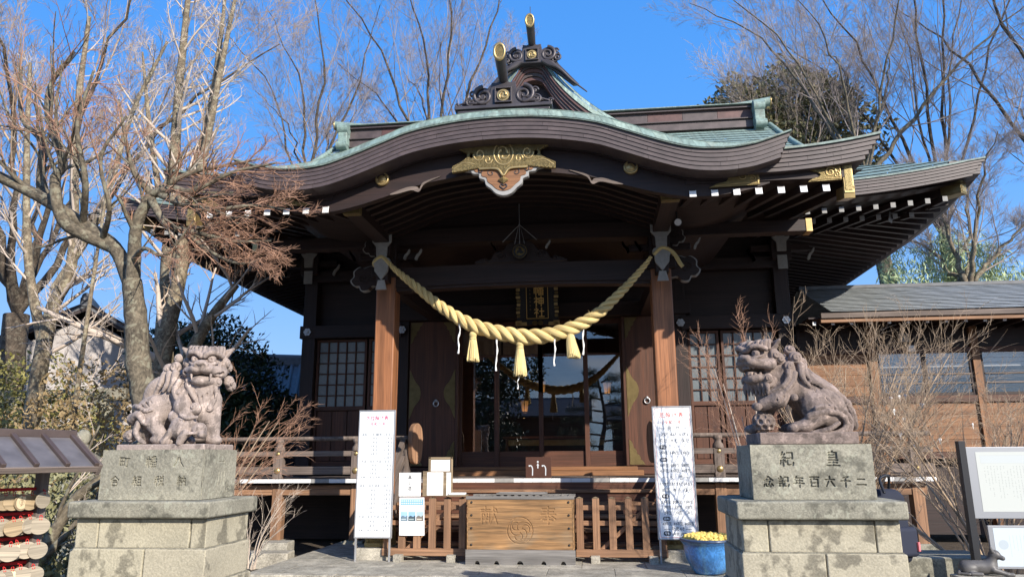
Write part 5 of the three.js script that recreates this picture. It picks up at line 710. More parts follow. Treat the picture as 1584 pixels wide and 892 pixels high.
// ================================================================== OFFERING BOX
{
  const t = thing('offering_box', 'large weathered wooden offering box carved with characters and a comma crest', 'offering box', [0, 0, 0.34]);
  const W = 1.53, y0 = 0.2, y1 = 0.90, D = 0.72;
  const fp = carved(W - 0.012, y1 - y0, 430, 200, 0.011, (c, w, h) => { const cw = w / (W - 0.012); kanji(c, '奉', w - 0.47 * cw, h * 0.14, 0.25 * cw, 0.02 * cw); kanji(c, '献', 0.18 * cw, h * 0.14, 0.25 * cw, 0.018 * cw); c.lineWidth = 0.014 * cw; c.beginPath(); c.arc(w / 2, h * 0.62, 0.185 * cw, 0, 7); c.stroke();
    for (let k = 0; k < 3; k++) { const a0 = k * 2.0944 - 0.6; c.lineWidth = 0.012 * cw; c.beginPath(); for (let i = 0; i <= 30; i++) { const a = a0 + i / 30 * 2.5, R = mix(0.03, 0.175, Math.pow(i / 30, 0.75)) * cw; c.lineTo(w / 2 + R * Math.cos(a), h * 0.62 + R * Math.sin(a)); } c.stroke(); c.beginPath(); c.arc(w / 2 + 0.085 * cw * Math.cos(a0 + 0.35), h * 0.62 + 0.085 * cw * Math.sin(a0 + 0.35), 0.055 * cw, a0 - 2.4, a0 + 1.6); c.stroke(); } });
  const f = part('front_panel', place(fp, 0, (y0 + y1) / 2, 0), M.plank, t);
  part('box_body', [boxb(-W / 2 + 0.006, W / 2 - 0.006, y0, y1, -D, -0.0075, 0.002)], M.plank, t);
  part('side_board', boxb(-W / 2 - 0.012, -W / 2 + 0.0045, y0 - 0.01, y1 + 0.01, -D, 0.004, 0.004), M.plank, t); part('side_board', boxb(W / 2 - 0.0045, W / 2 + 0.012, y0 - 0.01, y1 + 0.01, -D, 0.004, 0.004), M.plank, t);
  part('top_rim', [boxb(-W / 2 - 0.03, W / 2 + 0.03, y1, y1 + 0.045, -0.08, 0.012, 0.006), boxb(-W / 2 - 0.03, W / 2 + 0.03, y1, y1 + 0.045, -D - 0.02, -D + 0.06, 0.006)], M.oldgrey, t);
  for (let i = 0; i < 14; i++) part('slat', box(0.028, 0.03, D - 0.14, -W / 2 + 0.06 + i * (W - 0.12) / 13, y1 + 0.03, -D / 2 - 0.02, 0, 0, Math.PI / 4, 0.003), M.oldgrey, t);
  const sh = new THREE.Shape(); sh.moveTo(-0.79, 0.2); sh.lineTo(0.79, 0.2); sh.lineTo(0.79, 0); const xs = [0.66, 0.58, 0.38, 0.30, 0.05, -0.05, -0.30, -0.38, -0.58, -0.66]; sh.lineTo(0.66, 0); for (let i = 0; i < xs.length; i += 2) { sh.lineTo(xs[i], 0); sh.quadraticCurveTo(xs[i] - 0.005, 0.05, (xs[i] + xs[i + 1]) / 2, 0.055); sh.quadraticCurveTo(xs[i + 1] + 0.005, 0.05, xs[i + 1], 0); } sh.lineTo(-0.79, 0); sh.closePath();
  part('base_skirt', place(extrude(sh, 0.04, 0.004), 0, 0, -0.02), M.oldgrey, t); part('base_core', boxb(-0.77, 0.77, 0.02, 0.198, -D, -0.025, 0), M.oldgrey, t);
  for (const s of [-1, 1]) for (const y of [0.27, 0.5, 0.68, 0.86]) part('nail', place(new THREE.SphereGeometry(0.017, 8, 6), s * (W / 2 - 0.055), y, 0.002), M.blackMetal, t);
  const tr = thing('coin_tray', 'low slatted tray lying on top of the offering box', 'tray', [0, y1 + 0.047, 0.0]); part('frame', [box(0.75, 0.03, 0.03, 0, 0.02, 0.1), box(0.75, 0.03, 0.03, 0, 0.02, -0.2), box(0.03, 0.03, 0.27, -0.36, 0.02, -0.05), box(0.03, 0.03, 0.27, 0.36, 0.02, -0.05)], M.oldgrey, tr); part('bed', box(0.7, 0.008, 0.27, 0, 0.006, -0.05), M.greywood, tr);
}
// ================================================================== LOW TIMBER FENCES either side
function fence(x0, x1, n, label) {
  const t = thing('timber_fence', label, 'fence', [0, 0, 0.0], 0, 'low fences beside the offering box');
  for (let i = 0; i < n; i++) { const x = mix(x0 + 0.04, x1 - 0.04, i / (n - 1)); const p = part('picket', box(0.105, 0.8, 0.07, x, 0.5, 0), M.fence, t); const c = new THREE.ConeGeometry(0.071, 0.024, 4); c.rotateY(Math.PI / 4); part('picket_cap', place(c, x, 0.911, 0, 0, 0, 0, [1, 1, 0.8]), M.pale, p); }
  part('sill_rail', box(x1 - x0 + 0.05, 0.105, 0.1, (x0 + x1) / 2, 0.125, 0.0), M.fence, t);
  for (const y of [0.76, 0.54]) part('cross_rail', box(x1 - x0 - 0.05, 0.07, 0.03, (x0 + x1) / 2, y, -0.052), M.fence, t);
  for (const x of [mix(x0, x1, 0.2), mix(x0, x1, 0.85)]) part('stone_foot', box(0.13, 0.13, 0.15, x, 0.035, 0.1), M.kerb, t);
  part('back_brace', beam([x0 + 0.3, 0.12, -0.06], [x1 - 0.2, 0.8, -0.09], 0.03, 0.06), M.fence, t);
}
fence(-2.1, -0.86, 6, 'low brown picket fence holding white notices'); fence(0.82, 2.1, 6, 'low brown picket fence between offering box and blue pot');
// ================================================================== NOTICES on the left fence
{
  const wh = (draw) => printMat(256, 256, (c, w, h) => { c.fillStyle = '#fdfdfb'; c.fillRect(0, 0, w, h); draw(c, w, h); });
  const a = thing('notice_card', 'white card with three handwritten characters on the fence top', 'notice', [-1.71, 0.93, 0.06]); part('card', box(0.34, 0.35, 0.02, 0, 0.175, 0), M.paper, a); const af = part('print', new THREE.PlaneGeometry(0.33, 0.34), wh((c) => { c.strokeStyle = '#333'; ['黒', '上', '酒'].forEach((k, i) => kanji(c, k, 104, 24 + i * 62, 48, 5)); }), a); af.position.set(0, 0.175, 0.0115);
  const b = thing('notice_box', 'pale wooden board with a white sheet on the fence top', 'notice', [-1.29, 0.93, 0.04]); part('board', box(0.45, 0.37, 0.03, 0, 0.185, 0), M.pale, b); const bf = part('sheet', box(0.25, 0.34, 0.003, -0.03, 0.185, 0.0175, 0, 0, 0, 0), M.paper, b); part('side_sheet', box(0.07, 0.34, 0.003, 0.18, 0.18, 0.0175, 0, 0, 0, 0), M.paper, b); const bp = part('print', new THREE.PlaneGeometry(0.24, 0.33), wh((c) => { c.strokeStyle = '#666'; c.lineWidth = 5; for (const [x, y] of [[150, 40], [150, 70], [150, 95], [110, 100], [110, 125]]) { c.beginPath(); c.moveTo(x, y); c.lineTo(x + 14, y + 4); c.lineTo(x + 4, y + 14); c.stroke(); } }), b); bp.position.set(-0.03, 0.185, 0.0195);
  const d = thing('framed_notice', 'small wooden framed paper standing behind the notice board', 'notice', [-1.26, 0.93, -0.05]); part('frame', [box(0.38, 0.04, 0.03, 0, 0.56, 0), box(0.04, 0.58, 0.03, -0.17, 0.29, 0), box(0.04, 0.58, 0.03, 0.17, 0.29, 0)], M.pale, d); const df = part('print', box(0.31, 0.5, 0.01, 0, 0.29, 0), wh((c) => { c.fillStyle = '#e8e4da'; c.fillRect(8, 8, 240, 240); c.fillStyle = '#333'; c.fillRect(24, 96, 76, 46); c.fillStyle = '#bbb'; c.fillRect(40, 104, 40, 34); c.fillStyle = '#999'; for (let i = 0; i < 8; i++) c.fillRect(120 + (i % 3) * 36, 24 + i * 12, 26, 2); }), d);
  const e = thing('hanging_poster', 'white poster with blue header and three photos pinned on the fence', 'poster', [-1.675, 0.64, 0.055]); part('sheet', surf((u, v) => [(u - 0.5) * 0.385 + 0.01 * (1 - v), (v - 0.5) * 0.55, 0.004 + 0.012 * Math.sin(u * 5) * (1 - v)], 12, 12), printMat(256, 360, (c, w, h) => { c.fillStyle = '#f7fafc'; c.fillRect(0, 0, w, h); c.fillStyle = '#7fb0dd'; c.fillRect(10, 16, w - 20, 58); c.fillStyle = '#d8e8f6'; for (let i = 0; i < 10; i++) { c.fillRect(20 + i * 22, 26, 14, 12); c.fillRect(20 + i * 22, 50, 14, 12); } const cl = [['#9fc4e4', '#6c8190', '#b7c3c8'], ['#8fb7dc', '#40525c', '#9aa9a8'], ['#a9c0c8', '#76706a', '#c8c2b4']]; for (let i = 0; i < 3; i++) { const x = 12 + i * 80; c.fillStyle = cl[i][0]; c.fillRect(x, 136, 74, 90); c.fillStyle = cl[i][1]; c.beginPath(); c.moveTo(x, 186); c.lineTo(x + 24, 172); c.lineTo(x + 50, 184); c.lineTo(x + 74, 168); c.lineTo(x + 74, 226); c.lineTo(x, 226); c.fill(); c.fillStyle = cl[i][2]; c.fillRect(x + 8, 202, 50, 12); } c.fillStyle = '#aab4bc'; for (let i = 0; i < 4; i++) c.fillRect(14, 250 + i * 14, 200 - i * 20, 3); c.fillStyle = '#c8cdd2'; c.fillRect(20, 316, 22, 28); }, { side: THREE.DoubleSide }), e);
  const f = thing('paper_stack', 'pale paper slips stacked on the fence rail beside the offering box', 'paper', [-0.98, 0.93, 0.0]); part('tray', box(0.3, 0.02, 0.2, 0, 0.01, 0), M.pale, f); part('slips', [box(0.24, 0.03, 0.16, 0, 0.037, 0)], M.paper, f);
}
// small board with bowing figures on the veranda
{
  const t = thing('etiquette_board', 'brown wooden board with pale bowing figures on the veranda edge', 'sign', [0.1, VY, VZ - 0.1], 0); part('board', box(0.46, 0.36, 0.02, 0, 0.18, 0), M.brown, t);
  const f = part('print', new THREE.PlaneGeometry(0.45, 0.35), printMat(256, 200, (c, w, h) => { c.fillStyle = '#4a2a1c'; c.fillRect(0, 0, w, h); c.strokeStyle = '#c9cfd4'; c.fillStyle = '#c9cfd4'; c.lineCap = 'round'; const bow = (x, m) => { c.lineWidth = 11; c.beginPath(); c.moveTo(x, 176); c.lineTo(x + 2 * m, 120); c.quadraticCurveTo(x, 88, x - 18 * m, 80); c.stroke(); c.beginPath(); c.arc(x - 30 * m, 84, 9, 0, 7); c.fill(); }; bow(66, 1); bow(200, 1); c.lineWidth = 13; c.beginPath(); c.moveTo(122, 104); c.lineTo(122, 66); c.stroke(); c.beginPath(); c.arc(122, 44, 10, 0, 7); c.fill(); c.lineWidth = 6; c.beginPath(); c.moveTo(112, 76); c.lineTo(122, 84); c.lineTo(132, 76); c.stroke(); }), t); f.position.set(0, 0.18, 0.0108);
}
// ================================================================== TALL YEAR-TABLE BOARDS leaning at the pillars
function tallBoard(label, x, z, lean, turn, draw, leg) {
  const t = thing('tall_notice_board', label, 'notice board', [x, 0, z], turn); const b = new THREE.Group();
  const W = 0.56, H = 1.88, y0 = 0.34; const m4 = new THREE.Matrix4().makeTranslation(0, y0, 0).multiply(new THREE.Matrix4().makeRotationX(-lean));
  const P = (name, g, mat) => { g.applyMatrix4(m4); return part(name, g, mat, t); };
  P('panel', box(W, H, 0.022, 0, H / 2, 0), M.white); const pl = new THREE.PlaneGeometry(W - 0.03, H - 0.03); pl.translate(0, H / 2, 0.0122); P('print', pl, printMat(512, 1720, draw, { roughness: 0.35 }));
  for (const s of [-1, 1]) P('frame_rail', box(0.02, H + 0.02, 0.04, s * W / 2, H / 2, 0), M.silver); P('frame_rail', box(W, 0.02, 0.04, 0, 0, 0), M.silver); P('frame_rail', box(W, 0.02, 0.04, 0, H, 0), M.silver);
  if (leg) for (const s of [-1, 1]) part('leg', box(0.028, 0.36, 0.04, s * (W / 2 - 0.02), 0.17, 0.0), M.silver, t);
  else for (const s of [-1, 1]) part('leg', box(0.028, 0.36, 0.04, s * (W / 2 - 0.02), 0.17, -0.01), M.silver, t);
}
tallBoard('tall white board headed in pink with two columns of years', -2.24, 0.14, 0.02, 0, (c, w, h) => {
  c.fillStyle = '#fcfdfd'; c.fillRect(0, 0, w, h); c.strokeStyle = c.fillStyle = '#c2476f'; write(c, '方位除け表', 84, 60, 62, 8, 70); write(c, '(令和八年)', 112, 150, 52, 6.5, 60);
  c.strokeStyle = c.fillStyle = '#c9bcc6'; for (const x of [30, 270]) for (let i = 0; i < 8; i++) { c.fillRect(x + i * 26, 262, 20, 22); c.clearRect; }
  c.strokeStyle = c.fillStyle = '#5b6672'; const L = (t, x, y, s = 38) => write(c, t, x, y, s, 4.6, s * 1.12, 0.62), row = (y, a, b) => { L(a, 146 - (a.length > 5 ? 112 : 0), y); L(b, 372 - (b.length > 5 ? 112 : 0), y); };
  [['昭和 61年生', '昭和 6年生'], ['25年生', '15年生'], ['29年生', '24年生'], ['38年生', '33年生'], ['47年生', '42年生'], ['56年生', '51年生'], ['', '60年生'], ['平成 2年生', '平成 6年生'], ['11年生', '15年生'], ['20年生', '24年生'], ['29年生', ''], ['令和 3年生', '令和 3年生']].forEach(([a, b], i) => row(308 + i * 54, a, b));
  c.fillStyle = '#c9bcc6'; for (const x of [30, 270]) for (let i = 0; i < 8; i++) c.fillRect(x + i * 26, 976, 20, 20); c.strokeStyle = c.fillStyle = '#5b6672';
  [['昭和 5年生', '昭和 8年生'], ['14年生', '17年生'], ['23年生', '26年生'], ['32年生', '35年生'], ['41年生', '44年生'], ['50年生', '53年生'], ['59年生', '62年生'], ['平成 5年生', '平成 8年生'], ['14年生', '17年生'], ['23年生', '26年生'], ['令和 2年生', '令和 5年生']].forEach(([a, b], i) => row(1020 + i * 60, a, b));
}, true);
tallBoard('tall white board headed in red crossed by thin branch shadows', 2.27, 0.14, 0.02, 0, (c, w, h) => {
  c.fillStyle = '#fcfdfd'; c.fillRect(0, 0, w, h); c.strokeStyle = c.fillStyle = '#c65a55'; c.lineWidth = 5; c.strokeRect(10, 10, w - 20, h - 20); write(c, '厄除け表', 84, 66, 68, 8, 88); write(c, '(令和八年)', 104, 170, 54, 6, 62);
  const ink = '#4a525c'; c.strokeStyle = c.fillStyle = ink; const L = (t, x, y, s, a, k = 5) => write(c, t, x, y, s, k, a || s * 1.1, 0.62), bar = (y) => { c.fillRect(66, y, 90, 6); c.fillRect(w - 150, y, 90, 6); };
  bar(280); L('男 性', 186, 250, 58, 80); L('(25才 42才 61才)', 60, 336, 50, 46); L('前厄 本厄 後厄', 60, 420, 52, 62); const pill = (t, y) => { c.fillStyle = '#2b2f36'; c.beginPath(); c.roundRect(56, y, 104, 56, 28); c.fill(); c.strokeStyle = '#fff'; write(c, t, 70, y + 10, 36, 4.5, 40); c.strokeStyle = c.fillStyle = ink; };
  pill('平成', 506); L('15年生 14年生 13年生', 44, 584, 48, 40); pill('昭和', 674); L('61年生 60年生 59年生', 44, 752, 48, 40); L('42年生 41年生 40年生', 44, 822, 48, 40);
  bar(936); L('女 性', 190, 908, 58, 80); L('(19才33才37才61才)', 36, 994, 50, 44); L('前厄 本厄 後厄', 60, 1076, 52, 62); pill('平成', 1156); L('21年生 20年生 19年生', 40, 1232, 48, 41); L(' 7年生  6年生  5年生', 50, 1302, 48, 41); L(' 3年生  2年生  元年生', 50, 1372, 48, 41); pill('昭和', 1446); L('42年生 41年生 40年生', 40, 1512, 46, 41); bar(1604); L('幼児4才', 168, 1576, 50, 52); pill('令和', 1634); L('6年生 5年生 4年生', 170, 1650, 40, 36);
}, false);
// ================================================================== BLUE POT
{
  const t = thing('glazed_pot', 'big blue glazed pot filled with yellow flowers by the stone pedestal', 'pot', [2.56, 0, 0.98]);
  const gl = tex(256, (u, v) => { const a = fbm(u, v, 5, 8, 4, 201), s = fbm(u, v, 60, 60, 2, 202), d = sstep(0.5, 0.7, fbm(u, v, 9, 3, 4, 203)); const L = 0.6 + 0.5 * (a - 0.5) + 0.25 * (s - 0.5); return [L * mix(0.42, 0.58, d), L * mix(0.76, 0.9, d), L * mix(1.12, 1.12, d)]; }, 2, 1);
  part('pot_body', lathe([[0.001, 0.005], [0.19, 0.005], [0.205, 0.03], [0.25, 0.1], [0.295, 0.2], [0.315, 0.3], [0.315, 0.36], [0.335, 0.385], [0.36, 0.41], [0.355, 0.43], [0.32, 0.43], [0.29, 0.41], [0.28, 0.36], [0.001, 0.35]], 48), new THREE.MeshPhysicalMaterial({ map: gl, roughness: 0.3, clearcoat: 0.6, clearcoatRoughness: 0.2 }), t);
  part('pot_rim', place(new THREE.TorusGeometry(0.345, 0.022, 8, 48), 0, 0.425, 0, Math.PI / 2), std({ color: lin(0.06, 0.09, 0.16), roughness: 0.3 }), t);
  const rg = rngOf(8), fl = []; for (let i = 0; i < 260; i++) { const a = rg() * 6.283, r = Math.sqrt(rg()) * 0.3; const g = new THREE.IcosahedronGeometry(0.024 + rg() * 0.014, 0); place(g, Math.cos(a) * r, 0.42 + rg() * 0.05 + (0.3 - r) * 0.1, Math.sin(a) * r, rg() * 3, rg() * 3, rg() * 3); fl.push(g); } stuffPart('yellow_flowers', merge(fl), std({ color: lin(0.80, 0.60, 0.16), roughness: 0.7 }), t);
  const lp = []; for (let i = 0; i < 200; i++) { const a = rg() * 6.283, r = Math.sqrt(rg()) * 0.3; lp.push(V(Math.cos(a) * r, 0.40 + rg() * 0.05, Math.sin(a) * r)); } stuffPart('leaves', leafGeo(lp, 0, 0.05, rg), M.leafYellow, t);
}
// ================================================================== GUARDIAN LIONS, modelled as distance fields
function sdfMesh(prims, cell, pad = 0.03, noise = 0.004, seed = 1) {
  const mn = [1e9, 1e9, 1e9], mx = [-1e9, -1e9, -1e9];
  for (const p of prims) { if (p.t === 'c') { p.R = Math.max(p.ra, p.rb); p.m = p.a.map((v, i) => (v + p.b[i]) / 2); p.B = Math.hypot(...p.a.map((v, i) => v - p.b[i])) / 2 + p.R; p.d = p.b.map((v, i) => v - p.a[i]); p.l2 = p.d[0] ** 2 + p.d[1] ** 2 + p.d[2] ** 2 || 1e-9; } else { p.m = p.c; p.B = p.t === 'b' ? Math.hypot(...p.r) + 0.01 : Math.max(...p.r); p.mr = Math.min(...p.r); }
    if (!p.sub) for (let i = 0; i < 3; i++) { mn[i] = Math.min(mn[i], p.m[i] - p.B); mx[i] = Math.max(mx[i], p.m[i] + p.B); } }
  for (let i = 0; i < 3; i++) { mn[i] -= pad; mx[i] += pad; }
  const one = (p, x, y, z) => {
    if (p.t === 'c') { const px = x - p.a[0], py = y - p.a[1], pz = z - p.a[2], h = clamp((px * p.d[0] + py * p.d[1] + pz * p.d[2]) / p.l2), qx = px - p.d[0] * h, qy = py - p.d[1] * h, qz = pz - p.d[2] * h; return Math.sqrt(qx * qx + qy * qy + qz * qz) - mix(p.ra, p.rb, h); }
    let qx = x - p.c[0], qy = y - p.c[1], qz = z - p.c[2]; if (p.ry) { const c = Math.cos(p.ry), s = Math.sin(p.ry), t = c * qx - s * qz; qz = s * qx + c * qz; qx = t; } if (p.rz) { const c = Math.cos(-p.rz), s = Math.sin(-p.rz), t = c * qx - s * qy; qy = s * qx + c * qy; qx = t; }
    if (p.t === 'e') { const k0 = Math.sqrt((qx / p.r[0]) ** 2 + (qy / p.r[1]) ** 2 + (qz / p.r[2]) ** 2), k1 = Math.sqrt((qx / p.r[0] ** 2) ** 2 + (qy / p.r[1] ** 2) ** 2 + (qz / p.r[2] ** 2) ** 2); return k1 > 1e-6 ? k0 * (k0 - 1) / k1 : -p.mr; }
    const dx = Math.abs(qx) - p.r[0], dy = Math.abs(qy) - p.r[1], dz = Math.abs(qz) - p.r[2]; return Math.hypot(Math.max(dx, 0), Math.max(dy, 0), Math.max(dz, 0)) + Math.min(Math.max(dx, dy, dz), 0);
  };
  const F = (L, x, y, z) => {
    let d = 0.07; for (let q0 = 0; q0 < L.length; q0++) { const p = L[q0], k = p.k; if (p.sub) { const q = -one(p, x, y, z), e = Math.abs(d - q); d = Math.max(d, q) + (e < k ? 0.25 * (k - e) * (k - e) / k : 0); continue; } const q = one(p, x, y, z), h = Math.max(k - Math.abs(d - q), 0) / k; d = Math.min(d, q) - h * h * k * 0.25; }
    if (d < 0.03 && noise) d += noise * (n3(x * 38, y * 38, z * 38, seed) - 0.5) + noise * 1.2 * (n3(x * 13, y * 13, z * 13, seed + 3) - 0.5); return d;
  };
  const n = mx.map((v, i) => Math.ceil((v - mn[i]) / cell) + 1), N = n[0] * n[1] * n[2], f = new Float32Array(N).fill(0.07), id = (i, j, k) => (k * n[1] + j) * n[0] + i, BS = 6, br = BS * cell * 0.87;
  for (let K0 = 0; K0 < n[2]; K0 += BS) for (let J0 = 0; J0 < n[1]; J0 += BS) for (let I0 = 0; I0 < n[0]; I0 += BS) {
    const cx = mn[0] + (I0 + BS / 2) * cell, cy = mn[1] + (J0 + BS / 2) * cell, cz = mn[2] + (K0 + BS / 2) * cell, L = [];
    for (const p of prims) { const dx = cx - p.m[0], dy = cy - p.m[1], dz = cz - p.m[2], R = p.B + br + 0.045; if (dx * dx + dy * dy + dz * dz < R * R && one(p, cx, cy, cz) < br + 0.06) L.push(p); }
    if (!L.some((p) => !p.sub)) continue;
    for (let k = K0; k < Math.min(n[2], K0 + BS); k++) for (let j = J0; j < Math.min(n[1], J0 + BS); j++) for (let i = I0; i < Math.min(n[0], I0 + BS); i++) f[id(i, j, k)] = F(L, mn[0] + i * cell, mn[1] + j * cell, mn[2] + k * cell);
  }
  const vi = new Int32Array(N).fill(-1), pos = [], idx = [];
  for (let k = 0; k < n[2] - 1; k++) for (let j = 0; j < n[1] - 1; j++) for (let i = 0; i < n[0] - 1; i++) {
    let c = 0, sx = 0, sy = 0, sz = 0; const g = [f[id(i, j, k)], f[id(i + 1, j, k)], f[id(i, j + 1, k)], f[id(i + 1, j + 1, k)], f[id(i, j, k + 1)], f[id(i + 1, j, k + 1)], f[id(i, j + 1, k + 1)], f[id(i + 1, j + 1, k + 1)]];
    let neg = 0; for (const v of g) if (v < 0) neg++; if (!neg || neg === 8) continue;
    for (const [a, b] of EDG) if ((g[a] < 0) !== (g[b] < 0)) { const t = g[a] / (g[a] - g[b]); sx += mix(a & 1, b & 1, t); sy += mix((a >> 1) & 1, (b >> 1) & 1, t); sz += mix(a >> 2, b >> 2, t); c++; }
    vi[id(i, j, k)] = pos.length / 3; pos.push(mn[0] + (i + sx / c) * cell, mn[1] + (j + sy / c) * cell, mn[2] + (k + sz / c) * cell);
  }
  const quad = (a, b, c, d, fl) => { if (a < 0 || b < 0 || c < 0 || d < 0) return; fl ? idx.push(a, b, c, a, c, d) : idx.push(a, c, b, a, d, c); };
  for (let k = 1; k < n[2] - 1; k++) for (let j = 1; j < n[1] - 1; j++) for (let i = 1; i < n[0] - 1; i++) {
    const s = f[id(i, j, k)] < 0;
    if (s !== (f[id(i + 1, j, k)] < 0)) quad(vi[id(i, j - 1, k - 1)], vi[id(i, j, k - 1)], vi[id(i, j, k)], vi[id(i, j - 1, k)], s);
    if (s !== (f[id(i, j + 1, k)] < 0)) quad(vi[id(i - 1, j, k - 1)], vi[id(i - 1, j, k)], vi[id(i, j, k)], vi[id(i, j, k - 1)], s);
    if (s !== (f[id(i, j, k + 1)] < 0)) quad(vi[id(i - 1, j - 1, k)], vi[id(i, j - 1, k)], vi[id(i, j, k)], vi[id(i - 1, j, k)], s);
  }
  const g = new THREE.BufferGeometry(); g.setAttribute('position', new THREE.Float32BufferAttribute(pos, 3)); g.setIndex(idx); g.computeVertexNormals();
  const uv = new Float32Array(pos.length / 3 * 2), nn = g.attributes.normal; for (let i = 0; i < pos.length / 3; i++) { const ax = Math.abs(nn.getX(i)), az = Math.abs(nn.getZ(i)); uv[i * 2] = (pos[i * 3] * 0.8 + pos[i * 3 + 2] * (nn.getX(i) * nn.getZ(i) > 0 ? -0.62 : 0.62)) * 1.2; uv[i * 2 + 1] = (pos[i * 3 + 1] + pos[i * 3 + 2] * 0.35) * 1.2; } g.setAttribute('uv', new THREE.BufferAttribute(uv, 2)); return g;
}
const subp = (p) => ({ ...p, sub: true });
const EDG = [[0, 1], [2, 3], [4, 5], [6, 7], [0, 2], [1, 3], [4, 6], [5, 7], [0, 4], [1, 5], [2, 6], [3, 7]];
const C = (a, b, ra, rb = ra, k = 0.03) => ({ t: 'c', a, b, ra, rb, k }), EL = (c, r, k = 0.03, ry = 0, rz = 0) => ({ t: 'e', c, r, k, ry, rz });
const CH = (pts, r0, r1, k = 0.01) => { const o = []; for (let i = 0; i < pts.length - 1; i++) o.push(C(pts[i], pts[i + 1], mix(r0, r1, i / (pts.length - 1)), mix(r0, r1, (i + 1) / (pts.length - 1)), k)); return o; };
const CRV = (pts, r0, r1, k = 0.005, n = 8) => CH(curvePts(pts, n).map((p) => [p.x, p.y, p.z]), r0, r1, k);

// curl of stone hair: a knob with a spiral ridge facing direction nrm
function curl(c, r, nrm = [0, 0, 1], dir = 1, a0 = 0) { const n = V(...nrm).normalize(), u = Math.abs(n.y) > 0.9 ? V(1, 0, 0) : V(0, 1, 0).cross(n).normalize(), v = n.clone().cross(u), o = [EL(c, [r, r, r], 0.008)], pts = []; for (let i = 0; i <= 16; i++) { const t = i / 16, R = r * mix(0.94, 0.1, t), a = a0 + dir * t * 10.5; const h = Math.sqrt(Math.max(0, r * r - R * R)); pts.push([c[0] + n.x * h + u.x * R * Math.cos(a) + v.x * R * Math.sin(a), c[1] + n.y * h + u.y * R * Math.cos(a) + v.y * R * Math.sin(a), c[2] + n.z * h + u.z * R * Math.cos(a) + v.z * R * Math.sin(a)]); } o.push(...CH(pts, r * 0.15, r * 0.13, 0.003).map(subp)); return o; }
function lionHead(c, yaw, sc, open, pitch = 0) {
  const cy = Math.cos(yaw), sy = Math.sin(yaw), cp = Math.cos(pitch), sp = Math.sin(pitch), X = (f, u, r) => { const f2 = f * cp - u * sp, u2 = f * sp + u * cp; return [c[0] + sc * (f2 * cy + r * sy), c[1] + sc * u2, c[2] + sc * (-f2 * sy + r * cy)]; }, E = (f, u, r, a, k = 0.02) => EL(X(f, u, r), a.map((v) => v * sc), k, yaw), S = (f, u, r, R, k = 0.012) => EL(X(f, u, r), [R * sc, R * sc, R * sc], k), CC2 = (a, b, ra, rb, k = 0.015) => C(X(...a), X(...b), ra * sc, rb * sc, k), CV = (pts, r0, r1, k, n) => CRV(pts.map((q) => X(...q)), r0 * sc, r1 * sc, k, n), o = [];
  const md = open ? 0.045 : 0;               // how far the jaw drops
  o.push(E(-0.03, 0.0, 0, [0.145, 0.15, 0.16]), E(-0.02, 0.105, 0, [0.15, 0.05, 0.155], 0.012), E(0.06, -0.125 - md, 0, [0.115, 0.052, 0.118], 0.02), E(0.135, -0.13 - md, 0, [0.04, 0.036, 0.07], 0.012), CC2([0.08, 0.01, 0], [0.17, -0.005, 0], 0.06, 0.05));
  for (const s of [-1, 1]) o.push(E(0.145, -0.03, s * 0.05, [0.075, 0.042, 0.062], 0.012), CC2([0.12, -0.035, s * 0.085], [0.03, -0.05, s * 0.15], 0.042, 0.05, 0.012), subp(S(0.15, 0.058, s * 0.075, 0.046, 0.008)));
  o.push(E(0.205, 0.018, 0, [0.034, 0.03, 0.056], 0.01));
  for (const s of [-1, 1]) {
    o.push(S(0.117, 0.054, s * 0.072, 0.037, 0.003), subp(S(0.153, 0.054, s * 0.074, 0.012, 0.003)));
    o.push(...CV([[0.15, 0.085, s * 0.018], [0.155, 0.112, s * 0.06], [0.125, 0.112, s * 0.115], [0.07, 0.085, s * 0.15]], 0.026, 0.02, 0.005, 6));
    o.push(...CV([[0.15, 0.018, s * 0.04], [0.145, 0.012, s * 0.085], [0.1, 0.03, s * 0.125]], 0.014, 0.01, 0.004, 5));
    o.push(S(0.205, 0.008, s * 0.042, 0.026, 0.006), subp(S(0.232, -0.004, s * 0.03, 0.013, 0.004)));
    o.push(CC2([-0.03, 0.09, s * 0.13], [-0.03, 0.155, s * 0.225], 0.05, 0.014, 0.01), subp(CC2([0.0, 0.11, s * 0.15], [-0.005, 0.15, s * 0.205], 0.02, 0.006, 0.006)));
    for (let i = 0; i < 4; i++) o.push(...curl(X(-0.01 - 0.045 * i, 0.03 - 0.075 * i + (i % 2) * 0.04, s * (0.165 + 0.012 * i)), 0.05 * sc, X(0.4, 0, s * 1).map((v, q) => v - X(0, 0, 0)[q]), s));
    o.push(...curl(X(0.06, -0.13 - md, s * 0.12), 0.045 * sc, X(0.7, 0, s * 0.7).map((v, q) => v - X(0, 0, 0)[q]), -s));
  }
  if (open) { o.push(subp({ t: 'b', c: X(0.14, -0.098, 0), r: [0.11 * sc, 0.024 * sc, 0.085 * sc], k: 0.008, ry: yaw })); for (let i = -3; i <= 3; i++) o.push(S(0.188 - 0.009 * i * i, -0.072, i * 0.026, 0.014, 0.003), S(0.162 - 0.008 * i * i, -0.125, i * 0.024, 0.012, 0.003)); o.push(E(0.1, -0.115, 0, [0.07, 0.018, 0.04], 0.004)); }
  else { o.push(...CV([[0.07, -0.055, -0.165], [0.14, -0.082, -0.11], [0.19, -0.085, -0.05], [0.2, -0.068, 0], [0.19, -0.085, 0.05], [0.14, -0.082, 0.11], [0.07, -0.055, 0.165]], 0.015, 0.015, 0.003, 14).map(subp)); for (const s of [-1, 1]) o.push(C(X(0.165, -0.078, s * 0.085), X(0.17, -0.115, s * 0.08), 0.013 * sc, 0.006 * sc, 0.003)); }
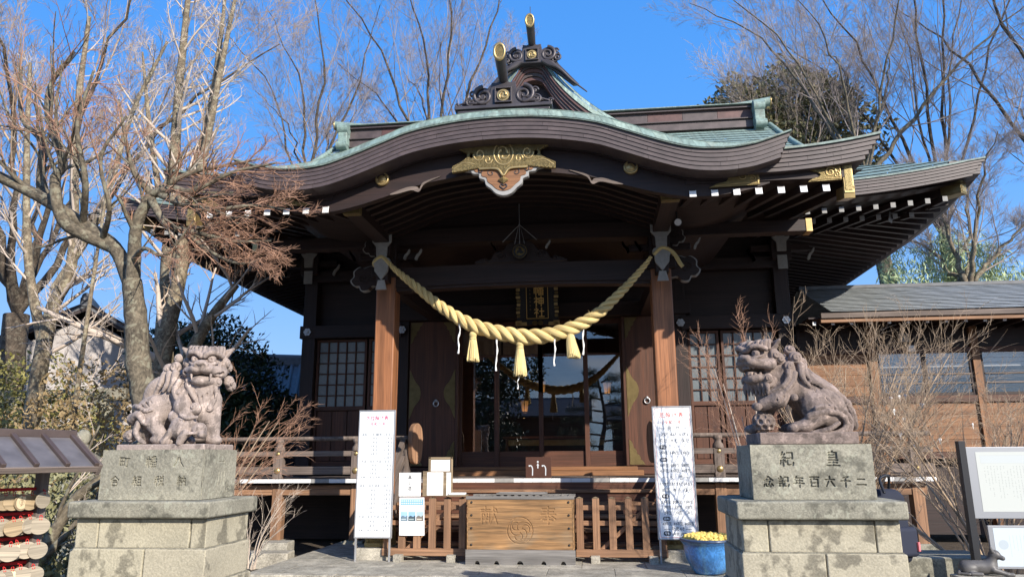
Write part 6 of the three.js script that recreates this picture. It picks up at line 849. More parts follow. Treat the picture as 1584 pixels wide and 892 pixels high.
  for (let i = 0; i < 11; i++) { const a = (i - 5) * 0.27, w = (i % 2) * 0.012; o.push(...CV([[0.125 * Math.cos(a), 0.095 + w, Math.sin(a) * 0.15], [0.1 * Math.cos(a), 0.14 + w, Math.sin(a) * 0.155], [0.04 * Math.cos(a), 0.16, Math.sin(a) * 0.15], [-0.04, 0.155, Math.sin(a) * 0.13]], 0.019, 0.014, 0.004, 6)); }
  for (let i = 0; i < 7; i++) { const z = (i - 3) * 0.036; o.push(...CV([[0.1 - 0.008 * Math.abs(i - 3), -0.17 - md, z], [0.085, -0.22 - md, z * 1.15], [0.09, -0.265 - md, z * 1.1]], 0.024, 0.007, 0.005, 5)); }
  return o;
}
{ // right guardian: open mouth, paw on an openwork ball
  const P = [C([-0.08, 0.5, 0], [0.2, 0.26, 0], 0.165, 0.195, 0.05), C([-0.22, 0.58, 0.01], [-0.04, 0.48, 0], 0.14, 0.165, 0.05), C([-0.25, 0.44, 0.03], [-0.23, 0.27, 0.03], 0.13, 0.095, 0.05), EL([0.28, 0.16, 0], [0.15, 0.17, 0.19], 0.05),
    C([-0.1, 0.37, 0.12], [-0.19, 0.28, 0.17], 0.095, 0.078), C([-0.19, 0.28, 0.17], [-0.31, 0.235, 0.15], 0.07, 0.052, 0.02), C([-0.16, 0.32, -0.12], [-0.3, 0.06, -0.13], 0.08, 0.06), EL([-0.34, 0.04, -0.13], [0.09, 0.045, 0.06], 0.02),
    EL([0.19, 0.2, 0.15], [0.19, 0.165, 0.1], 0.03, 0, -0.3), EL([0.19, 0.18, -0.15], [0.19, 0.17, 0.1], 0.03), C([0.14, 0.13, 0.2], [0.02, 0.06, 0.21], 0.075, 0.06, 0.02), EL([-0.02, 0.045, 0.2], [0.1, 0.05, 0.07], 0.015), EL([0.0, 0.045, -0.2], [0.1, 0.05, 0.07], 0.02)];
  for (let i = 0; i < 3; i++) P.push(EL([-0.095, 0.035, 0.16 + i * 0.045], [0.04, 0.035, 0.022], 0.006), EL([-0.365, 0.225 - i * 0.004, 0.11 + i * 0.04], [0.035, 0.035, 0.022], 0.006));
  P.push(...lionHead([-0.3, 0.635, 0.06], -2.45, 0.98, true, -0.08));
  P.push(...curl([-0.005, 0.635, 0.14], 0.058), ...curl([-0.07, 0.565, 0.17], 0.046, [0, 0, 1], -1), ...curl([-0.03, 0.71, 0.08], 0.05, [0, 0.4, 1]), ...curl([0.06, 0.6, 0.1], 0.042), ...curl([0.385, 0.235, 0.12], 0.047, [0.3, 0, 1], -1), ...curl([0.435, 0.05, 0.1], 0.036, [0.4, 0, 1]), ...curl([-0.06, 0.29, 0.21], 0.032), ...curl([0.0, 0.66, -0.12], 0.055, [0, 0, -1]), ...curl([0.08, 0.6, -0.1], 0.045, [0, 0, -1]));
  P.push(...CRV([[0.03, 0.575, 0.16], [0.02, 0.49, 0.19], [0.05, 0.42, 0.19], [0.11, 0.36, 0.18]], 0.03, 0.012), ...CRV([[0.07, 0.57, 0.14], [0.06, 0.5, 0.18], [0.1, 0.43, 0.18]], 0.024, 0.01), ...CRV([[-0.08, 0.52, 0.18], [-0.1, 0.44, 0.2], [-0.16, 0.38, 0.21], [-0.27, 0.335, 0.19]], 0.03, 0.012), ...CRV([[-0.03, 0.5, 0.18], [-0.06, 0.42, 0.2], [-0.13, 0.34, 0.22], [-0.16, 0.27, 0.22]], 0.026, 0.012), ...CRV([[-0.2, 0.45, 0.14], [-0.25, 0.4, 0.16], [-0.33, 0.4, 0.14]], 0.028, 0.01));
  P.push(...CRV([[0.1, 0.43, 0.17], [0.25, 0.36, 0.15], [0.36, 0.28, 0.13], [0.42, 0.17, 0.13], [0.44, 0.06, 0.12]], 0.03, 0.03), ...CRV([[0.04, 0.125, 0.245], [0.16, 0.165, 0.255], [0.29, 0.15, 0.23], [0.35, 0.07, 0.2], [0.3, 0.0, 0.22], [0.16, -0.02, 0.25]], 0.032, 0.022), ...CRV([[0.1, 0.19, 0.255], [0.22, 0.205, 0.24], [0.33, 0.17, 0.2], [0.39, 0.09, 0.18], [0.37, 0.0, 0.18]], 0.026, 0.024), ...CRV([[0.06, -0.01, 0.24], [0.18, 0.02, 0.26], [0.27, 0.07, 0.24]], 0.024, 0.018));
  const gr = (pts, r = 0.009) => P.push(...CRV(pts, r, r * 0.6, 0.004, 6).map(subp));
  for (let i = 0; i < 5; i++) { const o2 = i * 0.035; gr([[0.02 + o2, 0.52 - o2 * 0.9, 0.168], [0.06 + o2, 0.45 - o2, 0.185], [0.05 + o2, 0.38 - o2, 0.2]]); gr([[-0.33 + i * 0.02, 0.42 - i * 0.04, 0.13], [-0.29 + i * 0.02, 0.4 - i * 0.04, 0.165], [-0.24 + i * 0.02, 0.37 - i * 0.04, 0.18]]); }
  for (let i = 0; i < 4; i++) gr([[0.1 + i * 0.045, 0.3 - i * 0.01, 0.235], [0.15 + i * 0.045, 0.24 - i * 0.012, 0.255], [0.17 + i * 0.04, 0.17, 0.25]], 0.007);
  for (let i = 0; i < 3; i++) gr([[-0.1 - i * 0.05, 0.31 - i * 0.012, 0.235], [-0.13 - i * 0.05, 0.26 - i * 0.01, 0.245], [-0.14 - i * 0.05, 0.22, 0.225]], 0.006);
  const t = thing('guardian_lion', 'seated stone guardian lion with open mouth and paw on a ball', 'lion statue', [2.88, 1.69, 4.66], 0, 'pair of guardian lions');
  part('body', sdfMesh(P, 0.0058, 0.03, 0.004, 4), M.statueB, t);
  const B = [EL([-0.305, 0.09, 0.09], [0.098, 0.098, 0.098], 0.01)]; for (let a = 0; a < 9; a++) for (let b = -2; b <= 2; b++) { const th = a * 0.698 + (b % 2 ? 0.349 : 0), ph = b * 0.5; B.push(subp(EL([-0.305 + 0.1 * Math.cos(th) * Math.cos(ph), 0.09 + 0.1 * Math.sin(ph), 0.09 + 0.1 * Math.sin(th) * Math.cos(ph)], [0.023, 0.023, 0.023], 0.004))); }
  part('openwork_ball', sdfMesh(B, 0.006, 0.02, 0.003, 9), M.statueB, t); part('plinth', box(0.8, 0.1, 0.56, 0.01, -0.052, 0.0, 0, 0, 0, 0.012), M.statueB, t);
}
{ // left guardian: closed mouth, head to the front, a cub under its paw
  const P = [C([0.14, 0.52, 0], [-0.18, 0.3, 0], 0.17, 0.2, 0.05), C([0.27, 0.62, 0.02], [0.1, 0.52, 0], 0.13, 0.16, 0.05), C([0.32, 0.5, 0.06], [0.32, 0.3, 0.06], 0.14, 0.11, 0.05), EL([-0.27, 0.2, 0], [0.16, 0.2, 0.2], 0.05),
    C([0.13, 0.46, 0.13], [0.17, 0.35, 0.2], 0.1, 0.085), C([0.17, 0.35, 0.2], [0.25, 0.27, 0.22], 0.08, 0.06, 0.02), C([0.4, 0.42, 0.02], [0.42, 0.06, 0.02], 0.085, 0.07), EL([0.45, 0.045, 0.04], [0.08, 0.045, 0.08], 0.02),
    EL([-0.2, 0.3, 0.15], [0.18, 0.16, 0.1], 0.03, 0, 0.35), EL([-0.2, 0.25, -0.15], [0.18, 0.17, 0.1], 0.03), C([-0.14, 0.2, 0.2], [-0.03, 0.09, 0.21], 0.075, 0.06, 0.02), EL([-0.04, 0.05, 0.2], [0.11, 0.05, 0.07], 0.015), EL([0.0, 0.05, -0.2], [0.1, 0.05, 0.07], 0.02),
    // cub
    EL([0.2, 0.16, 0.21], [0.15, 0.11, 0.09], 0.02, 0, 0.25), EL([0.1, 0.26, 0.2], [0.075, 0.065, 0.06], 0.015), EL([0.38, 0.13, 0.21], [0.075, 0.075, 0.07], 0.015), EL([0.43, 0.09, 0.24], [0.05, 0.035, 0.045], 0.01), C([0.1, 0.12, 0.25], [0.03, 0.03, 0.25], 0.04, 0.035, 0.01), C([0.27, 0.1, 0.27], [0.22, 0.02, 0.28], 0.04, 0.034, 0.01)];
  for (let i = 0; i < 3; i++) P.push(EL([0.06, 0.035, 0.16 + i * 0.045], [0.04, 0.035, 0.022], 0.006), EL([0.3, 0.25 - i * 0.01, 0.18 + i * 0.035], [0.035, 0.03, 0.02], 0.006));
  P.push(...lionHead([0.32, 0.735, 0.08], -1.28, 1.12, false, -0.06));
  P.push(...curl([-0.07, 0.71, 0.12], 0.06), ...curl([0.02, 0.725, 0.15], 0.058, [0, 0, 1], -1), ...curl([0.0, 0.82, 0.08], 0.045, [0, 0.2, 1]), ...curl([0.31, 0.33, 0.2], 0.06, [0, 0.4, 1]), ...curl([-0.42, 0.245, 0.12], 0.062, [-0.2, 0, 1], -1), ...curl([-0.47, 0.09, 0.1], 0.05, [-0.3, 0, 1]), ...curl([-0.37, 0.09, 0.19], 0.06, [0, 0, 1], -1), ...curl([-0.13, 0.64, 0.08], 0.05), ...curl([0.13, 0.48, 0.22], 0.04), ...curl([0.42, 0.34, 0.12], 0.04, [0.4, 0, 1]), ...curl([-0.08, 0.68, -0.1], 0.055, [0, 0, -1]), ...curl([0.05, 0.72, -0.12], 0.055, [0, 0, -1]));
  P.push(...CRV([[-0.1, 0.66, 0.14], [-0.12, 0.57, 0.17], [-0.17, 0.5, 0.15], [-0.2, 0.44, 0.14]], 0.036, 0.014), ...CRV([[-0.03, 0.66, 0.17], [-0.03, 0.57, 0.19], [-0.07, 0.5, 0.19]], 0.038, 0.016), ...CRV([[0.05, 0.66, 0.19], [0.04, 0.57, 0.21], [0.0, 0.5, 0.2]], 0.038, 0.016), ...CRV([[0.1, 0.58, 0.2], [0.08, 0.5, 0.23], [0.12, 0.42, 0.24], [0.18, 0.38, 0.25]], 0.036, 0.016), ...CRV([[0.2, 0.55, 0.19], [0.26, 0.47, 0.2], [0.3, 0.4, 0.19]], 0.034, 0.014), ...CRV([[-0.4, 0.36, 0.14], [-0.3, 0.35, 0.23], [-0.2, 0.31, 0.25], [-0.13, 0.32, 0.25]], 0.028, 0.012), ...CRV([[-0.38, 0.24, 0.19], [-0.28, 0.28, 0.25], [-0.2, 0.2, 0.26], [-0.1, 0.18, 0.26]], 0.045, 0.014), ...CRV([[-0.27, 0.2, 0.24], [-0.28, 0.12, 0.26], [-0.22, 0.05, 0.27], [-0.16, 0.02, 0.27]], 0.036, 0.014), ...CRV([[0.2, 0.27, 0.26], [0.28, 0.24, 0.28], [0.37, 0.25, 0.26]], 0.024, 0.014), ...CRV([[0.22, 0.06, 0.29], [0.3, 0.1, 0.29], [0.38, 0.1, 0.28]], 0.022, 0.012), ...CRV([[0.41, 0.5, 0.06], [0.44, 0.42, 0.1], [0.43, 0.35, 0.12]], 0.04, 0.02), ...CRV([[-0.36, 0.4, 0], [-0.3, 0.52, 0.03], [-0.2, 0.6, 0.03]], 0.05, 0.06, 0.03));
  const gr = (pts, r = 0.009) => P.push(...CRV(pts, r, r * 0.6, 0.004, 6).map(subp));
  for (let i = 0; i < 5; i++) { gr([[-0.33 + i * 0.05, 0.36 + i * 0.015, 0.2 + i * 0.008], [-0.27 + i * 0.05, 0.33 + i * 0.012, 0.25], [-0.2 + i * 0.045, 0.35, 0.25]], 0.007); gr([[0.22 + i * 0.045, 0.47, 0.2 - i * 0.01], [0.24 + i * 0.04, 0.42, 0.21 - i * 0.01], [0.27 + i * 0.035, 0.37, 0.2 - i * 0.01]], 0.008); }
  for (let i = 0; i < 4; i++) { gr([[0.1 + i * 0.05, 0.24 - i * 0.01, 0.28], [0.14 + i * 0.05, 0.2, 0.3], [0.13 + i * 0.05, 0.15, 0.3]], 0.007); gr([[-0.1 + i * 0.03, 0.55 - i * 0.03, 0.17], [-0.06 + i * 0.03, 0.5 - i * 0.03, 0.18], [-0.07 + i * 0.03, 0.44 - i * 0.03, 0.18]], 0.008); }
  const t = thing('guardian_lion', 'seated pale stone guardian lion with closed mouth and a cub', 'lion statue', [-2.86, 1.63, 4.66], 0, 'pair of guardian lions');
  part('body', sdfMesh(P, 0.0058, 0.03, 0.004, 14).scale(0.9, 1, 0.95), M.statueA, t); part('plinth', box(0.86, 0.06, 0.56, 0.02, -0.022, 0, 0, 0, 0, 0.015), M.statueA, t);
}
// ================================================================== PEDESTALS
function skirted(w, h, nx, ny, depth, draw, o) { const p = [], q = (a, b, c, d) => p.push(...a, ...b, ...c, ...a, ...c, ...d), b = -0.03, X = w / 2, Y = h / 2; q([-X, Y, 0], [X, Y, 0], [X, Y, b], [-X, Y, b]); q([-X, -Y, b], [X, -Y, b], [X, -Y, 0], [-X, -Y, 0]); q([X, -Y, 0], [X, -Y, b], [X, Y, b], [X, Y, 0]); q([-X, -Y, b], [-X, -Y, 0], [-X, Y, 0], [-X, Y, b]); const g = new THREE.BufferGeometry(); g.setAttribute('position', new THREE.Float32BufferAttribute(p, 3)); g.computeVertexNormals(); return merge([carved(w, h, nx, ny, depth, draw, o, 0.003), muv(g, 0)]); }
function pedestal(s, label, drawF, rowCut, mats) {
  const t = thing('stone_pedestal', label, 'pedestal', [s * 2.885, 0, 4.64], 0, 'pair of statue pedestals');
  const W = 0.97, H = 0.44, cy = 1.368;
  part('inscribed_block', [box(W - 0.002, H, 0.59, 0, cy, 0.0, 0, 0, 0, 0.006)], mats[0], t); part('inscription', place(skirted(W, H, 420, 190, 0.015, drawF, s + 2), 0, cy, 0.325), mats[0], t);
  if (s < 0) part('side_inscription', place(skirted(0.61, H - 0.002, 180, 130, 0.006, (c, w, h) => { kanji(c, '一', w * 0.42, h * 0.1, h * 0.3, 5); kanji(c, '川', w * 0.42, h * 0.42, h * 0.34, 6); kanji(c, '上', w * 0.66, h * 0.68, h * 0.24, 5); }, 7), W / 2 + 0.004, cy, 0.0, 0, Math.PI / 2), mats[0], t);
  part('cap_slab', box(1.32, 0.145, 0.96, 0, 1.072, 0.0, 0, 0, 0, 0.022), mats[1], t);
  const rg = rngOf(s + 40); const rows = [[0.745, 0.996, 1.225, 0.80, rowCut[0]], [0.455, 0.741, 1.27, 0.84, rowCut[1]], [0.15, 0.451, 1.32, 0.88, rowCut[0]], [-0.16, 0.146, 1.36, 0.92, rowCut[1]]];
  for (const [y0, y1, w, d, cuts] of rows) { const xs = [-w / 2, ...cuts.map((c) => c - s * 2.885), w / 2].sort((a, b) => a - b); for (let i = 0; i < xs.length - 1; i++) part('ashlar_block', boxb(xs[i] + 0.003, xs[i + 1] - 0.003, y0, y1, -d / 2 + rg() * 0.006, d / 2 + rg() * 0.008 - 0.004, 0.014), rg() > 0.5 ? M.ashlar : M.ashlar2, t); part('mortar_core', boxb(-w / 2 + 0.02, w / 2 - 0.02, y0 - 0.01, y1 + 0.01, -d / 2 + 0.02, d / 2 - 0.02, 0), M.granite2, t); }
}
pedestal(-1, 'stone pedestal carved with two rows of characters under the closed-mouth lion', (c, w, h) => { ['町', '幡', '八'].forEach((k, i) => kanji(c, k, w * (0.17 + i * 0.27), h * 0.13, h * 0.23, 9)); ['合', '組', '税', '納'].forEach((k, i) => kanji(c, k, w * (0.1 + i * 0.22), h * 0.53, h * 0.2, 8)); }, [[-3.28, -2.42], [-2.82]], [M.granite, M.granite]);
pedestal(1, 'stone pedestal carved with a year inscription under the open-mouth lion', (c, w, h) => { kanji(c, '紀', w * 0.235, h * 0.13, h * 0.27, 11); kanji(c, '皇', w * 0.615, h * 0.13, h * 0.27, 11); ['念', '記', '年', '百', '六', '千', '二'].forEach((k, i) => kanji(c, k, w * (0.085 + i * 0.126), h * 0.58, h * 0.2, 9)); }, [[2.48, 3.3], [2.9]], [M.granite, M.granite]);
// ================================================================== CORRIDOR WING to the right
{
  const t = thing('corridor_wing', 'low timber wing with grey-green shingle roof joined to the hall', 'building', [0, 0, 0]);
  const x0 = 5.3, x1 = 16, wz = -4.0;
  // roof courses
  const g = []; for (let d = 0, i = 0; d < 2.15; d += 0.12, i++) g.push(surf((u, v) => { const dd = mix(d, d + 0.12, v); return [mix(x0 + 0.4, x1, u), 4.16 + 0.43 * dd + (1 - v) * 0.014 + 0.006 * n3(u * 40, i, 0), -2.95 - dd]; }, 30, 1, [10, 0.12])); g.push(surf((u, v) => [mix(x1, x0 + 0.4, u), 5.09 - 0.9 * v, -5.1 - 2.1 * v], 2, 2, [10, 2]));
  const rf = part('roof', merge(g), M.shingle, t); part('ridge', boxb(x0 + 0.4, x1, 5.05, 5.13, -5.22, -4.98), M.tile, rf);
  part('fascia', boxb(x0 + 0.2, x1, 4.05, 4.15, -3.02, -2.96), M.greywood, rf); part('fascia', boxb(x0 + 0.2, x1, 3.97, 4.045, -3.08, -3.0), M.fence, rf); part('soffit', boxb(x0, x1, 4.06, 4.09, -5.0, -3.09, 0), M.dark, rf);
  for (let x = x0 + 0.1; x < 13; x += 0.345) { const r = part('rafter', boxb(x - 0.03, x + 0.03, 3.94, 4.02, -4.0, -3.1, 0.004), M.dark, rf); part('rafter_end', boxb(x - 0.031, x + 0.031, 3.938, 4.0, -3.1, -3.092, 0.001), M.white, r); }
  // wall
  part('wall', [boxb(x0, x1, 3.5, 4.05, wz - 0.1, wz - 0.04, 0), boxb(x0, 6.72, 2.5, 3.55, wz - 0.1, wz - 0.041, 0), boxb(x0, x1, 0.1, 4.06, -6.4, -6.3, 0), boxb(x1 - 0.1, x1, 0.1, 4.06, -6.3, wz - 0.1, 0)], M.dark, t);
  for (const x of [6.72, 8.68, 10.64, 12.6]) part('post', boxb(x - 0.075, x + 0.075, 0.1, 4.0, wz - 0.12, wz + 0.04, 0.01), M.orange, t);
  for (const [y, h] of [[3.48, 0.1], [2.5, 0.13], [1.42, 0.12]]) part('rail', boxb(x0, x1, y, y + h, wz - 0.06, wz + 0.028, 0.006), M.brown, t);
  const bd = [[x0, 6.64], [6.8, 8.6], [8.76, 10.56], [10.72, 12.5]]; bd.forEach(([a, b], k) => { for (let i = 0; i < 4; i++) part('wall_board', boxb(a, b, 1.55 + i * 0.238, 1.55 + (i + 1) * 0.238 - 0.004, wz - 0.05, wz - 0.02, 0.004), M.orange, t); if (!k) for (let i = 0; i < 4; i++) part('wall_board', boxb(a, b, 2.64 + i * 0.21, 2.64 + (i + 1) * 0.21 - 0.004, wz - 0.04, wz - 0.015, 0.004), M.orange, t); });
  for (const [a, b] of bd.slice(1)) { const w = part('window', [boxb(a, a + 0.05, 2.63, 3.48, wz - 0.05, wz + 0.0), boxb(b - 0.05, b, 2.63, 3.48, wz - 0.05, wz + 0.0), boxb((a + b) / 2 - 0.04, (a + b) / 2 + 0.04, 2.63, 3.48, wz - 0.045, wz + 0.005), boxb(a + 0.05, b - 0.05, 2.63, 2.69, wz - 0.045, wz - 0.002)], M.dark, t); part('glass', boxb(a + 0.04, b - 0.04, 2.66, 3.47, wz - 0.03, wz - 0.024, 0), M.glass, w); for (const y of [2.86, 3.04]) part('bar', boxb(a + 0.05, b - 0.05, y, y + 0.028, wz - 0.005, wz + 0.018, 0.003), M.greywood, w); for (const y of [3.2, 3.29, 3.38]) part('blind_slat', boxb(a + 0.06, b - 0.06, y, y + 0.075, wz - 0.1, wz - 0.09, 0.002), M.chalk, w); }
  part('floor_skirt', boxb(x0, x1, 0.0, 1.42, wz - 0.3, wz - 0.2, 0), M.dark, t);
  part('eave_box', box(0.2, 0.17, 0.1, 7.35, 3.78, wz + 0.05), M.chalk, t, 'small pale metal box under the eave'); part('eave_lamp', box(0.13, 0.13, 0.08, 7.46, 3.56, wz + 0.06), M.white, t, 'small white lamp box under the eave');
}
// ================================================================== INFORMATION SIGN
{
  const t = thing('information_sign', 'grey framed information panel of faint text on black posts', 'sign', [4.5, -0.16, 4.0]);
  for (const x of [0, 1.32]) part('post', boxb(x - 0.03, x + 0.03, 0, 1.78, -0.035, 0.035, 0.004), M.blackMetal, t);
  part('panel', [boxb(0.032, 1.29, 1.09, 1.725, -0.01, 0.02, 0.004)], M.steel, t); const f = part('print', new THREE.PlaneGeometry(1.1, 0.53), printMat(1024, 500, (c, w, h) => { c.fillStyle = '#bcc0bb'; c.fillRect(0, 0, w, h); c.fillStyle = '#b9bfbf'; c.fillRect(34, 30, w - 68, 66); c.strokeStyle = '#a2a8a8'; c.strokeRect(34, 30, w - 68, 66); const rg = rngOf(15); c.fillStyle = '#858b88'; for (let x = w - 60; x > 50; x -= 26) { const n = 10 + rg() * 16; for (let i = 0; i < n; i++) if (rg() > 0.25) { c.fillRect(x, 122 + i * 13, 4 + rg() * 5, 2); c.fillRect(x + 2, 119 + i * 13, 2, 7); } } }, { roughness: 0.5 }), t); f.position.set(0.66, 1.415, 0.022);
  part('panel', [boxb(0.13, 1.29, 0.66, 1.03, -0.012, 0.015, 0.003)], M.steel, t); const f2 = part('print', new THREE.PlaneGeometry(1.1, 0.33), printMat(512, 160, (c, w, h) => { c.fillStyle = '#c3cdd3'; c.fillRect(0, 0, w, h); c.fillStyle = '#b2bcc2'; for (let x = 60; x < w - 20; x += 14) c.fillRect(x, 30, 2, 90 - (x % 5) * 8); c.beginPath(); c.arc(34, 70, 20, 0, 7); c.fill(); }, { roughness: 0.25 }), t); f2.position.set(0.72, 0.845, 0.0165);
}
// ================================================================== RECLINING ANIMAL FIGURE on a plinth
{
  const p = thing('stone_plinth', 'speckled pale stone plinth under the reclining animal figure', 'plinth', [4.55, -0.16, 4.35]); part('block', box(0.75, 0.6, 0.4, 0.05, 0.3, 0, 0, 0, 0, 0.015), M.granite, p); part('top_slab', box(0.8, 0.04, 0.45, 0.05, 0.612, 0, 0, 0, 0, 0.01), M.kerb, p);
  const P = [C([-0.17, 0.075, 0], [0.06, 0.085, 0], 0.072, 0.068, 0.03), EL([-0.15, 0.055, 0.05], [0.07, 0.055, 0.035], 0.02), EL([-0.15, 0.055, -0.05], [0.07, 0.055, 0.035], 0.02), C([-0.14, 0.02, 0.085], [-0.05, 0.018, 0.09], 0.022, 0.02, 0.015), C([0.06, 0.1, 0], [0.1, 0.19, 0.01], 0.06, 0.045, 0.03), EL([0.115, 0.215, 0.015], [0.055, 0.046, 0.048], 0.02), C([0.135, 0.2, 0.03], [0.175, 0.18, 0.055], 0.032, 0.024, 0.015), C([0.085, 0.245, 0.05], [0.07, 0.285, 0.065], 0.02, 0.006, 0.008), C([0.105, 0.25, -0.03], [0.105, 0.285, -0.045], 0.02, 0.006, 0.008), C([0.08, 0.06, 0.05], [0.2, 0.02, 0.06], 0.032, 0.02, 0.015), C([0.2, 0.02, 0.06], [0.25, 0.016, 0.06], 0.02, 0.022, 0.01), C([0.08, 0.06, -0.04], [0.2, 0.02, -0.05], 0.032, 0.02, 0.015), C([-0.22, 0.06, -0.02], [-0.26, 0.02, 0.06], 0.02, 0.014, 0.015), C([-0.26, 0.02, 0.06], [-0.17, 0.018, 0.1], 0.014, 0.012, 0.01)];
  const a = thing('animal_figure', 'dark metal figure of a reclining animal with upright ears', 'figurine', [4.46, 0.473, 4.2], -0.15); a.scale.setScalar(0.82); part('body', sdfMesh(P, 0.0045, 0.02, 0.0012, 30), std({ color: lin(0.17, 0.16, 0.155), map: T.metal, roughness: 0.5 }), a);
}
// ================================================================== NAVY BACKPACK hanging behind the pedestal
{
  const t = thing('navy_backpack', 'dark navy backpack with pink tag beside the right pedestal', 'backpack', [3.8, 0.56, 3.95], 0.4);
  part('body', (() => { const g = new RoundedBoxGeometry(0.36, 0.66, 0.26, 5, 0.1); const p = g.attributes.position; for (let i = 0; i < p.count; i++) { const y = p.getY(i); p.setX(i, p.getX(i) * (1 - 0.2 * clamp(y / 0.3)) + 0.012 * Math.sin(y * 30)); p.setZ(i, p.getZ(i) * (1 - 0.35 * clamp(y / 0.3)) + 0.01 * Math.sin(y * 23 + p.getX(i) * 18)); } g.computeVertexNormals(); g.translate(0, 0.3, 0); return muv(g); })(), std({ color: lin(0.014, 0.018, 0.035), roughness: 0.85 }), t); part('pocket', place(new RoundedBoxGeometry(0.28, 0.26, 0.1, 4, 0.04), 0.02, 0.17, 0.13), std({ color: lin(0.018, 0.022, 0.042), roughness: 0.85 }), t); part('tag', box(0.02, 0.08, 0.03, 0.13, 0.13, 0.185), std({ color: lin(0.7, 0.18, 0.2) }), t); part('strap', tubeGeo([[-0.1, 0.6, 0.1], [-0.06, 0.72, 0.02], [0.06, 0.74, 0], [0.1, 0.6, -0.06]], 0.014, 6, 14), M.blackMetal, t); part('zip', tubeGeo([[-0.12, 0.42, 0.13], [0, 0.47, 0.145], [0.12, 0.42, 0.13]], 0.006, 5, 12), M.silver, t);
  const w = thing('stone_step', 'low grey stone step beside the right pedestal under the backpack', 'step', [4.3, -0.16, 3.6]); part('lower_stone', box(1.5, 0.5, 0.9, 0.1, 0.25, -0.1, 0, 0, 0, 0.02), M.granite2, w); part('upper_stone', box(1.2, 0.22, 0.6, -0.1, 0.61, -0.15, 0, 0, 0, 0.02), M.granite, w);
}
// ================================================================== VOTIVE PLAQUE RACK
{
  const R = [-3.20, -0.16, 6.42], A = 1.15, t = thing('votive_rack', 'weathered roofed rack hung with wooden votive plaques', 'rack', R, A);
  const W = 0.78; for (const s of [-1, 1]) part('post', boxb(s * W / 2 - 0.035, s * W / 2 + 0.035, 0, 1.62, -0.1, -0.02, 0.006), M.greywood, t);
  part('side_board', boxb(-W / 2 - 0.09, -W / 2 + 0.02, 0.0, 1.42, -0.02, 0.0, 0.004), M.oldgrey, t); part('back_board', boxb(-W / 2, W / 2, 0.1, 1.35, -0.11, -0.09, 0.004), M.brown, t); part('top_beam', boxb(-W / 2, W / 2, 1.56, 1.62, -0.1, -0.03, 0.004), M.greywood, t);
  for (let i = 0; i < 4; i++) part('hanging_rail', boxb(-W / 2, W / 2, 1.44 - i * 0.175, 1.462 - i * 0.175, -0.09, -0.06, 0.004), M.red, t);
  const rs = (z0, z1) => { const sh = part('roof_slope', (() => { const g = box(W + 0.36, 0.025, 0.5, 0, 0, 0); return place(g, 0, 1.73, (z0 + z1) / 2, z1 > 0 ? 0.52 : -0.52); })(), M.tin, t); for (let i = 0; i < 6; i++) part('roof_batten', place(box(0.035, 0.028, 0.51, 0, 0.026, 0), -W / 2 - 0.15 + i * (W + 0.3) / 5, 1.73, (z0 + z1) / 2, z1 > 0 ? 0.52 : -0.52), M.tinBrown, t); part('eave_trim', place(box(W + 0.37, 0.045, 0.02, 0, -0.012, z1 > 0 ? 0.25 : -0.25), 0, 1.73, (z0 + z1) / 2, z1 > 0 ? 0.52 : -0.52), M.greywood, t); };
  rs(-0.06, 0.36); rs(-0.06, -0.48); part('ridge_cap', box(W + 0.38, 0.06, 0.12, 0, 1.86, -0.06), M.tinBrown, t); for (const s of [-1, 1]) { part('barge', place(box(0.03, 0.09, 0.5), s * (W / 2 + 0.18), 1.71, 0.155, 0.52), M.greywood, t); part('barge', place(box(0.03, 0.09, 0.5), s * (W / 2 + 0.18), 1.71, -0.275, -0.52), M.greywood, t); }
  const rg = rngOf(64), oval = new THREE.Shape(); oval.absellipse(0, 0, 0.066, 0.058, 0, Math.PI * 2); const hole = new THREE.Path(); const og = new THREE.ExtrudeGeometry(oval, { depth: 0.007, bevelEnabled: true, bevelSize: 0.002, bevelThickness: 0.001, bevelSegments: 1, curveSegments: 16 }); muv(og, 0); og.translate(0, -0.055, 0); const og2 = muv(og.clone(), 0);
  const faceM = printMat(128, 128, (c, w, h) => { c.fillStyle = '#e9d2ab'; c.fillRect(0, 0, w, h); c.strokeStyle = '#8d7a66'; c.lineWidth = 3; c.beginPath(); c.ellipse(64, 64, 30, 24, 0.4, 0, 7); c.stroke(); c.beginPath(); c.moveTo(50, 50); c.quadraticCurveTo(70, 40, 80, 66); c.quadraticCurveTo(60, 70, 54, 86); c.stroke(); });
  const ct = Math.cos(A), st = Math.sin(A), lbl = ['top', 'second', 'third', 'lowest'];
  for (let r = 0; r < 4; r++) for (let i = 0; i < 12; i++) {
    const lx = -W / 2 + 0.05 + i * (W - 0.08) / 11 + (rg() - 0.5) * 0.02, ly = 1.425 - r * 0.175 - rg() * 0.012, lz = -0.03 + rg() * 0.05 + (i % 3) * 0.02;
    const e = thing('votive_plaque', 'oval pale wooden votive plaque on the ' + lbl[r] + ' red rail of the rack', 'votive plaque', [R[0] + lx * ct + lz * st, R[1] + ly, R[2] - lx * st + lz * ct], A + (rg() - 0.5) * 0.9, 'votive plaques on the ' + lbl[r] + ' rail'); e.rotation.z = (rg() - 0.5) * 0.35;
    part('plaque', i % 2 ? og : og2, rg() > 0.45 ? M.ema2 : M.ema, e); if (i % 3 === 0) { const f = part('drawing', new THREE.CircleGeometry(0.05, 20).scale(1.1, 0.95, 1), faceM, e); f.position.set(0, -0.055, 0.0088); }
    part('red_cord', tubeGeo([[-0.006, -0.012, 0.01], [-0.008, 0.012, 0.0], [0, 0.022, -0.012], [0.008, 0.012, 0], [0.006, -0.012, 0.01]], 0.003, 5, 12), M.red, e);
  }
}
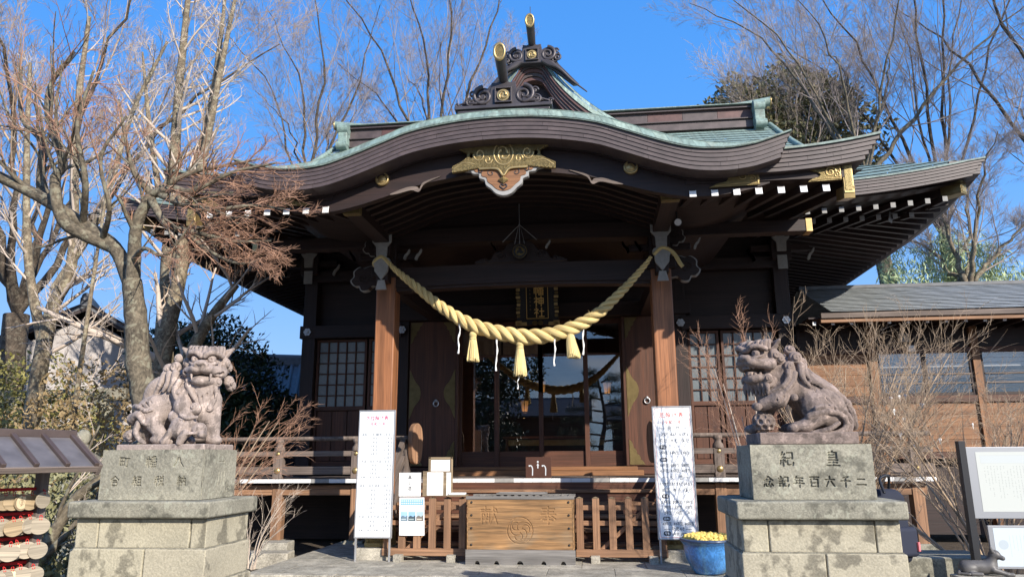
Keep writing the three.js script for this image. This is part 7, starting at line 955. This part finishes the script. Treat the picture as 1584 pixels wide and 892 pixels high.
// ================================================================== BACKGROUND BUILDINGS on the left
function tiledRoof(parent, w, d, y, pitch, mat) { const g = []; const n = Math.round(w / 0.28); for (const s of [1, -1]) for (let i = 0; i < n; i++) { const x = -w / 2 + (i + 0.5) * w / n; g.push(place(cyl(0.07, 0.07, d / 2 / Math.cos(pitch), 0, 0, 0, 6, Math.PI / 2), x, y - Math.tan(pitch) * d / 4 + 0.05, s * d / 4, s * pitch)); } const m = part('roof', [place(box(w, 0.08, d / 2 / Math.cos(pitch) + 0.05), 0, y - Math.tan(pitch) * d / 4, d / 4, pitch), place(box(w, 0.08, d / 2 / Math.cos(pitch) + 0.05), 0, y - Math.tan(pitch) * d / 4, -d / 4, -pitch)], mat, parent); stuffPart('roof_tiles', merge(g), mat, m); part('ridge_tiles', [box(w + 0.1, 0.26, 0.3, 0, y + 0.12, 0), place(cyl(0.12, 0.12, w + 0.2, 0, 0, 0, 10, 0, 0, Math.PI / 2), 0, y + 0.27, 0)], mat, m); return m; }
{
  const h = thing('pale_house', 'pale walled house with dark tiled gable roof beyond the trees', 'house', [-15.7, -0.16, -12.1], -1.1); const sh = shapeOf([[-2.6, 0], [2.6, 0], [2.6, 4.4], [0, 5.9], [-2.6, 4.4]]); const g = extrude(sh, 7, 0); g.rotateY(Math.PI / 2); g.translate(-3.5, 0, 0); part('wall', g, M.wallPale, h); tiledRoof(h, 7.9, 6.4, 6.15, 0.5, M.tile); for (const s of [-1, 1]) part('bargeboard', place(box(0.06, 0.25, 3.5), 3.9, 5.3, s * 1.55, s * 0.5), M.dark, h);
  const b = thing('small_tiled_building', 'small building with stepped grey tile roof behind the hall corner', 'building', [-10.2, -0.16, -13.5], 0.35); part('wall', box(4.6, 3.6, 3.6, 0, 1.8, 0), M.dark, b); tiledRoof(b, 5.6, 5.0, 4.9, 0.48, M.tile);
  const w = thing('rear_hall', 'dark timber rear hall half hidden behind the evergreen bush', 'building', [-8.6, -0.16, -16], 0); part('wall', box(5, 3.5, 3, 0, 1.75, 0), M.dark, w); tiledRoof(w, 6, 4.4, 4.6, 0.5, M.tile);
  const o = thing('stone_gateway', 'weathered stone gateway beam behind the slim tree trunks', 'torii', [-9.9, -0.16, -2.8], 0.35); part('lintel', box(2.6, 0.26, 0.34, 0, 2.95, 0, 0, 0, 0.05, 0.03), M.granite2, o); part('tie_beam', box(2.1, 0.2, 0.22, 0, 2.6, 0, 0, 0, 0.04, 0.02), M.granite, o); for (const s of [-1, 1]) part('column', cyl(0.17, 0.2, 2.9, s * 0.8, 1.42, 0, 18), M.granite, o);
  const l = thing('stone_lantern', 'grey stone lantern top showing above the votive rack', 'stone lantern', [-5.6, -0.16, 2.2]); part('shaft', cyl(0.13, 0.16, 1.2, 0, 0.6, 0, 14), M.granite, l); part('light_box', box(0.34, 0.3, 0.34, 0, 1.42, 0, 0, 0, 0, 0.02), M.granite, l); part('roof', place(lathe([[0.001, 0.3], [0.07, 0.28], [0.1, 0.2], [0.32, 0.06], [0.33, 0], [0.001, 0]], 6), 0, 1.58, 0), M.granite2, l); part('finial', place(new THREE.SphereGeometry(0.09, 12, 10), 0, 1.95, 0, 0, 0, 0, [1, 1.2, 1]), M.granite, l); part('platform', cyl(0.24, 0.18, 0.12, 0, 1.22, 0, 6), M.granite, l);
}
// ================================================================== TREES
function child(dir, ang, rng) { const a = V(rng() - 0.5, rng() - 0.5, rng() - 0.5).cross(dir).normalize(); return dir.clone().multiplyScalar(Math.cos(ang)).addScaledVector(a, Math.sin(ang)).normalize(); }
// grows one shoot and its children; thick wood goes to `big`, thin to `fine`
function shoot(o, p0, dir, len, r0, lv, cfg, rng) {
  const n = Math.max(2, Math.min(9, Math.round(len / cfg.seg) + 1)), pts = [p0.clone()], rs = [r0]; let d = dir.clone(), p = p0.clone(); const r1 = r0 * (lv >= cfg.kids.length ? 0.25 : 0.4);
  for (let i = 1; i <= n; i++) { d.add(V(rng() - 0.5, rng() - 0.5, rng() - 0.5).multiplyScalar(cfg.wob)).add(V(0, cfg.up, 0)).normalize(); p = p.clone().addScaledVector(d, len / n); pts.push(p); rs.push(mix(r0, r1, i / n)); }
  const thick = r0 > cfg.split; (thick ? o.big : o.fine).add(pts, rs, r0 > 0.06 ? 8 : r0 > 0.02 ? 5 : 3, false); kids(o, pts, rs, len, lv, cfg, rng);
}
function kids(o, pts, rs, len, lv, cfg, rng, from = 0.22) {
  if (lv >= cfg.kids.length) { if (o.tips) o.tips.push(pts[pts.length - 1], pts[pts.length >> 1]); return; } const k = Math.round(cfg.kids[lv] * (0.75 + rng() * 0.5)), n = pts.length - 1;
  for (let i = 0; i < k; i++) { const t = mix(from, 0.99, (i + rng()) / k), x = t * n, a = Math.min(n - 1, Math.floor(x)), q = pts[a].clone().lerp(pts[a + 1], x - a), rr = mix(rs[a], rs[a + 1], x - a), dir = pts[a + 1].clone().sub(pts[a]).normalize(); const nd = child(dir, cfg.ang[lv] * (0.6 + rng() * 0.7), rng); if (cfg.bias) nd.add(cfg.bias).normalize(); shoot(o, q, nd, Math.max(cfg.min, len * cfg.len[lv] * (0.6 + rng() * 0.6) * (1.15 - 0.55 * t)), Math.max(cfg.rmin, Math.min(rr * 0.8, rr * cfg.rad[lv] * (0.7 + rng() * 0.5))), lv + 1, cfg, rng); }
}
function bareTree(name, label, group, limbs, cfg, seed, mats, category = 'tree') {
  const rng = rngOf(seed), base = limbs[0].p[0], t = thing(name, label, category, base, 0, group); const o = { big: new Tubes(), fine: new Tubes(), tips: [] }, tr = new Tubes();
  for (const L of limbs) { const pts = new THREE.CatmullRomCurve3(L.p.map((q) => V(q[0] - base[0], q[1] - base[1], q[2] - base[2])), false, 'catmullrom', 0.5).getPoints(L.p.length * 4); const n = pts.length - 1, rs = pts.map((_, i) => mix(L.r[0], L.r[1], i / n)); if (L.wob) for (let i = 2; i < n; i++) pts[i].add(V(rng() - 0.5, 0, rng() - 0.5).multiplyScalar(L.wob)); tr.add(pts, rs.map((r) => r * (0.95 + rng() * 0.12)), 10, true); if (L.k !== 0) { let len = 0; for (let i = 1; i <= n; i++) len += pts[i].distanceTo(pts[i - 1]); const c2 = L.k ? { ...cfg, kids: [L.k, ...cfg.kids.slice(1)] } : cfg; kids(o, pts, rs, L.len || len, 0, c2, rng, L.from || 0.25); } }
  part('trunk', tr.geo(), mats[0], t); if (o.big.p.length) stuffPart('branches', o.big.geo(), mats[1] || mats[0], t); stuffPart('twigs', o.fine.geo(), mats[2], t); return { t, o };
}
// zelkova-like crown: many rising limbs from a fork
function vase(base, h, spread, n, r, seed, fork = 0.3, lean = [0, 0]) { const rg = rngOf(seed), L = [], f = [base[0] + lean[0] * fork, base[1] + h * fork, base[2] + lean[1] * fork]; L.push({ p: [base, [mix(base[0], f[0], 0.5) + 0.1, mix(base[1], f[1], 0.5), base[2]], f], r: [r, r * 0.75], k: 0 }); for (let i = 0; i < n; i++) { const a = (i + rg() * 0.6) / n * 6.283, s = spread * (0.45 + rg() * 0.6), hh = h * (0.8 + rg() * 0.25); L.push({ p: [f, [f[0] + Math.cos(a) * s * 0.22, mix(f[1], base[1] + hh, 0.3), f[2] + Math.sin(a) * s * 0.22], [f[0] + Math.cos(a) * s * 0.55, mix(f[1], base[1] + hh, 0.68), f[2] + Math.sin(a) * s * 0.5], [f[0] + Math.cos(a) * s + lean[0] * 0.4, base[1] + hh, f[2] + Math.sin(a) * s]], r: [r * (0.2 + rg() * 0.12), r * 0.04], wob: 0.2 }); } return L; }
const ZEL = { kids: [10, 6, 6, 5], ang: [0.6, 0.58, 0.6, 0.6], len: [0.42, 0.5, 0.5, 0.55], rad: [0.42, 0.5, 0.6, 0.7], seg: 0.5, wob: 0.2, up: 0.07, rmin: 0.0045, min: 0.25, split: 0.03 };
const mz = [M.barkDark, M.twigDark, M.twigGrey];
bareTree('bare_zelkova', 'bare dark branched tree rising behind the left roof end beside pale birch stems', 'bare trees behind the hall', vase([-9.1, -0.16, -16], 22, 4.0, 7, 0.27, 101, 0.5, [-2.2, 0]), ZEL, 201, mz);
bareTree('bare_zelkova', 'bare tree of thin arching dark limbs behind the left half of the roof', 'bare trees behind the hall', vase([-4.6, -0.16, -17.5], 23.5, 5.6, 8, 0.3, 102, 0.5, [-1.2, 0]), ZEL, 202, mz);
bareTree('bare_zelkova', 'bare tree with silvery limbs leaning over the round evergreen crown', 'bare trees behind the hall', vase([12.2, -0.16, -15.5], 22, 7.2, 7, 0.32, 103, 0.52, [-1.5, 0]), ZEL, 203, [M.bark, M.twigGrey, M.twigGrey]);
bareTree('bare_zelkova', 'tall bare tree with dense fine twigs behind the right roof tip', 'bare trees behind the hall', vase([14.6, -0.16, -17], 23, 5.6, 7, 0.3, 104, 0.42), ZEL, 204, mz);
bareTree('bare_zelkova', 'bare tree with thick limbs sweeping rightwards beyond the low wing', 'bare trees behind the hall', vase([16.6, -0.16, -13], 20, 6.5, 7, 0.32, 105, 0.4, [2.5, 0]), ZEL, 205, mz);
bareTree('bare_zelkova', 'bare tree with an ochre lit trunk above the grey-green wing roof', 'bare trees behind the hall', vase([13.0, -0.16, -12.6], 11, 3.0, 5, 0.32, 106, 0.6), ZEL, 206, [M.barkPale, M.twigGrey, M.twigGrey]);
bareTree('bare_zelkova', 'broad bare tree with a thick dark trunk by the pale house', 'bare trees on the left', vase([-13.2, -0.16, -5.2], 14.5, 6.2, 8, 0.36, 107, 0.36), { ...ZEL, kids: [10, 7, 6, 5] }, 207, [M.barkDark, M.twigGrey, M.twigTan]);
// pale slim stems with upright branches
const GIN = { kids: [16, 6, 4], ang: [0.9, 0.8, 0.7], len: [0.16, 0.4, 0.5], rad: [0.35, 0.5, 0.6], seg: 0.3, wob: 0.2, up: 0.09, rmin: 0.006, min: 0.18, split: 0.02 };
bareTree('pale_slim_tree', 'pale slim tree of several straight stems rising above the left roof corner', 'pale slim trees', [{ p: [[-8.3, -0.16, -4], [-8.45, 4.5, -4], [-8.6, 7.6, -4], [-8.72, 10.1, -4], [-8.74, 14.2, -4]], r: [0.26, 0.05], k: 26, from: 0.35 }, { p: [[-8.45, 5.4, -4], [-7.9, 8.2, -3.9], [-7.62, 10.9, -3.9], [-7.3, 13.8, -3.9]], r: [0.13, 0.03], k: 20 }, { p: [[-8.5, 6.4, -4], [-8.1, 9.5, -4.3], [-8.0, 12, -4.4], [-8.05, 14, -4.5]], r: [0.1, 0.03], k: 16 }, { p: [[-8.5, 6.0, -4], [-9.3, 9, -4], [-9.8, 11.4, -4]], r: [0.1, 0.025], k: 14 }], GIN, 301, [M.barkPale, M.twigPale, M.twigPale]);
bareTree('pale_slim_tree', 'pale crooked trunk with ascending branches beside the stone gateway', 'pale slim trees', [{ p: [[-8.9, -0.16, -1], [-8.98, 2.3, -1], [-8.88, 4.2, -1], [-8.6, 5.2, -1], [-8.98, 7.9, -1.1], [-9.1, 10.5, -1.2]], r: [0.17, 0.04], k: 22, from: 0.3 }, { p: [[-8.9, 3.4, -1], [-9.5, 5.2, -1], [-9.9, 7.6, -1], [-10.1, 9.4, -1]], r: [0.1, 0.03], k: 16 }, { p: [[-8.9, 4.6, -1], [-8.2, 6.2, -1.1], [-7.9, 8.2, -1.2], [-7.3, 9.8, -1.2]], r: [0.08, 0.025], k: 16 }], GIN, 302, [M.barkPale, M.twigPale, M.twigPale]);
bareTree('pale_slim_tree', 'thin straight pale stem in front of the pale house wall', 'pale slim trees', [{ p: [[-7.4, -0.16, 0], [-7.42, 2.4, 0], [-7.38, 4.6, 0], [-7.3, 7.0, 0]], r: [0.06, 0.015], k: 18, from: 0.3 }], GIN, 303, [M.barkPale, M.twigPale, M.twigPale]);
// the old cherry in front of the left eaves: hand-placed limbs, dense russet twigs
{
  const CHE = { kids: [8, 6, 5], ang: [0.75, 0.7, 0.7], len: [0.42, 0.5, 0.5], rad: [0.45, 0.5, 0.6], seg: 0.16, wob: 0.3, up: 0.01, rmin: 0.0028, min: 0.1, split: 0.014 };
  const L = [{ p: [[-4.25, -0.16, 2.9], [-4.26, 1.9, 2.95], [-4.42, 2.66, 3.0], [-4.5, 3.15, 3.0], [-4.62, 3.7, 3.0]], r: [0.17, 0.115], k: 0 }, { p: [[-4.6, 3.6, 3.0], [-4.62, 4.1, 3.02], [-4.6, 4.45, 3.05], [-4.42, 4.8, 3.1]], r: [0.09, 0.06], k: 2 },
    { p: [[-4.45, 2.75, 2.95], [-4.6, 3.31, 2.85], [-4.78, 3.74, 2.8], [-5.05, 4.2, 2.8], [-5.5, 4.52, 2.85], [-6.06, 4.88, 2.9], [-6.7, 5.2, 3.0]], r: [0.12, 0.07], k: 4, from: 0.5 },
    { p: [[-5.1, 4.22, 2.8], [-5.64, 4.5, 3.0], [-5.78, 5.05, 3.1], [-5.7, 5.3, 3.1], [-5.95, 5.9, 3.15], [-6.0, 6.4, 3.15], [-5.68, 6.85, 3.2]], r: [0.085, 0.022], k: 14, from: 0.35 }, { p: [[-5.9, 4.8, 2.9], [-6.3, 5.1, 2.7], [-6.4, 5.8, 2.7], [-6.75, 6.2, 2.7], [-6.9, 7.0, 2.7]], r: [0.07, 0.02], k: 14 }, { p: [[-5.5, 4.5, 2.85], [-5.2, 4.95, 3.3], [-5.25, 5.6, 3.5], [-5.05, 6.3, 3.6]], r: [0.05, 0.014], k: 14 },
    { p: [[-4.42, 4.8, 3.1], [-4.66, 5.1, 3.15], [-4.78, 5.5, 3.2], [-4.95, 6.1, 3.2]], r: [0.045, 0.012], k: 14 }, { p: [[-4.42, 4.8, 3.1], [-4.1, 4.84, 3.15], [-3.8, 4.78, 3.2], [-3.3, 5.0, 3.2], [-2.75, 5.12, 3.15]], r: [0.06, 0.012], k: 18, from: 0.1 }, { p: [[-4.3, 4.8, 3.1], [-3.95, 4.62, 3.2], [-3.5, 4.5, 3.25], [-3.0, 4.55, 3.2], [-2.6, 4.5, 3.15]], r: [0.05, 0.011], k: 18, from: 0.1 }, { p: [[-4.4, 4.72, 3.12], [-4.1, 4.35, 3.2], [-3.7, 4.22, 3.25], [-3.2, 4.1, 3.2], [-2.75, 4.1, 3.15]], r: [0.05, 0.01], k: 18, from: 0.15 }, { p: [[-3.9, 4.3, 3.2], [-3.5, 3.98, 3.25], [-3.1, 3.8, 3.25], [-2.85, 3.85, 3.2]], r: [0.03, 0.008], k: 14, from: 0.1 }, { p: [[-4.35, 4.85, 3.1], [-4.0, 5.1, 3.0], [-3.6, 5.2, 2.95], [-3.1, 5.3, 2.9]], r: [0.04, 0.01], k: 16, from: 0.1 },
    { p: [[-4.6, 3.95, 3.05], [-4.3, 4.02, 3.3], [-3.95, 3.9, 3.4], [-3.6, 4.3, 3.45]], r: [0.035, 0.01], k: 10 }, { p: [[-5.2, 4.3, 2.85], [-4.9, 4.6, 3.2], [-4.95, 5.2, 3.4], [-4.6, 5.7, 3.5]], r: [0.04, 0.012], k: 12 }];
  bareTree('cherry_tree', 'old grey cherry tree with russet twigs overhanging the left eaves', undefined, L, CHE, 401, [M.bark, M.bark, M.twigRed]);
  const B = bareTree('bare_tree', 'leaning dark trunk with bare branches in front of the evergreen bush', undefined, [{ p: [[-7.0, -0.16, -1.4], [-6.75, 1.6, -1.4], [-6.4, 3.1, -1.4], [-6.0, 4.0, -1.4], [-5.5, 4.7, -1.4]], r: [0.2, 0.06], k: 10, from: 0.35 }, { p: [[-6.75, 1.6, -1.4], [-6.9, 3.4, -1.5], [-6.7, 5.2, -1.5], [-6.9, 7, -1.5]], r: [0.19, 0.09], k: 12 }], CHE, 402, [M.barkPale, M.twigPale, M.twigTan]);
}
// shrubs of fine bare stems
const SHR = { kids: [8, 6, 4], ang: [0.5, 0.55, 0.6], len: [0.5, 0.5, 0.5], rad: [0.5, 0.55, 0.65], seg: 0.14, wob: 0.28, up: 0.03, rmin: 0.0024, min: 0.08, split: 0.013 };
function shrub(name, label, group, c, n, h, spread, cfg, seed, mats, r = 0.016, aim = [0, 0]) { const rg = rngOf(seed), L = []; for (let i = 0; i < n; i++) { const a = rg() * 6.283, s = spread * (0.3 + rg() * 0.8), hh = h * (0.7 + rg() * 0.4); L.push({ p: [[c[0] + Math.cos(a) * 0.06, c[1], c[2] + Math.sin(a) * 0.06], [c[0] + Math.cos(a) * s * 0.3 + aim[0] * 0.2, c[1] + hh * 0.4, c[2] + Math.sin(a) * s * 0.2], [c[0] + Math.cos(a) * s * 0.7 + aim[0] * 0.6, c[1] + hh * 0.75, c[2] + Math.sin(a) * s * 0.4], [c[0] + Math.cos(a) * s + aim[0], c[1] + hh, c[2] + Math.sin(a) * s * 0.6 + aim[1]]], r: [r * (0.8 + rg() * 0.6), r * 0.25], from: 0.3 }); } return bareTree(name, label, group, L, cfg, seed + 1, mats, 'shrub'); }
const sr = shrub('bare_shrub', 'large bare tan shrub with paper slips tied on behind the open-mouth lion', 'bare shrubs', [4.25, -0.16, 1.3], 15, 2.75, 1.55, SHR, 501, [M.twigTan, M.twigTan, M.twigTan], 0.022, [0.5, 0]);
shrub('bare_shrub', 'tall thin russet shrub between the lattice window and the lion with the ball', 'bare shrubs', [3.2, -0.16, 1.35], 4, 3.0, 0.5, { ...SHR, kids: [7, 5, 4] }, 511, [M.twigPale, M.twigTan, M.twigRed], 0.016, [-0.2, 0]);
shrub('bare_shrub', 'tangled bare shrub behind the information sign', 'bare shrubs', [5.3, -0.16, 2.7], 12, 1.95, 1.5, SHR, 521, [M.twigTan, M.twigTan, M.twigTan], 0.02, [-0.2, 0]);
shrub('bare_shrub', 'bare russet shrub reaching out from behind the closed-mouth lion', 'bare shrubs', [-4.05, -0.16, 2.1], 8, 2.2, 0.8, { ...SHR, kids: [6, 5, 4], up: 0.0 }, 531, [M.twigTan, M.twigRed, M.twigRed], 0.016, [0.3, 0]);
shrub('bare_shrub', 'small low bare shrub at the foot of the veranda post', 'bare shrubs', [-4.05, -0.1, 0.3], 9, 0.95, 0.75, { ...SHR, kids: [5, 4] }, 541, [M.twigPale, M.twigPale, M.twigPale], 0.009, [0.25, 0]);
{ const rg = rngOf(77), tips = sr.o.tips; let made = 0; for (let i = 0; i < 400 && made < 14; i++) { const p = tips[(rg() * tips.length) | 0]; if (p.y + -0.16 > 2.3 || p.y < 1.2) continue; made++; const k = single('tied_paper_slip', [place(box(0.012, 0.07, 0.004), 0, -0.03, 0, 0, 0, 0.3), place(box(0.05, 0.016, 0.014), 0, 0, 0, 0, 0.3, 0.2), place(box(0.012, 0.05, 0.004), 0.012, -0.02, 0, 0, 0, -0.4)], M.paper, 'white fortune slip knotted onto a twig of the tan shrub', 'paper slip', 'fortune slips tied to the shrub'); k.position.set(p.x + 4.25, p.y - 0.16, p.z + 1.3); k.rotation.y = rg() * 3; } }
// evergreen foliage: leaves scattered through lumpy crowns
function foliage(name, label, category, base, lobes, n, size, mat, seed, trunkR = 0.1, group, dirs = 0, sx = 0.45, twig = null) {
  const rg = rngOf(seed), t = thing(name, label, category, base, 0, group), pos = [], tr = new Tubes();
  let tot = 0; for (const l of lobes) tot += l[3] * l[4] * l[5];
  for (const [x, y, z, a, b, c] of lobes) { const m = n * (a * b * c) / tot; tr.add([V(0, 0, 0), V(x * 0.3, y * 0.55, z * 0.3), V(x, y, z)], [trunkR, trunkR * 0.6, trunkR * 0.2], 7, false);
    for (let i = 0; i < m; i++) { let u, v, w, d; do { u = rg() * 2 - 1; v = rg() * 2 - 1; w = rg() * 2 - 1; d = u * u + v * v + w * w; } while (d > 1 || d < 0.12); const nz = n3((x + u * a) * 2.2 / a + 9, (y + v * b) * 2.2 / a, (z + w * c) * 2.2 / a, seed); if (nz < 0.42 && rg() > 0.25) continue; const e = 0.82 + nz * 0.4; pos.push(V(x + u * a * e, y + v * b * e, z + w * c * e)); } }
  part('trunk', tr.geo(), M.barkDark, t); stuffPart('crown', leafGeo(pos, dirs, size, rg, sx), mat, t); return t;
}
foliage('evergreen_bush', 'dense dark evergreen bush beside the left end of the hall', 'bush', [-8.2, -0.16, -6], [[-1.3, 3.6, 0, 1.1, 1.5, 1.1], [0.1, 3.7, 0.2, 1.3, 1.4, 1.2], [1.1, 2.8, 0, 0.95, 1.35, 1.0], [0, 1.8, 0.3, 2.0, 1.5, 1.2], [-0.6, 4.4, 0, 0.8, 0.7, 0.8]], 26000, 0.13, M.leafDark, 601, 0.12);
foliage('round_evergreen_tree', 'round olive evergreen tree behind the right ridge end', 'tree', [9.9, -0.16, -20], [[-1.8, 15.6, 0, 2.4, 2.4, 2], [0.3, 16.6, 0, 2.7, 2.2, 2], [2.0, 15.4, 0, 2.2, 2.3, 2], [0, 13.4, 0, 3.6, 2.6, 2.2]], 30000, 0.26, M.leafOlive, 602, 0.3);
foliage('bamboo_clump', 'light green feathery bamboo above the wing roof', 'bamboo', [12.9, -0.16, -13.6], [[-1.3, 7.2, 0, 0.9, 1.3, 0.8], [-0.1, 7.9, 0.2, 0.8, 1.2, 0.8], [0.9, 7.7, 0, 0.95, 1.3, 0.8], [-0.4, 6.4, 0.3, 1.6, 1.1, 0.8], [1.7, 7.0, 0.2, 0.7, 1.0, 0.6]], 11000, 0.24, M.leafBamboo, 603, 0.04, undefined, 0.35, 0.14);
foliage('yellow_green_shrub', 'yellow-green leafy shrub under the pale house wall', 'shrub', [-9.6, -0.16, -1.8], [[0, 2.5, 0, 1.3, 1.2, 0.8], [1.1, 1.9, 0.3, 0.9, 1.1, 0.8], [-1.2, 2.4, 0, 1.1, 1.4, 0.8], [0.2, 1.0, 0.4, 1.9, 1.1, 0.8]], 9000, 0.1, M.leafYellow, 604, 0.04, 'leafy shrubs on the left');
foliage('tan_leaved_shrub', 'tan withered shrub beside the cherry trunk', 'shrub', [-6.3, -0.16, 1.2], [[0, 2.2, 0, 0.85, 0.95, 0.6], [0.7, 1.6, 0, 0.6, 0.9, 0.6], [-0.6, 1.5, 0.2, 0.8, 1.0, 0.6]], 6500, 0.075, M.leafTan, 605, 0.03, 'leafy shrubs on the left');
foliage('dark_leaved_shrub', 'dark glossy shrub between the votive rack and the left pedestal', 'shrub', [-4.35, -0.16, 4.2], [[0.1, 0.9, 0, 0.6, 0.75, 0.45], [-0.4, 1.3, -0.4, 0.5, 0.6, 0.4], [0.3, 0.4, 0.3, 0.6, 0.5, 0.4]], 4500, 0.075, M.leafOlive, 606, 0.02, 'leafy shrubs on the left', 0.2, 0.5);
foliage('small_green_tree', 'bright green leaves showing behind the left veranda corner', 'tree', [-7.0, -0.16, -13], [[0, 2.9, 0, 0.5, 0.7, 0.5], [0.3, 2.2, 0.1, 0.4, 0.5, 0.4]], 1600, 0.12, M.leafBamboo, 607, 0.05);
{ const cfg = { ...SHR, min: 0.25, rmin: 0.008, seg: 0.4 }; shrub('bare_vine_thicket', 'grey bare vines draped over the round evergreen tree', undefined, [9.9, 11.4, -18.6], 26, 7, 3.0, { ...cfg, kids: [9, 6, 3] }, 551, [M.twigGrey, M.twigPale, M.twigPale], 0.03); }
bareTree('bent_stem', 'bent grey stem rising beside the left pedestal', undefined, [{ p: [[-4.6, -0.16, 4.6], [-4.2, 0.5, 4.6], [-3.95, 1.1, 4.5], [-3.75, 1.35, 4.4], [-3.5, 1.9, 4.2]], r: [0.07, 0.03], k: 4 }, { p: [[-4.2, 0.5, 4.6], [-3.95, 0.8, 4.55], [-3.65, 1.35, 4.3]], r: [0.045, 0.02], k: 3 }], SHR, 561, [M.bark, M.bark, M.twigPale], 'shrub');
// ================================================================== what the doors mirror and what throws the branch shadows
{
  // pine that the glass doors mirror
  const rg = rngOf(700), t = thing('pine_tree', 'pine tree across the forecourt mirrored in the door glass', 'tree', [0.9, -0.16, 26]), tr = new Tubes(), nd = [];
  tr.add(curvePts([[0.9, 0, 0], [0.6, 2, 0.1], [0.9, 4, 0], [0.5, 6.5, 0]], 14), Array.from({ length: 15 }, (_, i) => mix(0.22, 0.06, i / 14)), 8);
  for (let i = 0; i < 13; i++) { const y = 2.2 + i * 0.36, s = i % 2 ? 1 : -1, L = (2.6 - i * 0.13) * (0.7 + rg() * 0.5), dz = (rg() - 0.5) * 1.6; const e = [0.7 + s * L, y + 0.3 * rg() - 0.1, dz]; tr.add(curvePts([[0.75, y, 0], [0.7 + s * L * 0.5, y + 0.15, dz * 0.5], e], 8), Array.from({ length: 9 }, (_, k) => mix(0.07, 0.02, k / 8)), 5); for (let k = 0; k < 420; k++) { const u = 0.25 + 0.75 * rg(), c = V(0.7 + s * L * u, y + 0.15 + (rg() - 0.3) * 0.35, dz * u + (rg() - 0.5) * 0.9); nd.push(c); } }
  part('trunk', tr.geo(), M.barkDark, t); stuffPart('needles', leafGeo(nd, 0, 0.3, rg, 0.08), M.leafPine, t);
  const h = thing('street_house', 'low dark house beyond the forecourt mirrored in the door glass', 'house', [-4, -0.16, 34]); part('wall', box(9, 4.4, 5, 0, 2.2, 0), M.brown, h); for (const q of [1, -1]) part('roof', place(box(10, 0.15, 3.3), 0, 5.1, q * 1.4, q * 0.45), M.tile, h);
  const h2 = thing('street_house', 'long dark house further along the street mirrored in the door glass', 'house', [8, -0.16, 36]); part('wall', box(11, 4.2, 5, 0, 2.1, 0), M.brown, h2); for (const q of [1, -1]) part('roof', place(box(12, 0.15, 3.3), 0, 4.8, q * 1.4, q * 0.4), M.tile, h2);
  foliage('added_evergreen', 'unseen dark evergreen added across the forecourt to darken the left door panes', 'tree', [-6.2, -0.16, 27], [[0, 5, 0, 3.2, 3.2, 2.2], [-2, 8, 0, 2.8, 2.6, 2], [2, 7.6, 0, 2.2, 2.4, 2], [0, 2.4, 0, 3.4, 2, 2]], 16000, 0.3, M.leafDark, 608, 0.3);  // unseen tree mass, added so its mirror image darkens the left panes
}
// bare cherry branches outside the frame on the right: they throw the branch shadows on the boards
{
  const CH2 = { kids: [4, 3], ang: [0.7, 0.7], len: [0.42, 0.5], rad: [0.5, 0.55], seg: 0.3, wob: 0.32, up: 0.02, rmin: 0.006, min: 0.2, split: 0.02 };
  bareTree('bare_cherry', 'bare cherry tree beside the forecourt shading the right notice board', undefined, [{ p: [[9.6, -0.16, 7.4], [9.4, 1.8, 7.3], [9.2, 3.2, 7.2]], r: [0.24, 0.15], k: 0 }, { p: [[9.2, 3.2, 7.2], [8.3, 3.9, 6.6], [7.4, 4.3, 5.9], [6.4, 4.2, 5.2], [5.6, 4.4, 4.7]], r: [0.07, 0.02], k: 6 }, { p: [[9.2, 3.2, 7.2], [8.6, 4.6, 7.4], [7.9, 5.6, 7.0], [7.0, 6.0, 6.4]], r: [0.07, 0.02], k: 5 }, { p: [[9.2, 3.2, 7.2], [10, 4.6, 7.6], [10.4, 6.2, 8.0]], r: [0.08, 0.03], k: 5 }, { p: [[9.25, 2.8, 7.2], [8.5, 3.2, 6.4], [7.6, 3.3, 5.7], [6.9, 3.7, 5.2]], r: [0.05, 0.012], k: 5 }], CH2, 711, [M.bark, M.bark, M.twigGrey]);
}
renderer.render(scene, camera);
